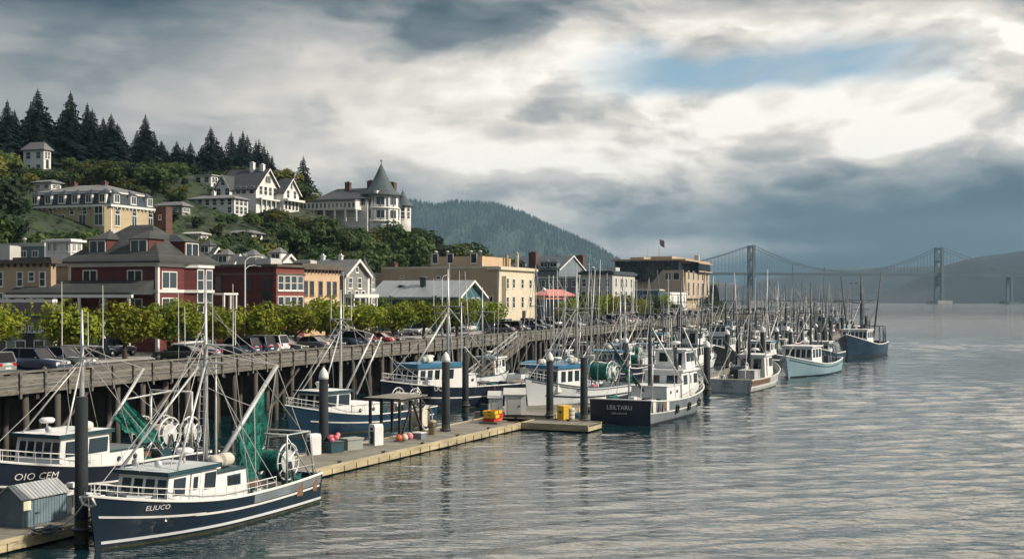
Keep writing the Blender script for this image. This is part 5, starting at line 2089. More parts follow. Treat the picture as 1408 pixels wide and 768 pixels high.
    def gable(self, z0, z1, axis='y', over=0.4, mat_=SLATE, wallm=None, x0=0, x1=None, y0=0, y1=None, th=0.2, barge=TRIM):
        """ridge along the axis; gable triangles are closed in the wall's material"""
        x1 = self.W if x1 is None else x1
        y1 = self.D if y1 is None else y1
        if axis == 'y':
            a0, a1, b0, b1 = x0, x1, y0, y1
            P = lambda a, b, z: (a, b, z)
        else:
            a0, a1, b0, b1 = y0, y1, x0, x1
            P = lambda a, b, z: (b, a, z)
        c = (a0 + a1) / 2
        sl = (z1 - z0) / (c - a0)
        if wallm:
            m = MB()
            i = m.addv([P(a0, b0, z0), P(a1, b0, z0), P(c, b0, z1 - .02), P(a0, b1, z0), P(a1, b1, z0), P(c, b1, z1 - .02)])
            for f in ((0, 1, 2), (5, 4, 3), (0, 2, 5, 3), (1, 4, 5, 2), (0, 3, 4, 1)):
                m.face([i + k for k in f])
            m.build('gable_wall', wallm, self.t)
        m = MB()
        e = over
        for s, aa in ((-1, a0), (1, a1)):
            ae = aa + s * e
            ze = z0 - sl * e
            pts = []
            for b in (b0 - over, b1 + over):
                pts += [P(ae, b, ze + .01), P(ae, b, ze + th), P(c, b, z1 + th), P(c, b, z1 + .01)]
            i = m.addv(pts)
            for f in ((0, 1, 2, 3), (7, 6, 5, 4), (1, 5, 6, 2), (0, 3, 7, 4), (0, 4, 5, 1)):
                m.face([i + k for k in f])
        m.build('roof', mat_, self.t)
        if barge:
            m = MB()
            for s, aa in ((-1, a0), (1, a1)):
                ae = aa + s * e
                ze = z0 - sl * e
                b = b0 - over - .05
                i = m.addv([P(ae, b, ze - .15), P(ae, b, ze + th + .03), P(c, b, z1 + th + .03), P(c, b, z1 - .15),
                            P(ae, b + .045, ze - .15), P(ae, b + .045, ze + th + .03), P(c, b + .045, z1 + th + .03), P(c, b + .045, z1 - .15)])
                for f in ((0, 1, 2, 3), (7, 6, 5, 4), (1, 5, 6, 2), (0, 3, 7, 4), (0, 4, 5, 1)):
                    m.face([i + k for k in f])
            m.build('bargeboard', barge, self.t)

    def chimney(self, x, y, z0, z1, s=0.7, mat_=CHIMBRICK):
        m = MB().box((x, y, (z0 + z1) / 2), (s, s, z1 - z0)).box((x, y, z1 + .08), (s + .16, s + .16, .16)).box((x, y, z1 + .28), (s * .55, s * .55, .24), taper=.85)
        m.build('chimney', mat_, self.t)

    def vent(self, x, y, z, h=0.8, r=0.16, m_=ALU):
        MB().lathe([(r, 0), (r, h), (r * 1.7, h + .02), (r * 1.5, h + .18), (.02, h + .3)], (x, y, z), 9).build('roof_vent', m_, self.t)

    def box_unit(self, x, y, z, s):
        MB().box((x, y, z + s[2] / 2), s).box((x, y, z + s[2] + .03), (s[0] * .8, s[1] * .8, .06)).build('roof_unit', LIGHTGREY, self.t)

    def dormer(self, face, a, z, w, h, depth, wallm, roofm, set_=0.5):
        """a hip-roofed dormer standing out of the roof slope"""
        if face == 'y':
            lo, hi = (a - w / 2, set_, z), (a + w / 2, set_ + depth, z + h)
        else:
            lo, hi = (set_, a - w / 2, z), (set_ + depth, a + w / 2, z + h)
        d = MB().b2(lo, hi).build('dormer', wallm, self.t)
        m = MB()
        o = 0.25
        x0, y0, x1, y1 = lo[0] - o, lo[1] - o, hi[0] + o, hi[1] + o
        i = m.addv([(x0, y0, z + h + .003), (x1, y0, z + h + .003), (x1, y1, z + h + .003), (x0, y1, z + h + .003), ((x0 + x1) / 2 + (depth * .25 if face == 'x' else 0), (y0 + y1) / 2 + (depth * .25 if face == 'y' else 0), z + h + .95)])
        for f in ((3, 2, 1, 0), (0, 1, 4), (1, 2, 4), (2, 3, 4), (3, 0, 4)):
            m.face([i + k for k in f])
        m.build('dormer_roof', roofm, d)
        f, p = win_mesh(w - .5, h - .45, 'v', self.trim)
        wv = obj('dormer_window', f, d, (a, set_, z + .25) if face == 'y' else (set_, a, z + .25))
        if face == 'x':
            wv.rotation_euler = (0, 0, -math.pi / 2)
        wv.data.materials[0] = self.trim
        m = MB()
        obj('dormer_pane', p, d, wv.location.copy()).rotation_euler = wv.rotation_euler

    def corner_boards(self, z1, w=0.22, mat_=None, z0=-0.5):
        for x, y, sx, sy in ((0, 0, -1, -1), (self.W, 0, 1, -1), (0, self.D, -1, 1)):
            m = MB()
            m.box((x + sx * .015 - sx * w / 2 + sx * .02, y + sy * .03, (z0 + z1) / 2), (w, .05, z1 - z0))
            m.box((x + sx * .03, y - sy * w / 2 + sy * .004, (z0 + z1) / 2), (.05, w, z1 - z0))
            m.build('corner_board', mat_ or self.trim, self.t)

    def door(self, face, a, w=1.1, h=2.3, z=0.0, mat_=DOORDARK):
        m = MB()
        if face == 'y':
            m.b2((a - w / 2, -.05, z), (a + w / 2, .01, z + h))
            d = m.build('door', mat_, self.t)
            MB().b2((a + w * .3, -.10, z + 1.0), (a + w * .36, -.052, z + 1.15)).build('handle', ALU, d)
        else:
            m.b2((-.05, a - w / 2, z), (.01, a + w / 2, z + h))
            d = m.build('door', mat_, self.t)
            MB().b2((-.10, a + w * .3, z + 1.0), (-.052, a + w * .36, z + 1.15)).build('handle', ALU, d)
        return d


# 1 low storefront at the left edge
h = House('low green grey storefront with mauve fascia at the left edge of the parking lot', 72, 104, -70, 79)
h.wall(GREENGREY, 3.75)
h.wall(TEALCLAP, 4.1, x0=-.25, y0=-.25, y1=h.D + .25, x1=h.W + .25, z0=3.752, name='canopy_band')
h.wall(MAUVE, 5.0, x0=-.12, y0=-.12, y1=h.D + .12, x1=h.W + .12, z0=4.102, name='fascia')
h.flat(5.0, h=.25, t=.3)
for x in range(-60, 66, 14):
    h.winpx('x', x + 1, x + 12, 447, 456, 'vv')
for x in range(-60, 66, 26):
    h.winpx('x', x + 3, x + 18, 467, 494, '')
h.door('x', h.a_x(40), 1.3, 2.5)
h.winpx('y', 73, 77, 466, 490, '')

# 2 tan building and its neighbours at the left
h = House('tan two storey building with dark bracketed cornice left of the red house', 70, 124, -40, 77)
zt = h.z(360)
h.wall(TAN, zt)
h.flat(zt, par=CORNICE, h=.5)
h.cornice(zt - .15, .45, .4, CORNICE, dentil=.8)
for x0, x1 in ((-30, -22), (-4, 5), (23, 32), (54, 63)):
    h.winpx('x', x0, x1, 373, 394, 'h')
h.winpx('x', 39, 48, 373, 387, 'h')
for x0, x1 in ((-4, 5), (23, 32), (44, 52)):
    h.winpx('x', x0, x1, 402, 418, 'h')
h.box_unit(h.W * .5, h.D * .55, zt + .05, (1.6, 1.6, 1.6))
h = House('small beige annex squeezed between the tan building and the red house', 95, 131, 60, 99)
zt = h.z(363)
h.wall(TAN, zt)
h.flat(zt, par=LIGHTGREY, h=.3)
h.cornice(zt - .2, .25, .35, LIGHTGREY)
h.winpx('x', 70, 79, 376, 391, 'h')
h = House('white glazed rooftop pavilion behind the tan building', 97, 142, 63, 113)
zt = h.z(331)
h.wall(WHITE, zt)
h.flat(zt, par=WHITE, h=.25)
h.cornice(zt - .1, .35, .25, WHITE)
for x0, x1 in ((65, 71), (73, 79), (83, 87), (90, 95)):
    h.winpx('x', x0, x1, 333, 346, 'v')
h.winpx('y', 99, 104, 333, 346, 'v')
h.winpx('y', 106, 111, 333, 346, 'v')
h = House('grey flat roofed building low behind the tan building at the left edge', 61, 150, -40, 70)
zt = h.z(338)
h.wall(BLUEGREY, zt)
h.flat(zt, par=LIGHTGREY, h=.4)
for x in (-20, 5, 28, 44):
    h.winpx('x', x, x + 9, 344, 354, 'v')
h.vent(h.W * .4, h.D * .3, zt)

# 4 the red Victorian house
h = House('large dark red hipped Victorian house with white trim and dormers behind the trees', 217, 122, 95, 290, cat='house', name='red_house')
ze = h.z(361)
h.wall(REDPAINT, ze)
h.cornice(ze - .35, .12, .34, TRIM)
h.corner_boards(ze - .36, .28)
h.hip(ze, h.z(304), .75, SHINGLE, ridge=.22)
h.cornice(ze - .02, .72, .2, TRIM, name='gutter')
h.winpx('x', 114, 134, 371, 391, 'v')
h.winpx('x', 175, 196, 371, 393, 'v')
h.winpx('y', 222, 243, 373, 397, 'v')
h.winpx('y', 222, 243, 409, 430, 'v')
h.winpx('x', 175, 196, 410, 426, 'v')
h.winpx('x', 137, 148, 411, 424, 'h')
h.dormer('x', h.a_x(128), ze + .55, 2.3, 1.9, 2.6, REDPAINT, SHINGLE, .7)
h.dormer('x', h.a_x(185), ze + .55, 2.3, 1.9, 2.6, REDPAINT, SHINGLE, .7)
h.dormer('y', h.a_y(266), ze + .3, 2.6, 2.0, 2.8, REDPAINT, SHINGLE, .2)
MB().sweep([(-.6, -.5), (.6, -.5), (.6, .5), (-.6, .5)], (h.a_y(236), 1.25, ze + 1.35), (1, 0, 0), (0, .72, .69), (0, -.07, .075)).build('skylight', HWIN, h.t)
b0, b1 = h.a_y(253), h.a_y(286)
bay = [(b0, .0), (b0 + .8, -1.0), (b1 - .8, -1.0), (b1, .0)]
MB().prism(bay, -1, ze - .4).build('bay', REDPAINT, h.t)
bq = [(b0 - .2, .0), (b0 + .7, -1.25), (b1 - .7, -1.25), (b1 + .2, .0)]
for z in (ze - .395, h.z(402), h.z(402) - 2.6):
    MB().prism(bq, z, z + .28).build('bay_cornice', TRIM, h.t)
bc = (b0 + b1) / 2
for z in (h.z(398), h.z(430)):
    h.win('y', bc - .78, z, 1.0, 2.0, 'h', -1.0)
    h.win('y', bc + .78, z, 1.0, 2.0, 'h', -1.0)
h.cornice(h.z(402), .1, .3, TRIM, x0=0, name='belt_course')
# side porch along the face to the camera
pz = h.z(402)
pa, pb = h.a_x(212), h.a_x(42)
m = MB()
i = m.addv([(-3.6, pa, pz), (-.02, pa, pz + 1.25), (-.02, pb, pz + 1.25), (-3.6, pb, pz), (-3.6, pa, pz - .2), (-.02, pa, pz - .2), (-.02, pb, pz - .2), (-3.6, pb, pz - .2)])
for f in ((3, 2, 1, 0), (4, 5, 6, 7), (0, 1, 5, 4), (2, 3, 7, 6), (3, 0, 4, 7), (1, 2, 6, 5)):
    m.face([i + k for k in f])
m.build('porch_roof', SHINGLE, h.t)
MB().b2((-3.75, pa - .1, pz - .5), (-3.45, pb + .1, pz - .205)).build('porch_beam', TRIM, h.t)
for k in range(6):
    y = pa + .3 + (pb - pa - .6) * k / 5
    MB().b2((-3.7, y - .12, 0), (-3.5, y + .12, pz - .51)).build('porch_post', TRIM, h.t)
MB().b2((-3.3, h.D + .1, -.5), (0, pb, pz - .3)).build('porch_wing', REDPAINT, h.t)
for x in (53, 68, 80):
    h.winpx('x', x, x + 11, 410, 424, 'v', -3.3)
# waterfront porch at the far end
MB().b2((h.a_y(283), -2.2, h.z(405)), (h.a_y(303), -.02, h.z(402))).build('entry_porch_roof', TRIM, h.t)
for x in (285, 294, 302):
    MB().b2((h.a_y(x) - .1, -2.1, 0), (h.a_y(x) + .1, -1.9, h.z(405) - .002)).build('porch_post', TRIM, h.t)
h.chimney(h.W * .75, h.D * .85, ze + 1, h.z(316), .7)

# 5 the brick block, 6 the peach block, 7 the grey gabled house
h = House('dark red brick block with tall front windows between the red house and the peach block', 376, 141, 288, 415, trim=BRICK)
zt = h.z(367)
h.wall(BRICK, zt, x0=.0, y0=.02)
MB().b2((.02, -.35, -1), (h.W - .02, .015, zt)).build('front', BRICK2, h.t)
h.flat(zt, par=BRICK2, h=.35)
h.cornice(zt - .9, .12, .25, CORNICE, y0=-.35)
h.cornice(zt + .05, .35, .3, CORNICE, y0=-.35)
a0, a1 = h.a_y(382), h.a_y(409)
for i, k in enumerate(np.linspace(a0, a1, 4)):
    h.win('y', k, h.z(398), (a1 - a0) / 3 - .35, h.z(379) - h.z(398), 'h', -.35, TRIM)
    h.win('y', k, h.z(430), (a1 - a0) / 3 - .35, h.z(408) - h.z(430), 'h', -.35, TRIM)
for x, y0, y1 in ((366, 380, 398), (342, 381, 400), (300, 378, 402)):
    h.winpx('x', x - 5, x + 5, y0, y1, 'h')
h.door('x', h.a_x(367), 1.4, 3.4, h.z(426))
h.box_unit(h.W * .5, h.D * .3, zt + .05, (2.5, 2, 1.0))
h.box_unit(h.W * .5, h.D * .6, zt + .05, (1.8, 2.6, 1.3))
hb = h
h = House('peach stucco block with tall narrow windows and dark bracketed cornice', 416, 149.5, 380, 467)
zt = h.z(367)
h.wall(PEACH, zt)
h.flat(zt, par=CORNICE, h=.5)
h.cornice(zt - .25, .6, .45, CORNICE, dentil=.9)
for x in (420, 428.5, 440.5, 452, 460):
    w_ = 0.8
    h.win('y', h.a_y(x), h.z(405), w_, h.z(387) - h.z(405), 'h', 0, CORNICE)
    h.win('y', h.a_y(x), h.z(434), w_, h.z(419) - h.z(434), 'h', 0, CORNICE)
h.cornice(h.z(415), .1, .25, CREAM, name='belt_course')
h.box_unit(h.W * .3, h.D * .35, zt + .05, (1.6, 2.4, .8))
h = House('grey gabled house with white trimmed tall windows and a small spired turret', 474, 163, 396, 506, cat='house', name='gabled_house')
ze = h.z(378)
h.wall(GREYCLAP, ze)
h.gable(ze, h.z(353) - .4, 'y', .5, GREYROOF, GREYCLAP)
h.corner_boards(ze)
for x in (481.5, 494):
    h.win('y', h.a_y(x), h.z(395), 1.0, h.z(382) - h.z(395), 'h')
h.win('y', h.W * .5, h.z(373), .7, 1.3, 'h')
for x in (480, 490, 499):
    h.win('y', h.a_y(x), h.z(420), .9, 1.9, 'h')
MB().b2((-.1, -1.5, h.z(409)), (h.W + .3, -.01, h.z(404))).build('porch_roof', TRIM, h.t)
for k in range(5):
    x = h.W * k / 4
    MB().b2((x - .1, -1.4, 0), (x + .1, -1.2, h.z(409) - .003)).build('porch_post', TRIM, h.t)
for k in (.28, .6):
    h.chimney(h.W * .5, h.D * k, h.z(362), h.z(351), .5, WHITE)
tw_ = MB().lathe([(1.35, -.5), (1.35, h.z(379))], (h.W + 1.3, 1.2, 0), 8)
tw_.build('turret', WHITECLAP, h.t)
MB().lathe([(1.65, h.z(379)), (1.65, h.z(379) + .15), (.5, h.z(362)), (.04, h.z(349)), (.02, h.z(347))], (h.W + 1.3, 1.2, 0), 8).build('turret_roof', SLATE, h.t)
for z in (h.z(396), h.z(418)):
    h.win('y', h.W + 1.3, z, .9, 1.7, 'h', -.09)

# 8 teal shed-like building, 9 the big tan and cream block
h = House('long low teal building with blue grey metal roof and gable end behind the trees', 630, 196, 512, 664)
ze = h.z(407)
h.wall(TEALCLAP, ze)
h.gable(ze, h.z(386), 'y', .7, METALROOF, TEALCLAP)
for x in (535, 574, 604):
    h.winpx('x', x - 4, x + 4, 408, 420, 'v')
for x in (634, 642, 650, 657):
    h.win('y', h.a_y(x), h.z(420), .9, 1.2, 'h')
m = MB().b2((-2.6, h.D * .15, h.z(411)), (-.02, h.D, h.z(410))).build('lean_to_roof', METALROOF, h.t)
h.vent(h.W * .3, h.D * .5, h.z(395), 1.6, .5, DARKSTEEL)
h.vent(h.W * .3, h.D * .75, h.z(398), .6, .4, DARKSTEEL)
h = House('big tan block with a cream corniced front and a rooftop storey', 686, 216, 524, 735)
zt = h.z(368)
h.wall(TAN, zt, y0=.32)
MB().b2((-.03, -.03, -1), (h.W + .03, .31, zt + .003)).build('front', CREAM, h.t)
h.flat(zt, par=CREAM, h=.3, t=.32)
h.cornice(zt - .3, .55, .5, CREAM, y1=1.5)
for x in (697, 706, 718, 729):
    h.win('y', h.a_y(x), h.z(395), 1.2, h.z(383) - h.z(395), 'h', -.03)
    h.win('y', h.a_y(x), h.z(423), 1.2, h.z(408) - h.z(423), 'h', -.03)
h.door('y', h.a_y(720), 2.0, 3.0)
MB().b2((h.a_y(692) - .8, -.8, h.z(424)), (h.a_y(692) + .8, -.035, h.z(379))).build('bay', CREAM, h.t)
for z in (h.z(396), h.z(422)):
    h.win('y', h.a_y(692), z, 1.0, 1.7, 'h', -.8)
for x, y0, y1 in ((675, 406, 415), (650, 386, 391), (603, 379, 384), (553, 379, 382)):
    h.winpx('x', x - 3, x + 3, y0, y1, '')
zb = h.z(356) + .4
h.wall(PEACH, zb, 2.5, h.W - 2, h.D * .18, h.D * .62, zt + .051, 'rooftop_storey')
h.flat(zb, par=PEACH, h=.25, x0=2.5, x1=h.W - 2, y0=h.D * .18, y1=h.D * .62)
for k in (.25, .45, .58):
    h.win('x', h.D * k, zt + 1.0, 1.0, 1.6, '', 2.5)
for k in (.22, .3, .5, .6):
    h.vent(4, h.D * k, zb + .05, 1.0, .2)
h.chimney(h.W - 3, 2.5, zt, zt + 3.0, .5, CREAM)
h.chimney(h.W - 6, 3.5, zt, zt + 2.4, .5, TAN)
hb = House('tan lower block with a brick chimney behind the grey gabled house', 553, 232, 486, 578)
zt = hb.z(377)
hb.wall(TAN, zt)
hb.flat(zt, par=LIGHTGREY, h=.3)
hb.chimney(1.5, hb.D * .25, zt, hb.z(362), 1.3)
hb.winpx('x', 515, 519, 380, 384, '')

# 10-11 the dark gabled pair with chimneys, the white corniced block
h = House('dark slate roofed house with two brick chimneys behind the cream front', 768, 322, 698, 805, cat='house', name='slate_house')
ze = h.z(371)
h.wall(BLUEGREY, ze)
h.gable(ze, h.z(350), 'y', .4, BLUEMANSARD, BLUEGREY)
h.chimney(1.2, h.D * .52, h.z(372), h.z(347), 2.0)
h.chimney(h.W - 2, h.D * .06, h.z(372), h.z(348), 2.0)
h.chimney(h.W * .5, h.D * .3, h.z(358), h.z(350), .5, DARKSTEEL)
for k in (.12, .3, .78):
    h.dormer('x', h.D * k, ze + .6, 2.2, 1.5, 2.5, BLUEGREY, BLUEMANSARD, .8)
h = House('white three storey block with dark cornice right of the cream front', 842, 290, 739, 873)
zt = h.z(376)
h.wall(LIGHTGREY, zt, y1=h.D * .42)
h.wall(BLUEGREY, zt - 1.0, x0=.4, y0=h.D * .42 + .02, name='blue_wing')
h.flat(zt, par=BLUEMANSARD, h=.7, y1=h.D * .42)
h.flat(zt - 1.0, par=LIGHTGREY, h=.4, x0=.4, y0=h.D * .42 + .02)
h.cornice(zt - .2, .5, .6, BLUEMANSARD, y1=h.D * .42)
for x in (803, 812, 824, 835):
    h.winpx('x', x - 3, x + 3, 383, 394, 'h')
    h.winpx('x', x - 3, x + 3, 400, 411, 'h')
for x in (747, 757, 767, 778, 789):
    h.winpx('x', x - 3, x + 3, 385, 394, 'h')
for x in (847, 854, 861, 868):
    h.win('y', h.a_y(x), h.z(394), 1.2, 2.0, 'h')
    h.win('y', h.a_y(x), h.z(412), 1.2, 2.0, 'h')
MB().box((h.W * .5, h.D * .15, zt + 1.0), (4, 2.4, 1.4)).build('roof_unit', LIGHTGREY, h.t)
h.vent(3, h.D * .3, zt, 1.4, .3)

# 12 red canvas market tent
h = House('red and pink canvas market tent in front of the white block', 752, 236, 729, 792, cat='tent', name='market_tent')
zt, ze = h.z(397), h.z(407)
for x, y in ((.2, .2), (h.W - .2, .2), (.2, h.D - .2), (h.W - .2, h.D - .2)):
    MB().tube((x, y, 0), (x, y, ze), .07).build('pole', ALU, h.t)
h.hip(ze, zt, .3, AWN, ridge=.5, name='canopy')
MB().b2((0, .15, ze - .6), (h.W, .2, ze - .01)).build('valance', AWN, h.t)
MB().b2((0.15, .2, ze - .6), (.2, h.D, ze - .01)).build('valance', AWN, h.t)

# 13 modern glass building, its small white neighbour, the blue kiosk, the rounded barn
h = House('modern dark glass building with peach base and flat overhanging roof', 940, 372, 846, 973)
zt = h.z(358)
h.wall(SAND, h.z(380), x0=.6, y0=.6, y1=h.D - .6)
m = MB().b2((0, 1.5, h.z(386)), (h.W * .62, h.D, zt)).build('glass_storeys', DARKGLASS, h.t)
m = MB()
for k in range(13):
    y = 1.5 + (h.D - 1.5) * k / 12
    m.box((-.06, y, (zt + h.z(386)) / 2), (.1, .16, zt - h.z(386)))
m.build('mullions', DARKSTEEL, h.t)
m = MB()
for z in (h.z(386), h.z(376), h.z(367)):
    m.b2((-.2, 1.45, z - .15), (-.113, h.D, z + .15))
m.build('spandrels', DARKSTEEL, h.t)
MB().sweep([(0, h.z(412)), (h.D * .52, h.z(412)), (h.D * .52, h.z(395)), (h.D * .30, h.z(371)), (0, h.z(371))], (-.5, 0, 0), (0, 1, 0), (0, 0, 1), (.45, 0, 0)).build('peach_screen', SAND, h.t)
for y in (h.D * .10, h.D * .22):
    h.win('x', y, h.z(384), 1.7, 2.0, '', -.5)
MB().b2((-1.2, -.8, zt), (h.W + .4, h.D + 1, zt + .5)).build('roof', TAN, h.t)
MB().b2((2, 4, zt + .5), (h.W - 3, h.D * .5, zt + 1.4)).build('roof_unit', TAN, h.t)
MB().b2((2, h.D * .6, zt + .5), (h.W - 3, h.D * .8, zt + 1.2)).build('roof_unit', TAN, h.t)
MB().b2((.3, -.6, h.z(410)), (h.W - .2, .55, h.z(374))).build('front', SAND, h.t)
for k in range(5):
    a = h.W * (k + .6) / 5.2
    h.win('y', a, h.z(384), 2.0, 2.6, '', -.6)
    h.win('y', a, h.z(406), 2.2, 4.0, '', -.6)
MB().b2((h.W * .45, -1.2, h.z(374) + .003), (h.W * .95, 2.5, h.z(360))).build('corner_glass', DARKGLASS, h.t)
for k in range(2):
    MB().b2((h.W * .42, -1.6, h.z(372) + k * 2.6), (h.W, -1.21, h.z(372) + .35 + k * 2.6)).build('balcony', TAN, h.t)
h.box_unit(h.W - 3, 3, zt + .5, (1.5, 1.5, 2.2))
m = MB()
px_, pz_ = h.W * .4, h.z(323)
py_ = h.D * .52
MB().path([(px_, py_, zt + .5), (px_, py_, pz_)], [.13, .07], 7).build('flagpole', ALU, h.t)
FLAG = mat('dark_flag', (0.03, 0.025, 0.04), 0.8, 0.6, 1.2)
m = MB()
rings = []
for i in range(9):
    q = i / 8
    w_ = .35 * math.sin(q * 7) * q
    rings.append([(px_ + .1 + q * 2.2, py_ + w_ - q * 1.4, pz_ - .2 - q * .9), (px_ + .1 + q * 2.2, py_ + w_ - q * 1.4, pz_ - 2.0 - q * 1.5)])
m.loft(rings)
fo = thing('flag', 'flag', h.t.location, ROT, label='dark flag flying from the pole on the modern glass building')
m.build('cloth', FLAG, fo)
MB().tube((px_, py_ + 3.8, zt + .5), (px_, py_ + 3.8, h.z(333)), .06).build('aerial', ALU, h.t)
h = House('small white corner building with paired windows at the parking lot end', 921, 350, 886, 944)
zt = h.z(403)
h.wall(WHITE, zt)
h.flat(zt, par=WHITE, h=.3)
h.cornice(zt - .3, .3, .35, WHITE)
for k in range(5):
    h.win('x', h.D * (k + .5) / 5, h.z(417), .9, 2.0, 'h')
for k in range(3):
    h.win('y', h.W * (k + .5) / 3, h.z(417), .9, 2.0, 'h')
    h.win('x', h.D * (k + .5) / 3, h.z(428), 1.4, 1.8, '')
h = House('low teal kiosk with pale flat roof in front of the glass building', 905, 338, 872, 912)
zt = h.z(399)
h.wall(TEALCLAP, zt)
h.flat(zt, par=LIGHTGREY, h=.35)
h.cornice(zt - .1, .4, .3, LIGHTGREY)
h.wins('x', [h.D * .3, h.D * .6], h.z(414), 1.6, 1.6, 'v')
h = House('dark round roofed barn with a pale gable at the far shore end', 990, 440, 972, 1014, cat='barn', name='barn')
m = MB()
m.smooth = True
hw = h.D / 2
rings = []
for x in (0, h.W):
    rings.append([(x, hw - hw * math.cos(a), -1 + (h.z(387) + 1) * math.sin(a) ** .8) for a in [math.pi * k / 14 for k in range(15)]])
m.loft(rings)
m.smooth = False
for r in rings:
    m.poly(r)
m.build('shell', BLUEMANSARD, h.t)
MB().sweep([(hw * .4, h.z(392)), (hw * 1.6, h.z(392)), (hw, h.z(386))], (-.06, 0, 0), (0, 1, 0), (0, 0, 1), (.05, 0, 0)).build('gable_panel', LIGHTGREY, h.t)
h.door('x', hw, 4, 4, 0)

# low grey roofs behind the brick block and the peach block
for lb, xc, Z, xl, xr, ye, yr, mw, mr in (
        ('grey shingled cottage with curved dormer behind the brick block', 318, 178, 282, 336, 366, 350, GREYCLAP, GREYROOF),
        ('brown gabled cottage roof just behind the brick block', 352, 182, 322, 376, 366, 350, TAN, GREYROOF),
        ('pale gabled cottage roof behind the peach block', 386, 190, 362, 408, 362, 350, WHITECLAP, GREYROOF),
        ('slate roofed cottage left of the red house chimney', 290, 190, 262, 305, 352, 341, GREYCLAP, SLATE)):
    h = House(lb, xc, Z, xl, xr, base=5.0, cat='house', name='cottage')
    ze = h.z(ye)
    h.wall(mw, ze)
    h.gable(ze, h.z(yr), 'y' if xc != 352 else 'x', .4, mr, mw)
    h.chimney(h.W * .4, h.D * .6, h.z(yr + 3), h.z(yr - 4), .6)
    h.dormer('x', h.D * .4, ze + .4, 1.8, 1.3, 1.8, mw, mr, .5)
    h.wins('y', [h.W * .3, h.W * .7], ze - 2.2, 1, 1.5, 'h')

# ---- on the hill
def hill_house(label, xc, Z, xl, xr, yb, **k):
    best = None
    for dz in range(-45, 46):                     # stand it where the sight line meets the slope
        C = at(xc, yb, Z + dz)
        u, v = to_uv(C)
        e = C.z - land_h(u, v)
        if abs(e) < .5 and (best is None or abs(dz) < abs(best)):
            best = dz
    if best is not None:
        Z += best
    C = at(xc, yb, Z)
    hh = House(label, xc, Z, xl, xr, base=C.z, **k)
    return hh


HILL_BOXES = []


def note(h, m=2.0):
    u, v = to_uv(h.C)
    HILL_BOXES.append((u - m, u + h.W + m, v - m, v + h.D + m))


h = hill_house('yellow mansion with dark mansard roof and white windows on the hill', 152, 206, 36, 215, 320, cat='mansion', name='mansard_house')
note(h)
ze = h.z(281)
h.wall(YELLOWB, ze, z0=-5)
h.corner_boards(ze - .4, .35)
h.cornice(ze - .35, .5, .4, TRIM, dentil=1.1)
zm = h.z(264)
m = MB()
i = m.addv([(.15, .15, ze + .06), (h.W - .15, .15, ze + .06), (h.W - .15, h.D - .15, ze + .06), (.15, h.D - .15, ze + .06),
            (.9, .9, zm), (h.W - .9, .9, zm), (h.W - .9, h.D - .9, zm), (.9, h.D - .9, zm)])
for f in ((0, 1, 5, 4), (1, 2, 6, 5), (2, 3, 7, 6), (3, 0, 4, 7), (4, 5, 6, 7)):
    m.face([i + k for k in f])
m.build('mansard', BLUEMANSARD, h.t)
h.cornice(zm, .25, .25, TRIM, .9, h.W - .9, .9, h.D - .9)
h.hip(zm + .26, h.z(248), .1, GREYROOF, .9, h.W - .9, .9, h.D - .9)
for k in (.10, .26, .42, .58, .74, .9):
    h.dormer('x', h.D * k, ze + .3, 1.5, 1.75, 1.3, TRIM, BLUEMANSARD, .1)
for k in (.14, .5, .86):
    h.dormer('y', h.W * k, ze + .3, 1.7, 1.75, 1.3, TRIM, BLUEMANSARD, .1)
for k in (.06, .3, .55, .8):
    h.win('x', h.D * k + .5, h.z(309), 1.4, 1.9, 'v')
for k in (.3, .45, .7, .92):
    h.win('x', h.D * k, h.z(293), .8, 1.1, 'h')
for k in (.14, .5, .86):
    h.win('y', h.W * k, h.z(309), 1.3, 1.9, 'v')
    h.win('y', h.W * k, h.z(293), 1.2, 1.2, 'h')
c0 = h.D * .10
MB().prism([(-.9, c0 - 1.2), (-.01, c0 - 2), (-.01, c0 + 2), (-.9, c0 + 1.2)], -4, ze - .4).build('bay', YELLOWB, h.t)
h.win('x', c0, h.z(309), 1.7, 1.9, 'v', -.9)
h.win('x', c0, h.z(293), 1.6, 1.2, 'v', -.9)
h.chimney(h.W * .5, h.D * .35, h.z(255), h.z(245), .9)
h.chimney(h.W * .5, h.D * .72, h.z(255), h.z(245), .9)
MB().b2((-.3, -.3, -5), (h.W + .3, h.D + .3, .6)).build('foundation', LIGHTGREY, h.t)

h = hill_house('brick stair tower block at the right end of the yellow mansion', 228, 202, 213, 237, 322, name='brick_tower')
note(h)
zt = h.z(286)
h.wall(CHIMBRICK, zt, z0=-4)
h.flat(zt, par=CHIMBRICK, h=.3)
h.winpx('x', 218, 222, 295, 302, '')

h = hill_house('big white gabled mansion with slate roof on the hilltop', 352, 256, 303, 384, 291, cat='mansion', name='gabled_mansion')
note(h)
ze = h.z(258)
h.wall(WHITECLAP, ze, z0=-5)
h.gable(ze, h.z(230), 'y', .6, SLATE, WHITECLAP)
h.gable(h.z(257), h.z(241), 'x', .5, SLATE, WHITECLAP, x0=-1.8, x1=h.W * .5, y0=h.D * .62, y1=h.D)
MB().b2((-1.8, h.D * .62, -5), (-.01, h.D, h.z(257))).build('side_wing', WHITECLAP, h.t)
for k in (.68, .92):
    h.win('x', h.D * k, h.z(268), 1.0, 1.5, 'h', -1.8)
h.win('x', h.D * .8, h.z(254), .9, 1.3, 'h', -1.8)
for k in (.12, .34, .5):
    h.win('x', h.D * k, h.z(266), 1.1, 1.6, 'h')
h.win('y', h.W * .5, h.z(249), 2.2, 1.6, 'vv')
for k in (.2, .4, .6, .8):
    h.win('y', h.W * k, h.z(266), 1.2, 1.8, 'h')
    h.win('y', h.W * k, h.z(283), 1.2, 2.0, 'h')
h.chimney(h.W * .45, h.D * .4, h.z(236), h.z(221), .9, WHITE)
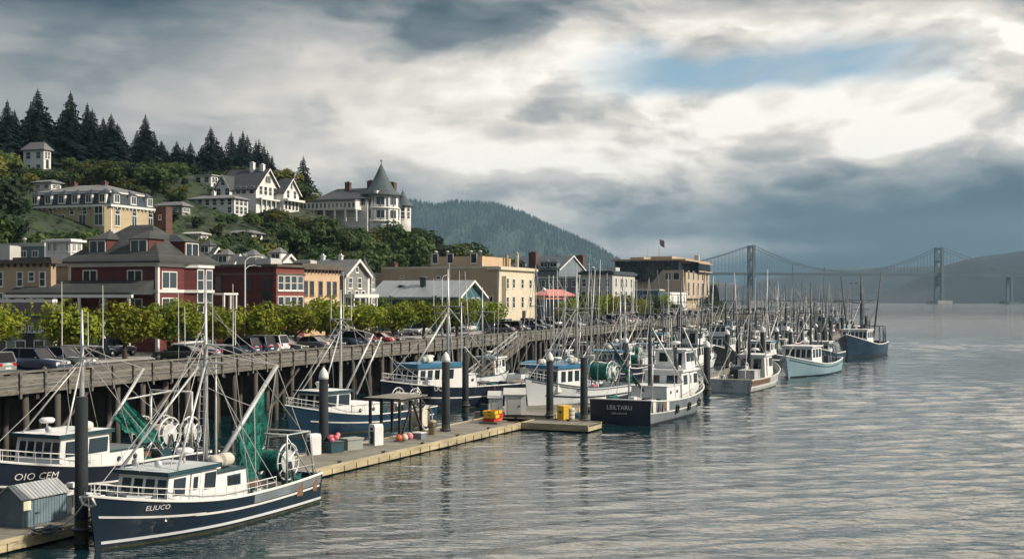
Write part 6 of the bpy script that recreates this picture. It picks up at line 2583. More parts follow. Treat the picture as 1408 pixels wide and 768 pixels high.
h.chimney(h.W * .45, h.D * .12, h.z(233), h.z(224), .9, WHITE)
MB().b2((-.1, -1.6, h.z(274)), (h.W + .2, -.02, h.z(272))).build('veranda_roof', TRIM, h.t)
for k in range(6):
    MB().b2((h.W * k / 5 - .12, -1.5, -2), (h.W * k / 5 + .12, -1.28, h.z(274) - .003)).build('veranda_post', TRIM, h.t)
h = hill_house('smaller white gabled wing house beside the big white mansion', 390, 268, 377, 411, 291, cat='house', name='gabled_house')
note(h)
ze = h.z(264)
h.wall(WHITECLAP, ze, z0=-5)
h.gable(ze, h.z(245), 'y', .5, SLATE, WHITECLAP)
for k in (.28, .72):
    h.win('y', h.W * k, h.z(271), 1.1, 1.7, 'h')
for k in (.15, .38, .62, .85):
    h.win('y', h.W * k, h.z(287), 1.0, 1.9, 'h')
h.win('y', h.W * .5, h.z(258), .9, 1.3, 'h')
MB().b2((-.4, -1.4, h.z(276)), (h.W + .4, -.02, h.z(273))).build('veranda_roof', TRIM, h.t)
h = hill_house('long white two storey wing with pale hipped roof below the white mansion', 322, 243, 259, 341, 295, cat='house', name='white_wing')
note(h)
ze = h.z(273)
h.wall(WHITECLAP, ze, z0=-5)
h.hip(ze, h.z(266), .5, GREYROOF, ridge=.6)
for k in range(6):
    a = h.D * (k + .6) / 6.2
    h.win('x', a, h.z(281), .9, 1.2, 'h')
    if k % 2 == 0:
        h.win('x', a, h.z(292), .9, 1.2, 'h')
for k in (.2, .5, .8):
    h.win('y', h.W * k, h.z(281), 1.1, 1.5, 'h')
    h.win('y', h.W * k, h.z(293), 1.1, 1.5, 'h')
h.chimney(h.W * .5, h.D * .6, h.z(270), h.z(262), .7, WHITE)

# the turreted mansion
h = hill_house('turreted mansion with a steep conical tower at the end of the hill', 500, 292, 432, 556, 302, cat='mansion', name='turreted_mansion')
note(h, 3)
ze = h.z(273)
h.wall(WHITECLAP, ze, x0=2, x1=h.W * .6, z0=-6)
h.hip(ze, h.z(254), .8, SLATE, x0=2, x1=h.W * .6, ridge=.62)
h.chimney(h.W * .3, h.D * .58, h.z(262), h.z(247), 1.2)
h.chimney(h.W * .3, h.D * .12, h.z(262), h.z(246), 1.3)
h.chimney(h.W * .55, -1.5, h.z(266), h.z(246), 1.6)
for k in range(7):
    h.win('x', h.D * (k + .6) / 7.2, h.z(281), 1.1, 1.5, 'h', 2)
# long gallery along the camera side
g1, g0 = h.a_x(420), h.a_x(492)
MB().b2((-1.2, g0, h.z(288)), (1.98, g1, h.z(276))).build('gallery', WHITECLAP, h.t)
MB().b2((-1.6, g0 - .1, h.z(276) + .003), (1.99, g1 + .4, h.z(274))).build('gallery_roof', GREYROOF, h.t)
n = 13
for k in range(n):
    h.win('x', g0 + (g1 - g0) * (k + .5) / n, h.z(285), (g1 - g0) / n - .5, 1.1, '', -1.2)
for k in range(6):
    y = g0 + (g1 - g0) * k / 5
    MB().b2((-1.1, y - .2, h.z(304)), (-.7, y + .2, h.z(288) - .003)).build('gallery_post', TRIM, h.t)
# the big octagonal tower
tc0 = (h.a_y(518), -1.2)
tr = 4.5
TZ = lambda y: h.zat(y, tc0[0], tc0[1])
TB = TZ(318)


def octo(r, z0, z1, r1=None, n=8):
    return MB().lathe([(r, z0), (r if r1 is None else r1, z1)], (tc0[0], tc0[1], 0), n)


octo(tr, TB - 3, TZ(270)).build('tower', WHITECLAP, h.t)
for y in (306, 288, 271):
    octo(tr + .25, TZ(y), TZ(y) + .4).build('tower_belt', TRIM, h.t)
MB().lathe([(tr + .9, TZ(270)), (tr + .9, TZ(270) + .25), (tr * .78, TZ(262)), (tr * .36, TZ(243)), (.08, TZ(225)), (.05, TZ(219))], (tc0[0], tc0[1], 0), 8).build('spire', TEALSPIRE, h.t)
MB().ball((tc0[0], tc0[1], TZ(221)), .25, 8).build('finial', DARKSTEEL, h.t)
for k in range(16):
    a = math.pi / 8 * k + .02
    q = tr * (1.0 if k % 2 == 0 else .93) + .03
    MB().box((tc0[0] + math.cos(a) * q, tc0[1] + math.sin(a) * q, (TB + TZ(270)) / 2), (.22, .22, TZ(270) - TB - .1), a).build('tower_timber', BLUEGREY, h.t)
ap = tr * math.cos(math.pi / 8)
for k in range(8):
    a = math.pi / 8 + k * math.pi / 4
    nx, ny = math.cos(a), math.sin(a)
    if nx * -U.x > 5:
        continue
    rzz = a + math.pi / 2
    for y, hh in ((283, 1.9), (301, 1.9)):
        f, p = win_mesh(1.9, hh, 'v', TRIM)
        o = obj('window', f, h.t, (tc0[0] + nx * ap, tc0[1] + ny * ap, TZ(y)))
        o.rotation_euler = (0, 0, rzz)
        obj('pane', p, o)
for s in (-1, 1):
    MB().b2((tc0[0] - 4.9, tc0[1] + s * .8 - .4, TZ(268)), (tc0[0] - 2.4, tc0[1] + s * .8 + .4, TZ(264))).build('spire_dormer', TRIM, h.t) if s < 0 else None
# right wing and small turret
w0, w1 = h.a_y(530), h.a_y(552)
WZ = lambda y: h.zat(y, (w0 + w1) / 2, 2)
MB().b2((w0, .2, -5), (w1, 5.5, WZ(284))).build('side_wing', WHITECLAP, h.t)
MB().b2((w0 - .2, -.2, WZ(284) + .002), (w1 + .2, 5.7, WZ(281))).build('side_wing_roof', SLATE, h.t)
for k in (.3, .6, .85):
    h.win('y', w0 + (w1 - w0) * k, WZ(297), 1.2, 1.8, 'h', .2)
sx, sy = h.a_y(557), .6
SZ = lambda y: h.zat(y, sx, sy)
WZ = lambda y: h.zat(y, (w0 + w1) / 2, 2)
MB().lathe([(2.15, -4), (2.15, SZ(284))], (sx, sy, 0), 8).build('small_turret', WHITECLAP, h.t)
MB().lathe([(2.8, SZ(284)), (2.8, SZ(284) + .2), (1.1, SZ(272)), (.06, SZ(262)), (.03, SZ(257))], (sx, sy, 0), 8).build('small_spire', TEALSPIRE, h.t)
for k in range(8):
    a = math.pi / 8 + k * math.pi / 4
    f, p = win_mesh(.9, 1.6, 'h', TRIM)
    for y in (291, 301):
        o = obj('window', f, h.t, (sx + math.cos(a) * 2.15 * .924, sy + math.sin(a) * 2.15 * .924, SZ(y)))
        o.rotation_euler = (0, 0, a + math.pi / 2)
        obj('pane', p, o)

# small buildings scattered on the slope
for lb, xc, Z, xl, xr, ye, yb, yr, mw, mr in (
        ('white two storey house under the tall firs at the upper left', 60, 282, 32, 70, 206, 231, 194, WHITECLAP, GREYROOF),
        ('low white house half hidden above the yellow mansion', 70, 240, 46, 84, 251, 262, 246, WHITECLAP, GREYROOF),
        ('white flat fronted house left of the white mansion', 290, 300, 267, 300, 241, 258, 239, WHITE, LIGHTGREY),
        ('grey cottage between the yellow mansion and the white wing', 250, 226, 214, 262, 283, 294, 276, GREYCLAP, GREYROOF),
        ('low white outbuilding with grey roof on the terraced slope', 346, 214, 312, 361, 321, 328, 315, WHITE, GREYROOF),
        ('small white greenhouse shed beside the terraced hedges', 276, 208, 249, 286, 322, 328, 318, WHITE, LIGHTGREY)):
    h = hill_house(lb, xc, Z, xl, xr, yb, cat='house', name='hill_house')
    note(h, 1.5)
    ze = h.z(ye)
    h.wall(mw, ze, z0=-4)
    h.hip(ze, h.z(yr), .5, mr, ridge=.6)
    n = max(2, int(h.D / 3))
    hh = min(1.5, ze * .4)
    for k in range(n):
        h.win('x', h.D * (k + .5) / n, ze - hh - .4, min(1.2, h.D / n * .5), hh, 'h')
        if ze > 4:
            h.win('x', h.D * (k + .5) / n, ze - hh - 3.3, min(1.2, h.D / n * .5), hh, 'h')
    for k in (.3, .7):
        h.win('y', h.W * k, ze - hh - .4, min(1.1, h.W * .25), hh, 'h')
    h.door('y', h.W * .5, .9, min(2.1, ze * .8))

# ------------------------------------------------------------------ trees, shrubs, hedges
BARK = mat('bark', (0.075, 0.06, 0.048), 0.9, 0.35, 1.2, bump=0.5, bscale=6)
LF_STREET = leafy('street_tree_leaves', (0.075, 0.115, 0.012), (0.27, 0.305, 0.026), 0.5, 0.16)
LF_OAK = leafy('hill_tree_leaves', (0.028, 0.056, 0.018), (0.088, 0.128, 0.036), 0.35, 0.35)
LF_OLIVE = leafy('olive_tree_leaves', (0.065, 0.082, 0.018), (0.16, 0.16, 0.036), 0.35, 0.25)
LF_DARK = leafy('dark_tree_leaves', (0.012, 0.026, 0.013), (0.034, 0.058, 0.024), 0.35, 0.25)
LF_FIR = leafy('fir_needles', (0.006, 0.016, 0.015), (0.018, 0.036, 0.030), 0.4, 0.25)
LF_HEDGE = leafy('hedge_leaves', (0.022, 0.045, 0.014), (0.065, 0.095, 0.025), 0.5, 0.25)


def rvec(r):
    while True:
        v = Vector((r.uniform(-1, 1), r.uniform(-1, 1), r.uniform(-1, 1)))
        if 0.05 < v.length < 1:
            return v.normalized()


def add_leaf(m, p, n, s, r):
    t = n.cross(rvec(r))
    if t.length < 1e-3:
        return
    t.normalize()
    b = n.cross(t)
    w = s * r.uniform(.55, .8)
    m.face(m.addv([p - t * s, p - b * w * .9 + n * s * .15, p + t * s, p + b * w + n * s * .1]) + k for k in range(4))


def crown(seed, rx, rz, blobs, per, leaf, zc, flat=0.75):
    """leaf clumps on overlapping boughs, with gaps between them"""
    r = random.Random(seed)
    m = MB()
    for i in range(blobs):
        d = rvec(r)
        d.z = d.z * .8 + .12
        q = r.uniform(.35, .82) if i > blobs * .15 else r.uniform(0, .3)
        c = Vector((d.x * rx * q, d.y * rx * q, zc + d.z * rz * q))
        br = rx * r.uniform(.26, .46)
        for k in range(per):
            n = rvec(r)
            p = c + Vector((n.x, n.y, n.z * flat)) * br * r.uniform(.72, 1.08)
            nn = (n + rvec(r) * .65)
            if nn.length < .1:
                continue
            add_leaf(m, p, nn.normalized(), leaf * r.uniform(.6, 1.25), r)
    return m


def trunk_mesh(seed, h, r0, zc, rx, n=5):
    r = random.Random(seed)
    m = MB()
    m.path([(0, 0, -.6), (r.uniform(-.1, .1), r.uniform(-.1, .1), h * .5), (0, 0, h)], [r0 * 1.25, r0, r0 * .8], 8)
    for k in range(n):
        a = 6.283 * k / n + r.uniform(-.4, .4)
        q = rx * r.uniform(.45, .75)
        m.path([(0, 0, h * .85), (math.cos(a) * q * .5, math.sin(a) * q * .5, h + (zc - h) * .5), (math.cos(a) * q, math.sin(a) * q, zc + r.uniform(-.2, .5))], [r0 * .6, r0 * .4, r0 * .15], 5)
    return m


STREET = []
for i in range(4):
    cm = crown(40 + i, 2.75, 2.1, 38, 84, 0.20, 3.05, .9).mesh('crown', LF_STREET)
    tm = trunk_mesh(40 + i, 1.6, .19, 3.0, 2.3).mesh('trunk', BARK)
    STREET.append((cm, tm))
HILLT = []
for i in range(5):
    cm = crown(60 + i, 3.6, 3.4, 30, 55, 0.44, 4.6, .9).mesh('crown', LF_OAK)
    tm = trunk_mesh(60 + i, 2.2, .24, 4.4, 3).mesh('trunk', BARK)
    HILLT.append((cm, tm))


def fir_mesh(seed, h, rb, bare=0.08):
    r = random.Random(seed)
    m = MB()
    tiers = 34
    for i in range(tiers):
        q = i / (tiers - 1)
        z = h * (bare + (1 - bare) * q)
        R_ = rb * (1 - q) ** .85 * r.uniform(.82, 1.12) + .12
        nb = 12 if q < .7 else 8
        for k in range(nb):
            a = 6.283 * k / nb + r.uniform(-.4, .4) + i
            if r.random() < .10:
                continue
            L = R_ * r.uniform(.65, 1.18)
            d = Vector((math.cos(a), math.sin(a), 0))
            s = Vector((-d.y, d.x, 0))
            droop = .30 + .25 * r.random()
            P0 = Vector((0, 0, z))
            seg = 4
            for j in range(seg):
                f0, f1 = j / seg, (j + 1) / seg
                p0 = P0 + d * L * f0 - Vector((0, 0, L * droop * f0 ** 1.4))
                p1 = P0 + d * L * f1 - Vector((0, 0, L * droop * f1 ** 1.4))
                w = L * .36 * (1 - f0 * .55)
                for sg in (1, -1):
                    tip = (p0 + p1) / 2 + s * sg * w * r.uniform(.6, 1.1) + d * L * .12 - Vector((0, 0, w * r.uniform(.2, .5)))
                    m.face(m.addv([p0, p1, tip]) + t for t in range(3))
                # needles hanging below the bough
                m.face(m.addv([p0, p1, (p0 + p1) / 2 - Vector((0, 0, h * .035 * r.uniform(.6, 1.3)))]) + t for t in range(3))
    m.face(m.addv([(-.12, 0, h * .96), (.12, 0, h * .96), (0, 0, h * 1.03)]) + t for t in range(3))
    m.face(m.addv([(0, -.12, h * .96), (0, .12, h * .96), (0, 0, h * 1.03)]) + t for t in range(3))
    return m


FIRS = []
for i in range(4):
    cm = fir_mesh(80 + i, 18, (5.6, 4.8, 6.2, 5.2)[i], (.05, .22, .06, .12)[i]).mesh('crown', LF_FIR)
    tm = MB().path([(0, 0, -1), (0, 0, 9), (0, 0, 17.6)], [.38, .25, .05], 8).mesh('trunk', BARK)
    FIRS.append((cm, tm))


def tree(name, pair, loc, scale, rz, group, leaf=None, cat='tree'):
    t = thing(name, cat, loc, rz, group)
    c = obj('crown', pair[0], t)
    obj('trunk', pair[1], t)
    t.scale = scale if isinstance(scale, tuple) else (scale,) * 3
    if leaf is not None:
        paint(c, leaf)
    return t


TL = ((0.373, 0.928), (-36.1, 99.8))
rnd = random.Random(21)
TREE_PX = [95, 172, 232, 293, 352, 407, 450, 495, 540, 583, 628, 664]
BEHIND = ['green storefront', 'tan building', 'red house', 'red house bay', 'dark brick block', 'brick block front', 'peach block', 'grey gabled house', 'teal building', 'teal building middle', 'teal gable end', 'cream front']
for k, x in enumerate(TREE_PX):
    r_ = (x - HX) / FPX
    tt = (r_ * 99.8 + 36.1) / (0.373 - r_ * 0.928)
    p = (-36.1 + .373 * tt, 99.8 + .928 * tt, 4.6)
    s = (1.10 + rnd.uniform(-.05, .07)) * (1.0 if k < 8 else 1.03)
    t = tree('street_tree', STREET[k % 4], p, (s, s, s * rnd.uniform(.86, 1.0)), rnd.uniform(0, 6), 'round trees along the waterfront street')
    t['label'] = 'round yellow green street tree in front of the ' + BEHIND[k]
p = on_level(-8, 502, 4.6)
t = tree('street_tree', STREET[1], p, .95, 2, 'round trees along the waterfront street')
t['label'] = 'round yellow green tree cut by the left edge of the photo'
for k in range(9):
    u = 168 + k * 9.5
    p = uv(u, 16.6, 4.6)
    s = 1.05 + rnd.uniform(-.1, .15)
    t = tree('street_tree', STREET[k % 4], p, (s * 1.15, s * 1.15, s * 1.05), rnd.uniform(0, 6), 'round trees along the waterfront street', LF_OAK if k % 3 == 1 else LF_STREET)
    lab(t, 'dense green street tree', 'in the row before the white block')
for x, Z, s, lb in ((972, 330, 1.2, 'round green tree in front of the modern glass building'), (986, 335, 1.0, 'small round green tree beside the rounded barn'), (930, 345, .8, 'small green tree beside the white corner building'), (612, 188, 1.1, 'green tree hiding the middle of the teal building'), (515, 176, 1.1, 'green tree between the grey gabled house and teal building')):
    p = at(x, HY, Z)
    t = tree('street_tree', STREET[int(x) % 4], (p.x, p.y, 4.6), s, x, None, LF_OAK)
    t['label'] = lb

# firs on the skyline: photo column of each, row of its tip, distance
FIR_PX = [(-30, 150, 300), (20, 150, 310), (63, 150, 312), (42, 140, 318), (86, 150, 318), (120, 140, 330), (162, 168, 330), (188, 178, 335), (212, 178, 340), (142, 160, 322), (252, 200, 345), (322, 195, 355), (298, 188, 352), (334, 178, 350), (356, 190, 355), (368, 205, 358),
          (-14, 128, 285), (10, 136, 287), (52, 120, 292), (30, 168, 300), (75, 172, 305), (97, 124, 295), (127, 148, 298), (153, 155, 300), (112, 178, 312), (140, 185, 318), (172, 190, 312), (200, 156, 306), (186, 196, 320),
          (222, 192, 322), (228, 205, 330), (243, 193, 328), (262, 194, 328), (277, 200, 335), (290, 173, 330), (305, 198, 345), (318, 180, 335), (330, 186, 345), (340, 184, 338), (352, 192, 345), (363, 197, 345), (374, 212, 352), (417, 213, 340)]
for k, (x, y, Z) in enumerate(FIR_PX):
    p = at(x, y, Z)
    u, v = to_uv(p)
    gz = land_h(u, v)
    hgt = max(6, p.z - gz)
    s = hgt / 18.4
    wx = min(1.6, max(1.05, 19 / hgt)) * s * rnd.uniform(.9, 1.15)
    t = tree('fir_tree', FIRS[k % 4], (p.x, p.y, gz), (wx, wx, s), rnd.uniform(0, 6), 'dark firs along the hill skyline')
    lab(t, ('tall' if hgt > 16 else 'short') + ' dark fir tree', 'standing alone right of the white mansion' if x > 400 else 'on the skyline behind the white mansion' if x > 280 else 'between the yellow and white mansions' if x > 210 else 'on the skyline above the yellow mansion' if x > 85 else 'at the left edge of the skyline')

# broadleaf trees over the hill, kept clear of the houses and of the views to them
CLEAR = [(34, 217, 248, 318, 218), (298, 413, 222, 287, 272), (256, 342, 264, 293, 262), (430, 572, 220, 296, 289), (415, 492, 270, 298, 285), (488, 541, 220, 312, 288), (30, 71, 192, 230, 280), (45, 83, 244, 259, 238),
         (266, 301, 236, 256, 298), (311, 362, 313, 327, 242), (212, 238, 284, 312, 229), (213, 262, 274, 290, 246), (250, 286, 317, 326, 233)]
tree_pts = []
SKYL = [(-40, 205), (0, 208), (45, 222), (70, 236), (105, 232), (125, 222), (165, 220), (215, 226), (240, 222), (262, 236), (290, 238), (335, 226), (350, 216), (372, 216), (392, 226), (412, 250), (430, 262), (560, 285), (575, 292), (600, 305), (640, 330), (690, 352), (760, 372)]


def try_tree(u, v, hgt, leaf, wide=1.0, force=False):
    p = uv(u, v)
    gz = land_h(u, v)
    w = 3.9 * hgt / 8.2 * wide
    for a0, a1, b0, b1 in HILL_BOXES:
        if a0 - w * .5 < u < a1 + w * .5 and b0 - w * .5 < v < b1 + w * .5:
            return
    for q in tree_pts:
        if (q[0] - u) ** 2 + (q[1] - v) ** 2 < ((w + q[2]) * .60) ** 2:
            return
    ylim = float(np.interp(px_of(p)[0], [p_[0] for p_ in SKYL], [p_[1] for p_ in SKYL]))
    zmax = CAMH + (HY - ylim) / FPX * p.y - gz
    if zmax < 2.2:
        return
    hgt = min(hgt, zmax)
    if len(tree_pts) >= 282:
        return
    cx, top = px_of((p.x, p.y, gz + hgt))
    bot = px_of((p.x, p.y, gz))[1]
    hw = w * FPX / p.y
    if cx < -40 or cx > 760:
        return
    for x0, x1, y0, y1, Z in CLEAR:
        if p.y < Z + 2 and cx + hw * .8 > x0 and cx - hw * .8 < x1 and top < y1 and bot > y0:
            k = (bot - y1) / max(1e-3, bot - top)
            if k < .42:
                return
            hgt *= k
            w *= k
            top = y1
    tree_pts.append((u, v, w))
    sxy = w / 3.9
    t = tree('broadleaf_tree', HILLT[len(tree_pts) % 5], (p.x, p.y, gz), (sxy, sxy, hgt / 8.2), rnd.uniform(0, 6), 'broadleaf trees covering the hill', leaf)
    nm = {LF_OAK: 'mid green', LF_OLIVE: 'olive green', LF_DARK: 'dark green'}[leaf]
    size = 'tall' if hgt > 9.5 else 'medium' if hgt > 6 else 'low'
    if cx < 60:
        pl = 'at the left end of the hill'
    elif cx < 250:
        pl = 'above the yellow mansion' if p.y > 206 else 'below the yellow mansion'
    elif cx < 415:
        pl = 'behind the white mansion' if p.y > 262 else 'below the white mansion'
    elif cx < 545:
        pl = 'behind the turreted mansion' if p.y > 292 else 'below the turreted mansion'
    else:
        pl = 'on the slope right of the turrets'
    lab(t, '%s %s tree' % (size, nm), pl)


for x, y, Z, hg in ((8, 222, 205, 13), (32, 240, 212, 10), (-12, 262, 190, 11), (22, 275, 196, 8.5), (150, 224, 250, 9), (182, 222, 252, 10), (118, 226, 250, 8), (92, 232, 246, 7), (210, 232, 258, 9), (236, 246, 262, 8), (242, 222, 285, 11),
                    (262, 236, 290, 9), (583, 300, 320, 9), (560, 306, 300, 7), (470, 306, 262, 8), (380, 284, 232, 8), (440, 300, 250, 9), (400, 296, 240, 8), (380, 222, 330, 10), (362, 215, 335, 11)):
    p = at(x, y, Z)
    u, v = to_uv(p)
    lf = LF_DARK if x < 40 else rnd.choice((LF_OAK, LF_OAK, LF_OLIVE))
    try_tree(u, v, hg, lf, 1.15)
for k in range(2200):
    u, v = rnd.uniform(30, 345), 48 + 118 * rnd.random() ** 1.3
    near = math.sin(u * .09 + v * .13) + rnd.uniform(-1, 1)
    px = px_of(uv(u, v, 20))[0]
    if 235 < px < 425 and v < 84 and rnd.random() < .5:
        hg = rnd.uniform(2.2, 4.2)
    else:
        hg = rnd.uniform(6.5, 11)
    try_tree(u, v, hg, LF_OLIVE if near > .95 else LF_DARK if near < -1.0 else LF_OAK, rnd.uniform(.95, 1.3))

N_TREES = len(tree_pts)


# shrubs in the gaps
SHRUBS = []
for i in range(4):
    cm = crown(160 + i, 2.0, 1.25, 16, 42, 0.30, 1.1, .8).mesh('foliage', LF_OAK)
    tm = trunk_mesh(160 + i, .4, .09, 1.0, 1.4).mesh('stems', BARK)
    SHRUBS.append((cm, tm))
shrub_pts = []
for k in range(5200):
    if len(shrub_pts) >= 285:
        break
    u, v = rnd.uniform(20, 330), rnd.uniform(49, 150)
    p = uv(u, v)
    gz = land_h(u, v)
    if p.y > 330:
        continue
    hgt = rnd.uniform(1.6, 3.6)
    w = hgt * rnd.uniform(1.2, 1.9)
    if any(a0 - w * .4 < u < a1 + w * .4 and b0 - w * .4 < v < b1 + w * .4 for a0, a1, b0, b1 in HILL_BOXES):
        continue
    if any((q[0] - u) ** 2 + (q[1] - v) ** 2 < (w * .4 + q[2] * .36) ** 2 for q in tree_pts) or any((q[0] - u) ** 2 + (q[1] - v) ** 2 < ((w + q[2]) * .40) ** 2 for q in shrub_pts):
        continue
    cx, top = px_of((p.x, p.y, gz + hgt))
    bot = px_of((p.x, p.y, gz))[1]
    if cx < -20 or cx > 600 or bot > 345:
        continue
    hw = w * .5 * FPX / p.y
    ok = True
    for x0, x1, y0, y1, Z in CLEAR:
        if p.y < Z + 2 and cx + hw * .8 > x0 and cx - hw * .8 < x1 and top < y1 - 2 and bot > y0:
            ok = False
    if not ok:
        continue
    shrub_pts.append((u, v, w))
    t = thing('shrub', 'shrub', (p.x, p.y, gz), rnd.uniform(0, 6), 'shrubs on the hill')
    t.scale = (w / 4.2, w / 4.2, hgt / 2.4)
    a, b_ = SHRUBS[len(shrub_pts) % 4]
    c = obj('foliage', a, t)
    obj('stems', b_, t)
    lf = rnd.choice((LF_OAK, LF_OAK, LF_OLIVE, LF_DARK))
    paint(c, lf)
    nm = {LF_OAK: 'mid green', LF_OLIVE: 'olive green', LF_DARK: 'dark green'}[lf]
    pl = 'at the left end of the hill' if cx < 50 else ('above the yellow mansion' if p.y > 222 else 'below the yellow mansion') if cx < 235 else ('behind the white mansion' if p.y > 280 else 'below the white mansion') if cx < 415 else 'below the turreted mansion'
    lab(t, ('rounded ' if hgt > 2.6 else 'low ') + nm + ' shrub', pl)
# rough undergrowth over the whole slope
m = MB()
r_ = random.Random(31)
for k in range(15000):
    u, v = r_.uniform(20, 335), 48 + 115 * r_.random() ** 1.2
    if any(a0 + 1 < u < a1 - 1 and b0 + 1 < v < b1 - 1 for a0, a1, b0, b1 in HILL_BOXES):
        continue
    n1 = math.sin(u * .21 + 1.3 * math.sin(v * .17)) + math.sin(v * .31 - u * .09)
    if n1 < -.5 and r_.random() < .6:
        continue
    p = uv(u, v, land_h(u, v) + r_.uniform(.05, .55) * (1.3 if n1 > .7 else .7))
    add_leaf(m, p, (Vector((r_.uniform(-.5, .5) + .3, r_.uniform(-.8, .2), 1))).normalized(), r_.uniform(.35, .8), r_)
o = m.build('undergrowth', LF_HEDGE)
o['kind'] = 'stuff'
tag(o, 'undergrowth', label='rough low undergrowth between the trees on the hill')

# terraced hedges below the white mansion
def hedge(u0, u1, v, w, hgt, place, k):
    r = random.Random(k)
    p = uv(u0, v)
    t = thing('hedge', 'hedge', (p.x, p.y, land_h(u0, v) - .3), ROT, 'clipped hedges on the terraced slope')
    m = MB()
    L = u1 - u0
    n = int(L * 34)
    for i in range(n):
        x = r.uniform(0, L)
        gz = land_h(u0 + x, v) - land_h(u0, v)
        a = r.uniform(-.2, math.pi + .2)
        nrm = Vector((r.uniform(-.4, .4), math.cos(a), math.sin(a))).normalized()
        wob = 1 + .12 * math.sin(x * 2.1) + .1 * math.sin(x * 5.3)
        q = Vector((x, math.cos(a) * w / 2 * wob, gz + hgt * (.25 + .75 * math.sin(max(0, a))) * wob * r.uniform(.75, 1.0)))
        add_leaf(m, q, (nrm + rvec(r) * .5).normalized(), r.uniform(.25, .5), r)
    m.build('foliage', LF_HEDGE, t)
    m = MB()
    k = .5
    while k < L:
        gz = land_h(u0 + k, v) - land_h(u0, v)
        m.tube((k, 0, gz - .2), (k, 0, gz + hgt * .6), .06, n=5)
        k += 1.2
    m.build('stems', BARK, t)
    lab(t, 'long clipped green hedge', place)


hedge(118, 172, 79, 2.2, 1.8, 'just below the long white wing', 1)
hedge(112, 165, 74, 2.0, 1.6, 'on the upper terrace of the slope', 2)
hedge(108, 150, 69, 2.0, 1.6, 'on the middle terrace of the slope', 3)
hedge(105, 160, 63, 2.0, 1.6, 'above the low white outbuilding', 4)
hedge(104, 165, 57, 2.0, 1.6, 'on the lowest terrace above the roofs', 5)
hedge(96, 122, 85, 2.0, 1.8, 'at the foot of the yellow mansion', 6)

# ------------------------------------------------------------------ cars
PAINTS = {'white': mat('white_car_paint', (0.70, 0.70, 0.69), .3, .03, 1, coat=1), 'silver': mat('silver_car_paint', (0.40, 0.41, 0.42), .3, .03, 1, metal=.5, coat=1), 'grey': mat('grey_car_paint', (0.13, 0.14, 0.15), .3, .03, 1, metal=.4, coat=1),
          'black': mat('black_car_paint', (0.012, 0.013, 0.015), .3, .03, 1, coat=1), 'dark blue': mat('blue_car_paint', (0.015, 0.03, 0.07), .3, .03, 1, coat=1), 'red': mat('red_car_paint', (0.28, 0.02, 0.018), .3, .03, 1, coat=1),
          'maroon': mat('maroon_car_paint', (0.08, 0.012, 0.015), .3, .03, 1, coat=1), 'tan': mat('tan_car_paint', (0.36, 0.31, 0.24), .3, .03, 1, metal=.3, coat=1)}
HEADL = mat('headlamp_lens', (0.75, 0.75, 0.72), .15, .05, 4)
TAILL = mat('tail_lamp_lens', (0.42, 0.012, 0.01), .2, .05, 4)
HUB = mat('alloy_hub', (0.42, 0.43, 0.44), .35, .1, 4, metal=.6)
PLATE = mat('number_plate', (0.6, 0.6, 0.58), .5, .05, 4)


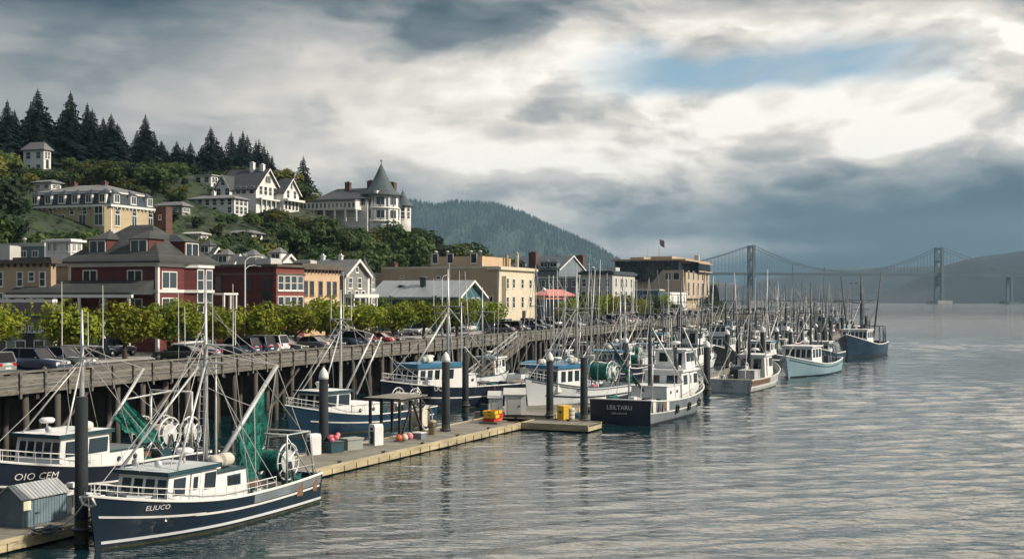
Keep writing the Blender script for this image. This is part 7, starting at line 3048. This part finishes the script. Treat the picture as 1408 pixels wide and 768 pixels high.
def car(kind):
    L, W, belt, top, hood, cowl, rearw, roof0, roof1, deck = {
        'sedan': (4.7, 1.82, .92, 1.43, .80, .95, -1.75, .15, -1.05, .95),
        'estate': (4.6, 1.80, .95, 1.52, .84, 1.00, -2.15, .30, -1.85, 1.0),
        'suv': (4.7, 1.90, 1.08, 1.76, 1.00, .95, -2.25, .35, -2.0, 1.1),
        'minivan': (4.9, 1.95, 1.05, 1.82, .95, 1.35, -2.35, .65, -2.1, 1.1),
        'pickup': (5.4, 1.95, 1.10, 1.80, 1.02, 1.05, -.55, .50, -.35, 1.08)}[kind]
    h = L / 2
    t = thing('parked_car', 'car', (0, 0, 0), 0, 'cars parked along the waterfront')
    m = MB()
    m.smooth = True
    w = W / 2
    st = [(h, .42, .60, .72), (h - .12, .30, hood * .86, .90), (h - .55, .26, hood * .96, 1), (cowl, .26, belt - .02, 1), (0, .26, belt, 1), (rearw + .1, .26, belt + .02, 1), (-h + .5, .28, deck, 1), (-h + .1, .32, deck - .06, .93), (-h, .45, deck - .22, .82)]
    rings = []
    for x, zl, zt_, k in st:
        rings.append([(x, -w * .90 * k, zl), (x, -w * k, (zl + zt_) * .5), (x, -w * .97 * k, zt_ - .10), (x, -w * .90 * k, zt_), (x, w * .90 * k, zt_), (x, w * .97 * k, zt_ - .10), (x, w * k, (zl + zt_) * .5), (x, w * .90 * k, zl)])
    m.loft(rings, closed=True)
    m.smooth = False
    m.poly(rings[0][::-1])
    m.poly(rings[-1])
    rw = w * .76
    B = [(cowl, -w * .88), (cowl, w * .88), (rearw, w * .86), (rearw, -w * .86)]
    T = [(roof0, -rw), (roof0, rw), (roof1, rw), (roof1, -rw)]
    m.prism([(T[3][0], T[3][1]), (T[0][0], T[0][1]), (T[1][0], T[1][1]), (T[2][0], T[2][1])], top - .05, top)
    for (a, b_) in ((0, 0), (1, 1), (2, 2), (3, 3)):
        m.bar((B[a][0], B[a][1], belt - .02), (T[b_][0], T[b_][1], top - .03), .07)
    for sgn in (-1, 1):
        xm = (roof0 + roof1) / 2 - .05
        m.bar((xm, sgn * w * .885, belt - .02), (xm, sgn * (rw + .01), top - .03), .08)
    if kind == 'pickup':
        for sgn in (-1, 1):
            m.b2((-h + .1, sgn * w * .90 - .04, deck), (rearw - .05, sgn * w * .90 + .04, deck + .14))
        m.b2((-h + .06, -w * .9, deck - .02), (-h + .14, w * .9, deck + .14))
    m.build('body', PAINTS['white'], t)
    g_ = MB()
    i = g_.addv([(x, y, belt - .01) for x, y in B] + [(x, y, top - .045) for x, y in T])
    for f in ((1, 0, 4, 5), (2, 1, 5, 6), (3, 2, 6, 7), (0, 3, 7, 4)):
        g_.face([i + k for k in f])
    g_.build('windows', CARGLASS, t)
    wm = MB().lathe([(.22, -.11), (.32, -.10), (.335, 0), (.32, .10), (.22, .11)], (0, 0, 0), 16, (0, 1, 0)).mesh('wheel', TIRE)
    hm_ = MB().lathe([(.02, .125), (.19, .118), (.205, .09)], (0, 0, 0), 12, (0, 1, 0)).lathe([(.02, -.125), (.19, -.118), (.205, -.09)], (0, 0, 0), 12, (0, 1, 0)).mesh('rim', HUB)
    for x in (h - .85, -h + .95):
        for s in (-1, 1):
            wo = obj('wheel', wm, t, (x, s * (w - .09), .335))
            obj('rim', hm_, wo)
    for s in (-1, 1):
        MB().box((h - .09, s * w * .62, hood * .74), (.14, .34, .14)).build('headlight', HEADL, t)
        MB().box((-h + .035, s * w * .66, deck - .20), (.10, .26, .2)).build('taillight', TAILL, t)
        MB().box((cowl - .25, s * (w + .08), belt + .06), (.12, .18, .12)).build('mirror', DARKSTEEL, t)
    MB().box((h - .005, 0, .42), (.06, W * .8, .16)).build('bumper', DARKSTEEL, t)
    MB().box((-h + .005, 0, .46), (.06, W * .82, .16)).build('bumper', DARKSTEEL, t)
    MB().box((-h - .02, 0, .66), (.03, .5, .13)).build('number_plate', PLATE, t)
    return t


CARS = {k: car(k) for k in ('sedan', 'estate', 'suv', 'minivan', 'pickup')}
index_children()
used_car = set()


def park(kind, colour, p, rz, place):
    if kind in used_car:
        c = dup(CARS[kind], p, rz)
    else:
        used_car.add(kind)
        c = CARS[kind]
        c.location = p
        c.rotation_euler = (0, 0, rz)
    for ch in c.children:
        if ch.name.split('.')[0] == 'body':
            paint(ch, PAINTS[colour])
    lab(c, colour + ' ' + kind, place)


FRONTS = [(14, 'opposite the green storefront'), (30, 'opposite the tan building'), (60, 'opposite the red house'), (78, 'opposite the brick block'), (92, 'opposite the peach block'), (110, 'opposite the grey gabled house'), (150, 'opposite the teal building'), (185, 'opposite the cream front'), (240, 'opposite the white block'), (330, 'opposite the glass building'), (999, 'at the far end of the promenade')]


def front(u):
    return next(s for k, s in FRONTS if u < k)


rnd = random.Random(8)
CK = ['sedan', 'sedan', 'suv', 'suv', 'estate', 'minivan', 'pickup']
CC = ['white', 'white', 'silver', 'grey', 'black', 'black', 'dark blue', 'dark blue', 'maroon', 'red', 'grey', 'black', 'black']
park('minivan', 'white', uv(3.5, 10.2, 4.606), ROT + .35, 'nearest the rail at the left photo edge')
park('suv', 'white', uv(6.5, 14.0, 4.606), ROT + .3, 'second from the rail at the left photo edge')
u = 9.5
while u < 78:
    if rnd.random() < .66:
        k = rnd.choice(CK)
        park(k, rnd.choice(CC), uv(u, 10.3 + rnd.uniform(-.3, .3), 4.606), ROT + math.pi / 2 * rnd.choice((1, -1)) + rnd.uniform(-.06, .06), 'at the pier rail ' + front(u))
    u += rnd.uniform(2.7, 3.1)
while u < 400:
    if rnd.random() < (.10 if u < 118 else .62):
        park(rnd.choice(CK), rnd.choice(CC), uv(u, 12.2 + rnd.uniform(-.3, .3), 4.606), ROT + math.pi / 2 * rnd.choice((1, -1)) + rnd.uniform(-.06, .06), 'in the promenade row ' + front(u))
    u += rnd.uniform(2.8, 3.4) if u < 250 else 5
u = -14
while u < 26:
    if rnd.random() < .8:
        park(rnd.choice(CK), rnd.choice(('black', 'grey', 'dark blue', 'black', 'maroon', 'white')), uv(u, 18.4 + rnd.uniform(-.3, .3), 4.608), ROT + math.pi / 2 * rnd.choice((1, -1)), 'in the lot beside the green storefront')
    u += 3.0
u = 30
while u < 330:
    if rnd.random() < .8:
        park(rnd.choice(CK), rnd.choice(CC), uv(u, 19.9, 4.608), ROT + (0 if rnd.random() < .8 else math.pi) + rnd.uniform(-.03, .03), 'parked along the street ' + front(u))
    u += rnd.uniform(5.6, 6.6)

# ------------------------------------------------------------------ street lamps
LAMPST = mat('lamp_post_paint', (0.42, 0.44, 0.45), .5, .12, 1.2)
for x, ytop, v_, arm, lb in ((337, 352, 15.0, 1, 'tall grey street lamp with a double arm in front of the dark brick block'), (608, 378, 15.2, 1, 'grey street lamp with a curved arm in front of the teal building'),
                             (748, 398, 15.2, 0, 'globe street lamp beside the red tent'), (872, 385, 15.2, 1, 'street lamp in front of the modern glass building'), (40, 372, 15.4, -1, '')):
    if not lb:
        continue
    r_ = (x - HX) / FPX
    q = uv(0, v_)
    uu = (r_ * q.y - q.x) / (U.x - r_ * U.y)
    p = uv(uu, v_, 4.72)
    H_ = CAMH + (HY - ytop) / FPX * p.y - 4.72
    t = thing('street_lamp', 'street lamp', p, ROT, 'street lamps of the waterfront', lb)
    MB().path([(0, 0, 0), (0, 0, .6), (0, 0, .61), (0, 0, H_ * .95)], [.16, .16, .10, .07], 9).build('post', LAMPST, t)
    if arm:
        for s, zz in ((1, H_ * .95), (1, H_ * .86)) if x == 337 else ((1, H_ * .95),):
            MB().path([(0, 0, zz - .02), (.7, 0, zz + .35), (1.7, 0, zz + .45), (2.2, 0, zz + .42)], [.05, .045, .04, .04], 6).build('arm', LAMPST, t)
            MB().box((2.5, 0, zz + .40), (.8, .3, .14), taper=.8).build('lamp_head', DARKSTEEL, t)
    else:
        MB().ball((0, 0, H_ * .95 + .3), .38, 10).build('lamp_globe', CAPW, t)

# ------------------------------------------------------------------ things standing on the floats
CORR = striped('blue_grey_corrugated_sheet', (0.16, 0.235, 0.275), (0.075, 0.115, 0.14), 0.16, 0, 0.3, .55, .15, 1.5)
CORRROOF = striped('grey_corrugated_roof', (0.36, 0.38, 0.39), (0.15, 0.16, 0.17), 0.20, 0, 0.3, .5, .15, 1.5)
DANG = math.atan2(MD.y, MD.x)


def dthing(name, cat, px, y, label, rz=0.0, z=0.5):
    p = on_level(px, y, z)
    return thing(name, cat, (p.x, p.y, z), DANG + rz, None, label)


t = dthing('dock_shed', 'shed', 30, 726, 'small blue grey corrugated locker shed on the float at the lower left')
MB().b2((0, .02, 0), (2.5, 1.3, 1.22)).build('wall', CORR, t)
m = MB()
i = m.addv([(0, .02, 1.222), (0, 1.3, 1.222), (0, .66, 1.66), (2.5, .02, 1.222), (2.5, 1.3, 1.222), (2.5, .66, 1.66)])
for f in ((0, 2, 1), (3, 4, 5), (0, 3, 5, 2), (1, 2, 5, 4)):
    m.face([i + k for k in f])
m.build('gable_wall', CORR, t)
m = MB()
for s in (-1, 1):
    ya, za, yb, zb = .66 + s * .78, 1.15, .66, 1.69
    i = m.addv([(-.12, ya, za), (2.62, ya, za), (2.62, yb, zb), (-.12, yb, zb), (-.12, ya, za + .04), (2.62, ya, za + .04), (2.62, yb, zb + .04), (-.12, yb, zb + .04)])
    for f in ((3, 2, 1, 0), (4, 5, 6, 7), (0, 1, 5, 4), (1, 2, 6, 5), (3, 0, 4, 7)):
        m.face([i + k for k in f])
m.build('roof', CORRROOF, t)
d = MB().b2((.62, -.02, .06), (1.9, .015, 1.12)).build('door', CORR, t)
MB().b2((.7, -.06, .5), (.9, -.022, .56)).build('handle', DARKSTEEL, d)
LITW = bpy.data.materials.new('lit_window')
LITW.use_nodes = True
bs = LITW.node_tree.nodes['Principled BSDF']
bs.inputs['Base Color'].default_value = (.7, .62, .4, 1)
bs.inputs['Emission Color'].default_value = (1, .85, .5, 1)
bs.inputs['Emission Strength'].default_value = .7
w_ = MB().b2((.12, -.03, .72), (.46, .018, 1.08)).build('window', LITW, t)
MB().b2((.06, -.025, .66), (.52, .012, .718)).build('sill', CORRROOF, w_)

for px_, y_, lb in ((92, 708, 'grey power pedestal beside the corrugated shed'), (100, 696, 'short power pedestal behind the black pile at lower left')):
    t = dthing('power_pedestal', 'pedestal', px_, y_, lb)
    MB().b2((-.14, -.14, 0), (.14, .14, .9)).build('post', DARKSTEEL, t)
    MB().b2((-.2, -.2, .902), (.2, .2, 1.1)).build('cap', CAPW, t)
t = dthing('rope_heap', 'rope', 62, 735, 'dark heap of rope and netting on the float edge below the shed')
m = MB()
r_ = random.Random(4)
for k in range(16):
    a0 = r_.uniform(0, 6)
    rr = r_.uniform(.12, .42)
    cx, cy = r_.uniform(-.35, .45), r_.uniform(-.25, .3)
    m.path([(cx + rr * math.cos(a) * 1.3, cy + rr * math.sin(a), .05 + k * .018 + .03 * math.sin(a * 3 + a0)) for a in [6.283 * j / 14 for j in range(14)]], .035, 5, closed=True)
m.build('coils', DARKSTEEL, t)
MB().ball((-.2, .1, .22), .26, 10, .6).build('bundle', CANVAS, t)

for px_, y_, lb, hh, rnd_top in ((431, 624, 'white pump cabinet with dark door standing nearest the front black pile', 1.25, 0), (517, 611, 'white round topped pump cabinet with dark panel beside the blue boat', 1.35, 1)):
    t = dthing('pump_cabinet', 'cabinet', px_, y_, lb, -.45)
    m = MB()
    prof = [(-.36, 0), (.36, 0), (.36, hh - .15), (.26, hh), (-.26, hh), (-.36, hh - .15)]
    m.sweep(prof, (-.33, 0, 0), (0, 1, 0), (0, 0, 1), (.66, 0, 0))
    m.build('body', WHITE, t)
    MB().b2((-.36, -.24, .08), (-.335, .16, hh * .66)).build('door', TEALTRIM, t)
    MB().b2((-.40, .05, hh * .35), (-.362, .1, hh * .42)).build('handle', ALU, t)
    MB().b2((-.35, -.18, hh * .72), (-.333, .18, hh * .84)).build('display', DARKSTEEL, t)
t = dthing('float_tub', 'tub', 457, 621, 'dark blue tub heaped with pink floats beside the front black pile', -.3)
MB().b2((-.5, -.5, 0), (.5, .5, .62)).b2((-.55, -.55, .622), (.55, .55, .68)).build('tub', TEALTRIM, t)
t0 = t.location
for k in range(9):
    a = k * 2.4
    f = thing('net_float', 'float', (t0.x + .34 * math.cos(a) * (k % 3) / 2, t0.y + .34 * math.sin(a) * (k % 3) / 2, .5 + .80 + .12 * (k // 4)), 0, 'floats heaped in the blue tub', 'pink float heaped in the dark blue tub by the front pile')
    MB().ball((0, 0, 0), .17, 9).build('ball', PINK if k % 3 else REDP, f)
    MB().tube((0, 0, .16), (0, 0, .22), .03).build('eyelet', TIRE, f)
t = dthing('gear_box', 'box', 483, 617, 'grey green storage box with pale lid between tub and round cabinet', -.35)
MB().b2((-.6, -.42, 0), (.6, .42, .62)).build('box', GREENGREY, t)
MB().b2((-.66, -.48, .622), (.66, .48, .72)).build('lid', CONCRETE, t)
t = dthing('raft_bundle', 'life rings', 558, 605, 'orange and white bundle of buoys lying on the float by the gantry')
for k in range(5):
    MB().ball((-.7 + k * .35, .12 * (-1) ** k, .24), .24, 9).build('buoy', (ORANGE, CANVAS, ORANGE, PINK, CANVAS)[k], t)
MB().box((0, 0, .03), (1.9, .8, .06)).build('pallet', RAILWOOD, t)
t = dthing('gear_box', 'box', 577, 603, 'small grey teal crate right of the orange buoys')
MB().b2((-.35, -.3, 0), (.35, .3, .4)).build('box', BLUEGREY, t)
MB().b2((-.38, -.33, .402), (.38, .33, .46)).build('lid', CAPW, t)
t = dthing('timber_bollard', 'bollard', 594, 597, 'stout yellow brown timber bollard left of the middle black pile')
MB().lathe([(.26, 0), (.26, .85), (.30, .87), (.28, .98), (.05, 1.02)], (0, 0, 0), 10).build('post', FASCIAWOOD, t)
MB().lathe([(.29, .5), (.29, .58)], (0, 0, 0), 10).build('rope_band', DARKSTEEL, t)

t = dthing('timber_gantry', 'gantry', 552, 598, 'weathered timber loading gantry with flat top over the blue boat stern')
for x in (-1.5, 0, 1.5):
    for y in (-.7, 1.6):
        MB().bar((x, y, 0), (x, y, 2.45), .16).build('post', DARKWOOD, t)
m = MB()
for y in (-.7, 1.6):
    m.bar((-1.8, y, 2.54), (1.8, y, 2.54), .16)
m.build('beam', RAILWOOD, t)
MB().b2((-1.95, -1.0, 2.625), (1.95, 1.9, 2.70)).build('top_planks', PLANK, t)
for x0, x1 in ((-1.5, 0), (1.5, 0)):
    MB().bar((x0, -.85, .1), (x1, -.85, 2.4), .12).build('brace', DARKWOOD, t)
t = dthing('net_reel', 'reel', 578, 592, 'pale old net reel standing under the timber gantry')
m = MB()
for y in (-.5, .5):
    m.path([(0 + .85 * math.cos(a), y, .95 + .85 * math.sin(a)) for a in [6.283 * k / 20 for k in range(20)]], .06, 6, closed=True)
m.build('rims', CANVAS, t)
MB().lathe([(.62, -.46), (.66, 0), (.62, .46)], (0, 0, .95), 14, (0, 1, 0)).build('drum', CANVAS, t)
MB().bar((-.6, 0, 0), (.6, 0, 0.1), .2).build('stand', DARKWOOD, t)

t = dthing('crate_pallet', 'pallet', 678, 581, 'low wooden pallet under the red and yellow fish crates')
MB().box((0, 0, .08), (1.9, 1.5, .12)).box((0, -.5, .01), (1.9, .1, .02)).box((0, .5, .01), (1.9, .1, .02)).build('boards', RAILWOOD, t)
pl = t.location
k = 0
for iz in range(3):
    for ix in range(2):
        mt, cn = ((REDP, 'red'), (YELLOW, 'yellow'), (ORANGE, 'orange'))[(iz + ix * 2) % 3] if iz < 2 else (YELLOW, 'yellow')
        q = Matrix.Rotation(DANG, 3, 'Z') @ Vector((-.37 + ix * .74, .05 * (-1) ** iz, 0))
        c = thing('fish_crate', 'crate', (pl.x + q.x, pl.y + q.y,   .5 + .145 + iz * .275), DANG + .05 * (iz - 1), 'fish crates stacked on the pallet', cn + ' fish crate, ' + ('bottom', 'middle', 'top')[iz] + ' of the ' + ('nearer', 'farther')[ix] + ' stack beside the white dock sheds')
        c.scale = (.8, .8, .8)
        m = MB()
        m.b2((-.4, -.6, 0), (.4, .6, .04))
        for s in (-1, 1):
            m.b2((s * .4 - .02, -.62, .041), (s * .4 + .02, .62, .32))
            m.b2((-.379, s * .6 - .02, .041), (.379, s * .6 + .02, .32))
        m.build('tray', mt, c)
        MB().b2((-.43, -.15, .2), (-.421, .15, .27)).build('hand_grip', TIRE, c)

for x0, x1, y0, hh, lb in ((672, 692, 571, 1.40, 'smaller white dock shed with lean-to roof nearest the crates'), (694, 724, 570, 1.60, 'larger white dock shed with pitched roof beside the white boat')):
    p, q = on_level(x0, y0, .5), on_level(x1, y0 - 1, .5)
    t = thing('dock_shed', 'shed', p, 0, None, lb)
    w_ = q.x - p.x
    MB().b2((0, 0, 0), (w_ - .05, 2.6, hh)).build('wall', WHITE, t)
    m = MB()
    i = m.addv([(-.12, -.15, hh + .003), (w_ - .02, -.15, hh + .003), (w_ - .02, 2.7, hh + .3), (-.12, 2.7, hh + .3), (-.12, -.15, hh + .07), (w_ - .02, -.15, hh + .07), (w_ - .02, 2.7, hh + .4), (-.12, 2.7, hh + .4)])
    for f in ((3, 2, 1, 0), (4, 5, 6, 7), (0, 1, 5, 4), (1, 2, 6, 5), (2, 3, 7, 6), (3, 0, 4, 7)):
        m.face([i + k for k in f])
    m.build('roof', LIGHTGREY, t)
    d = MB().b2((.25, -.03, .03), (w_ * .75, .01, hh * .86)).build('door', LIGHTGREY, t)
    MB().b2((w_ * .65, -.07, hh * .42), (w_ * .70, -.032, hh * .5)).build('handle', DARKSTEEL, d)
t = dthing('notice_panel', 'panel', 666, 574, 'upright grey teal panel on the float left of the white sheds', -.4)
MB().b2((-.05, -.45, .1), (.05, .45, 1.1)).build('panel', TEALTRIM, t)
for y in (-.4, .4):
    MB().b2((-.03, y - .03, 0), (.03, y + .03, .098)).build('foot', ALU, t)
t = dthing('dock_box', 'box', 776, 576, 'bright yellow upright box on the cross float between two black piles', -.5)
MB().b2((-.4, -.4, 0), (.4, .4, 1.0)).build('body', YELLOW, t)
MB().b2((-.43, -.43, 1.002), (.43, .43, 1.08)).build('lid', YELLOW, t)
MB().b2((-.42, -.15, .5), (-.402, .15, .7)).build('latch', DARKSTEEL, t)
t = dthing('drum_barrel', 'barrel', 785, 576, 'cream barrel beside the yellow dock box')
MB().lathe([(.28, 0), (.3, .03), (.3, .28), (.28, .3), (.3, .32), (.3, .58), (.28, .6), (.3, .62), (.3, .86), (.27, .9)], (0, 0, 0), 14).build('barrel', CANVAS, t)
MB().lathe([(.06, .9), (.06, .94)], (.12, 0, 0), 8).build('bung', DARKSTEEL, t)
t = dthing('net_heap', 'net', 794, 574, 'low dark blue heap of tarp and net on the cross float')
m = MB()
m.smooth = True
r_ = random.Random(9)
m.loft([[((i / 10 - .5) * 1.6, (j / 8 - .5) * 1.3, max(0, .5 * (math.sin(math.pi * i / 10) * math.sin(math.pi * j / 8)) ** .6 + (r_.uniform(-.05, .05) if 0 < i < 10 and 0 < j < 8 else 0))) for i in range(11)] for j in range(9)])
m.build('tarp', MIDBLUE, t)
m = MB()
m.path([(-.7, -.5, .1), (-.2, -.55, .3), (.3, -.4, .45), (.7, -.5, .1)], .03, 5)
m.build('lashing', ORANGE, t)

# mooring lines
def line(name, a, b, sag, label):
    a, b = Vector(a), Vector(b)
    m = MB()
    pts = []
    for k in range(9):
        q = k / 8
        p = a.lerp(b, q)
        p.z -= 4 * q * (1 - q) * sag
        pts.append(p - a)
    t = thing(name, 'rope', a, 0, None, label)
    m.path(pts, .028, 5)
    m.build('rope', CANVAS, t)
    for s, pp in ((0, pts[0]), (1, pts[-1])):
        MB().path([(pp.x + .1 * math.cos(w), pp.y + .1 * math.sin(w), pp.z) for w in [6.283 * k / 8 for k in range(8)]], .035, 5, closed=True).build('loop', CANVAS, t)


line('mooring_line', (bow1.x - .35, bow1.y + .1, 2.1), on_main(-19.5, .3, .62), .45, 'pale mooring rope from the nearest blue bow to the float edge')
line('mooring_line', st1 + Vector((-1.7, .6, 1.45)), on_main(-3.5, .3, .62), .1, 'pale mooring rope at the stern of the nearest blue boat')

# aerials and gulls
for x, y0, y1, Z, lb in ((783, 328, 308, 4450, 'thin radio mast on the wooded ridge'),):
    p = at(x, y0, Z)
    t = thing('radio_mast', 'mast', (p.x, p.y, p.z - 10), 0, None, lb)
    H_ = (y0 - y1) / FPX * Z + 10
    MB().tube((0, 0, -6), (0, 0, H_), .55, .3, 6).build('mast', BRIDGE, t)
    MB().lines if False else MB().tube((0, 0, H_ * .6), (12, 0, -4), .08, n=4).tube((0, 0, H_ * .6), (-12, 0, -4), .08, n=4).build('guy_wires', BRIDGE, t)
for x, y, Z, rz, lb in ((1170, 389, 230, .3, 'gull flying between the tall paired masts'), (1177, 389, 232, -.5, 'gull flying just right of the tall masts'), (1197, 414, 225, 1.0, 'gull gliding low beyond the farthest boat')):
    p = at(x, y, Z)
    t = thing('gull', 'bird', p, rz, 'gulls over the moorings', lb)
    m = MB()
    m.smooth = True
    m.lathe([(.01, -.24), (.08, -.15), (.1, 0), (.06, .16), (.05, .22), (.01, .3)], (0, 0, 0), 8, (1, 0, 0))
    for s in (-1, 1):
        m.loft([[(.10, s * .06, .04), (-.1, s * .06, .04)], [(.12, s * .35, .16), (-.07, s * .35, .15)], [(.02, s * .75, .08), (-.04, s * .75, .08)]])
        m.loft([[(-.1, s * .06, .03), (.10, s * .06, .03)], [(-.07, s * .35, .14), (.12, s * .35, .15)], [(-.04, s * .75, .07), (.02, s * .75, .07)]])
    m.build('body', DARKSTEEL, t)

finish_labels()
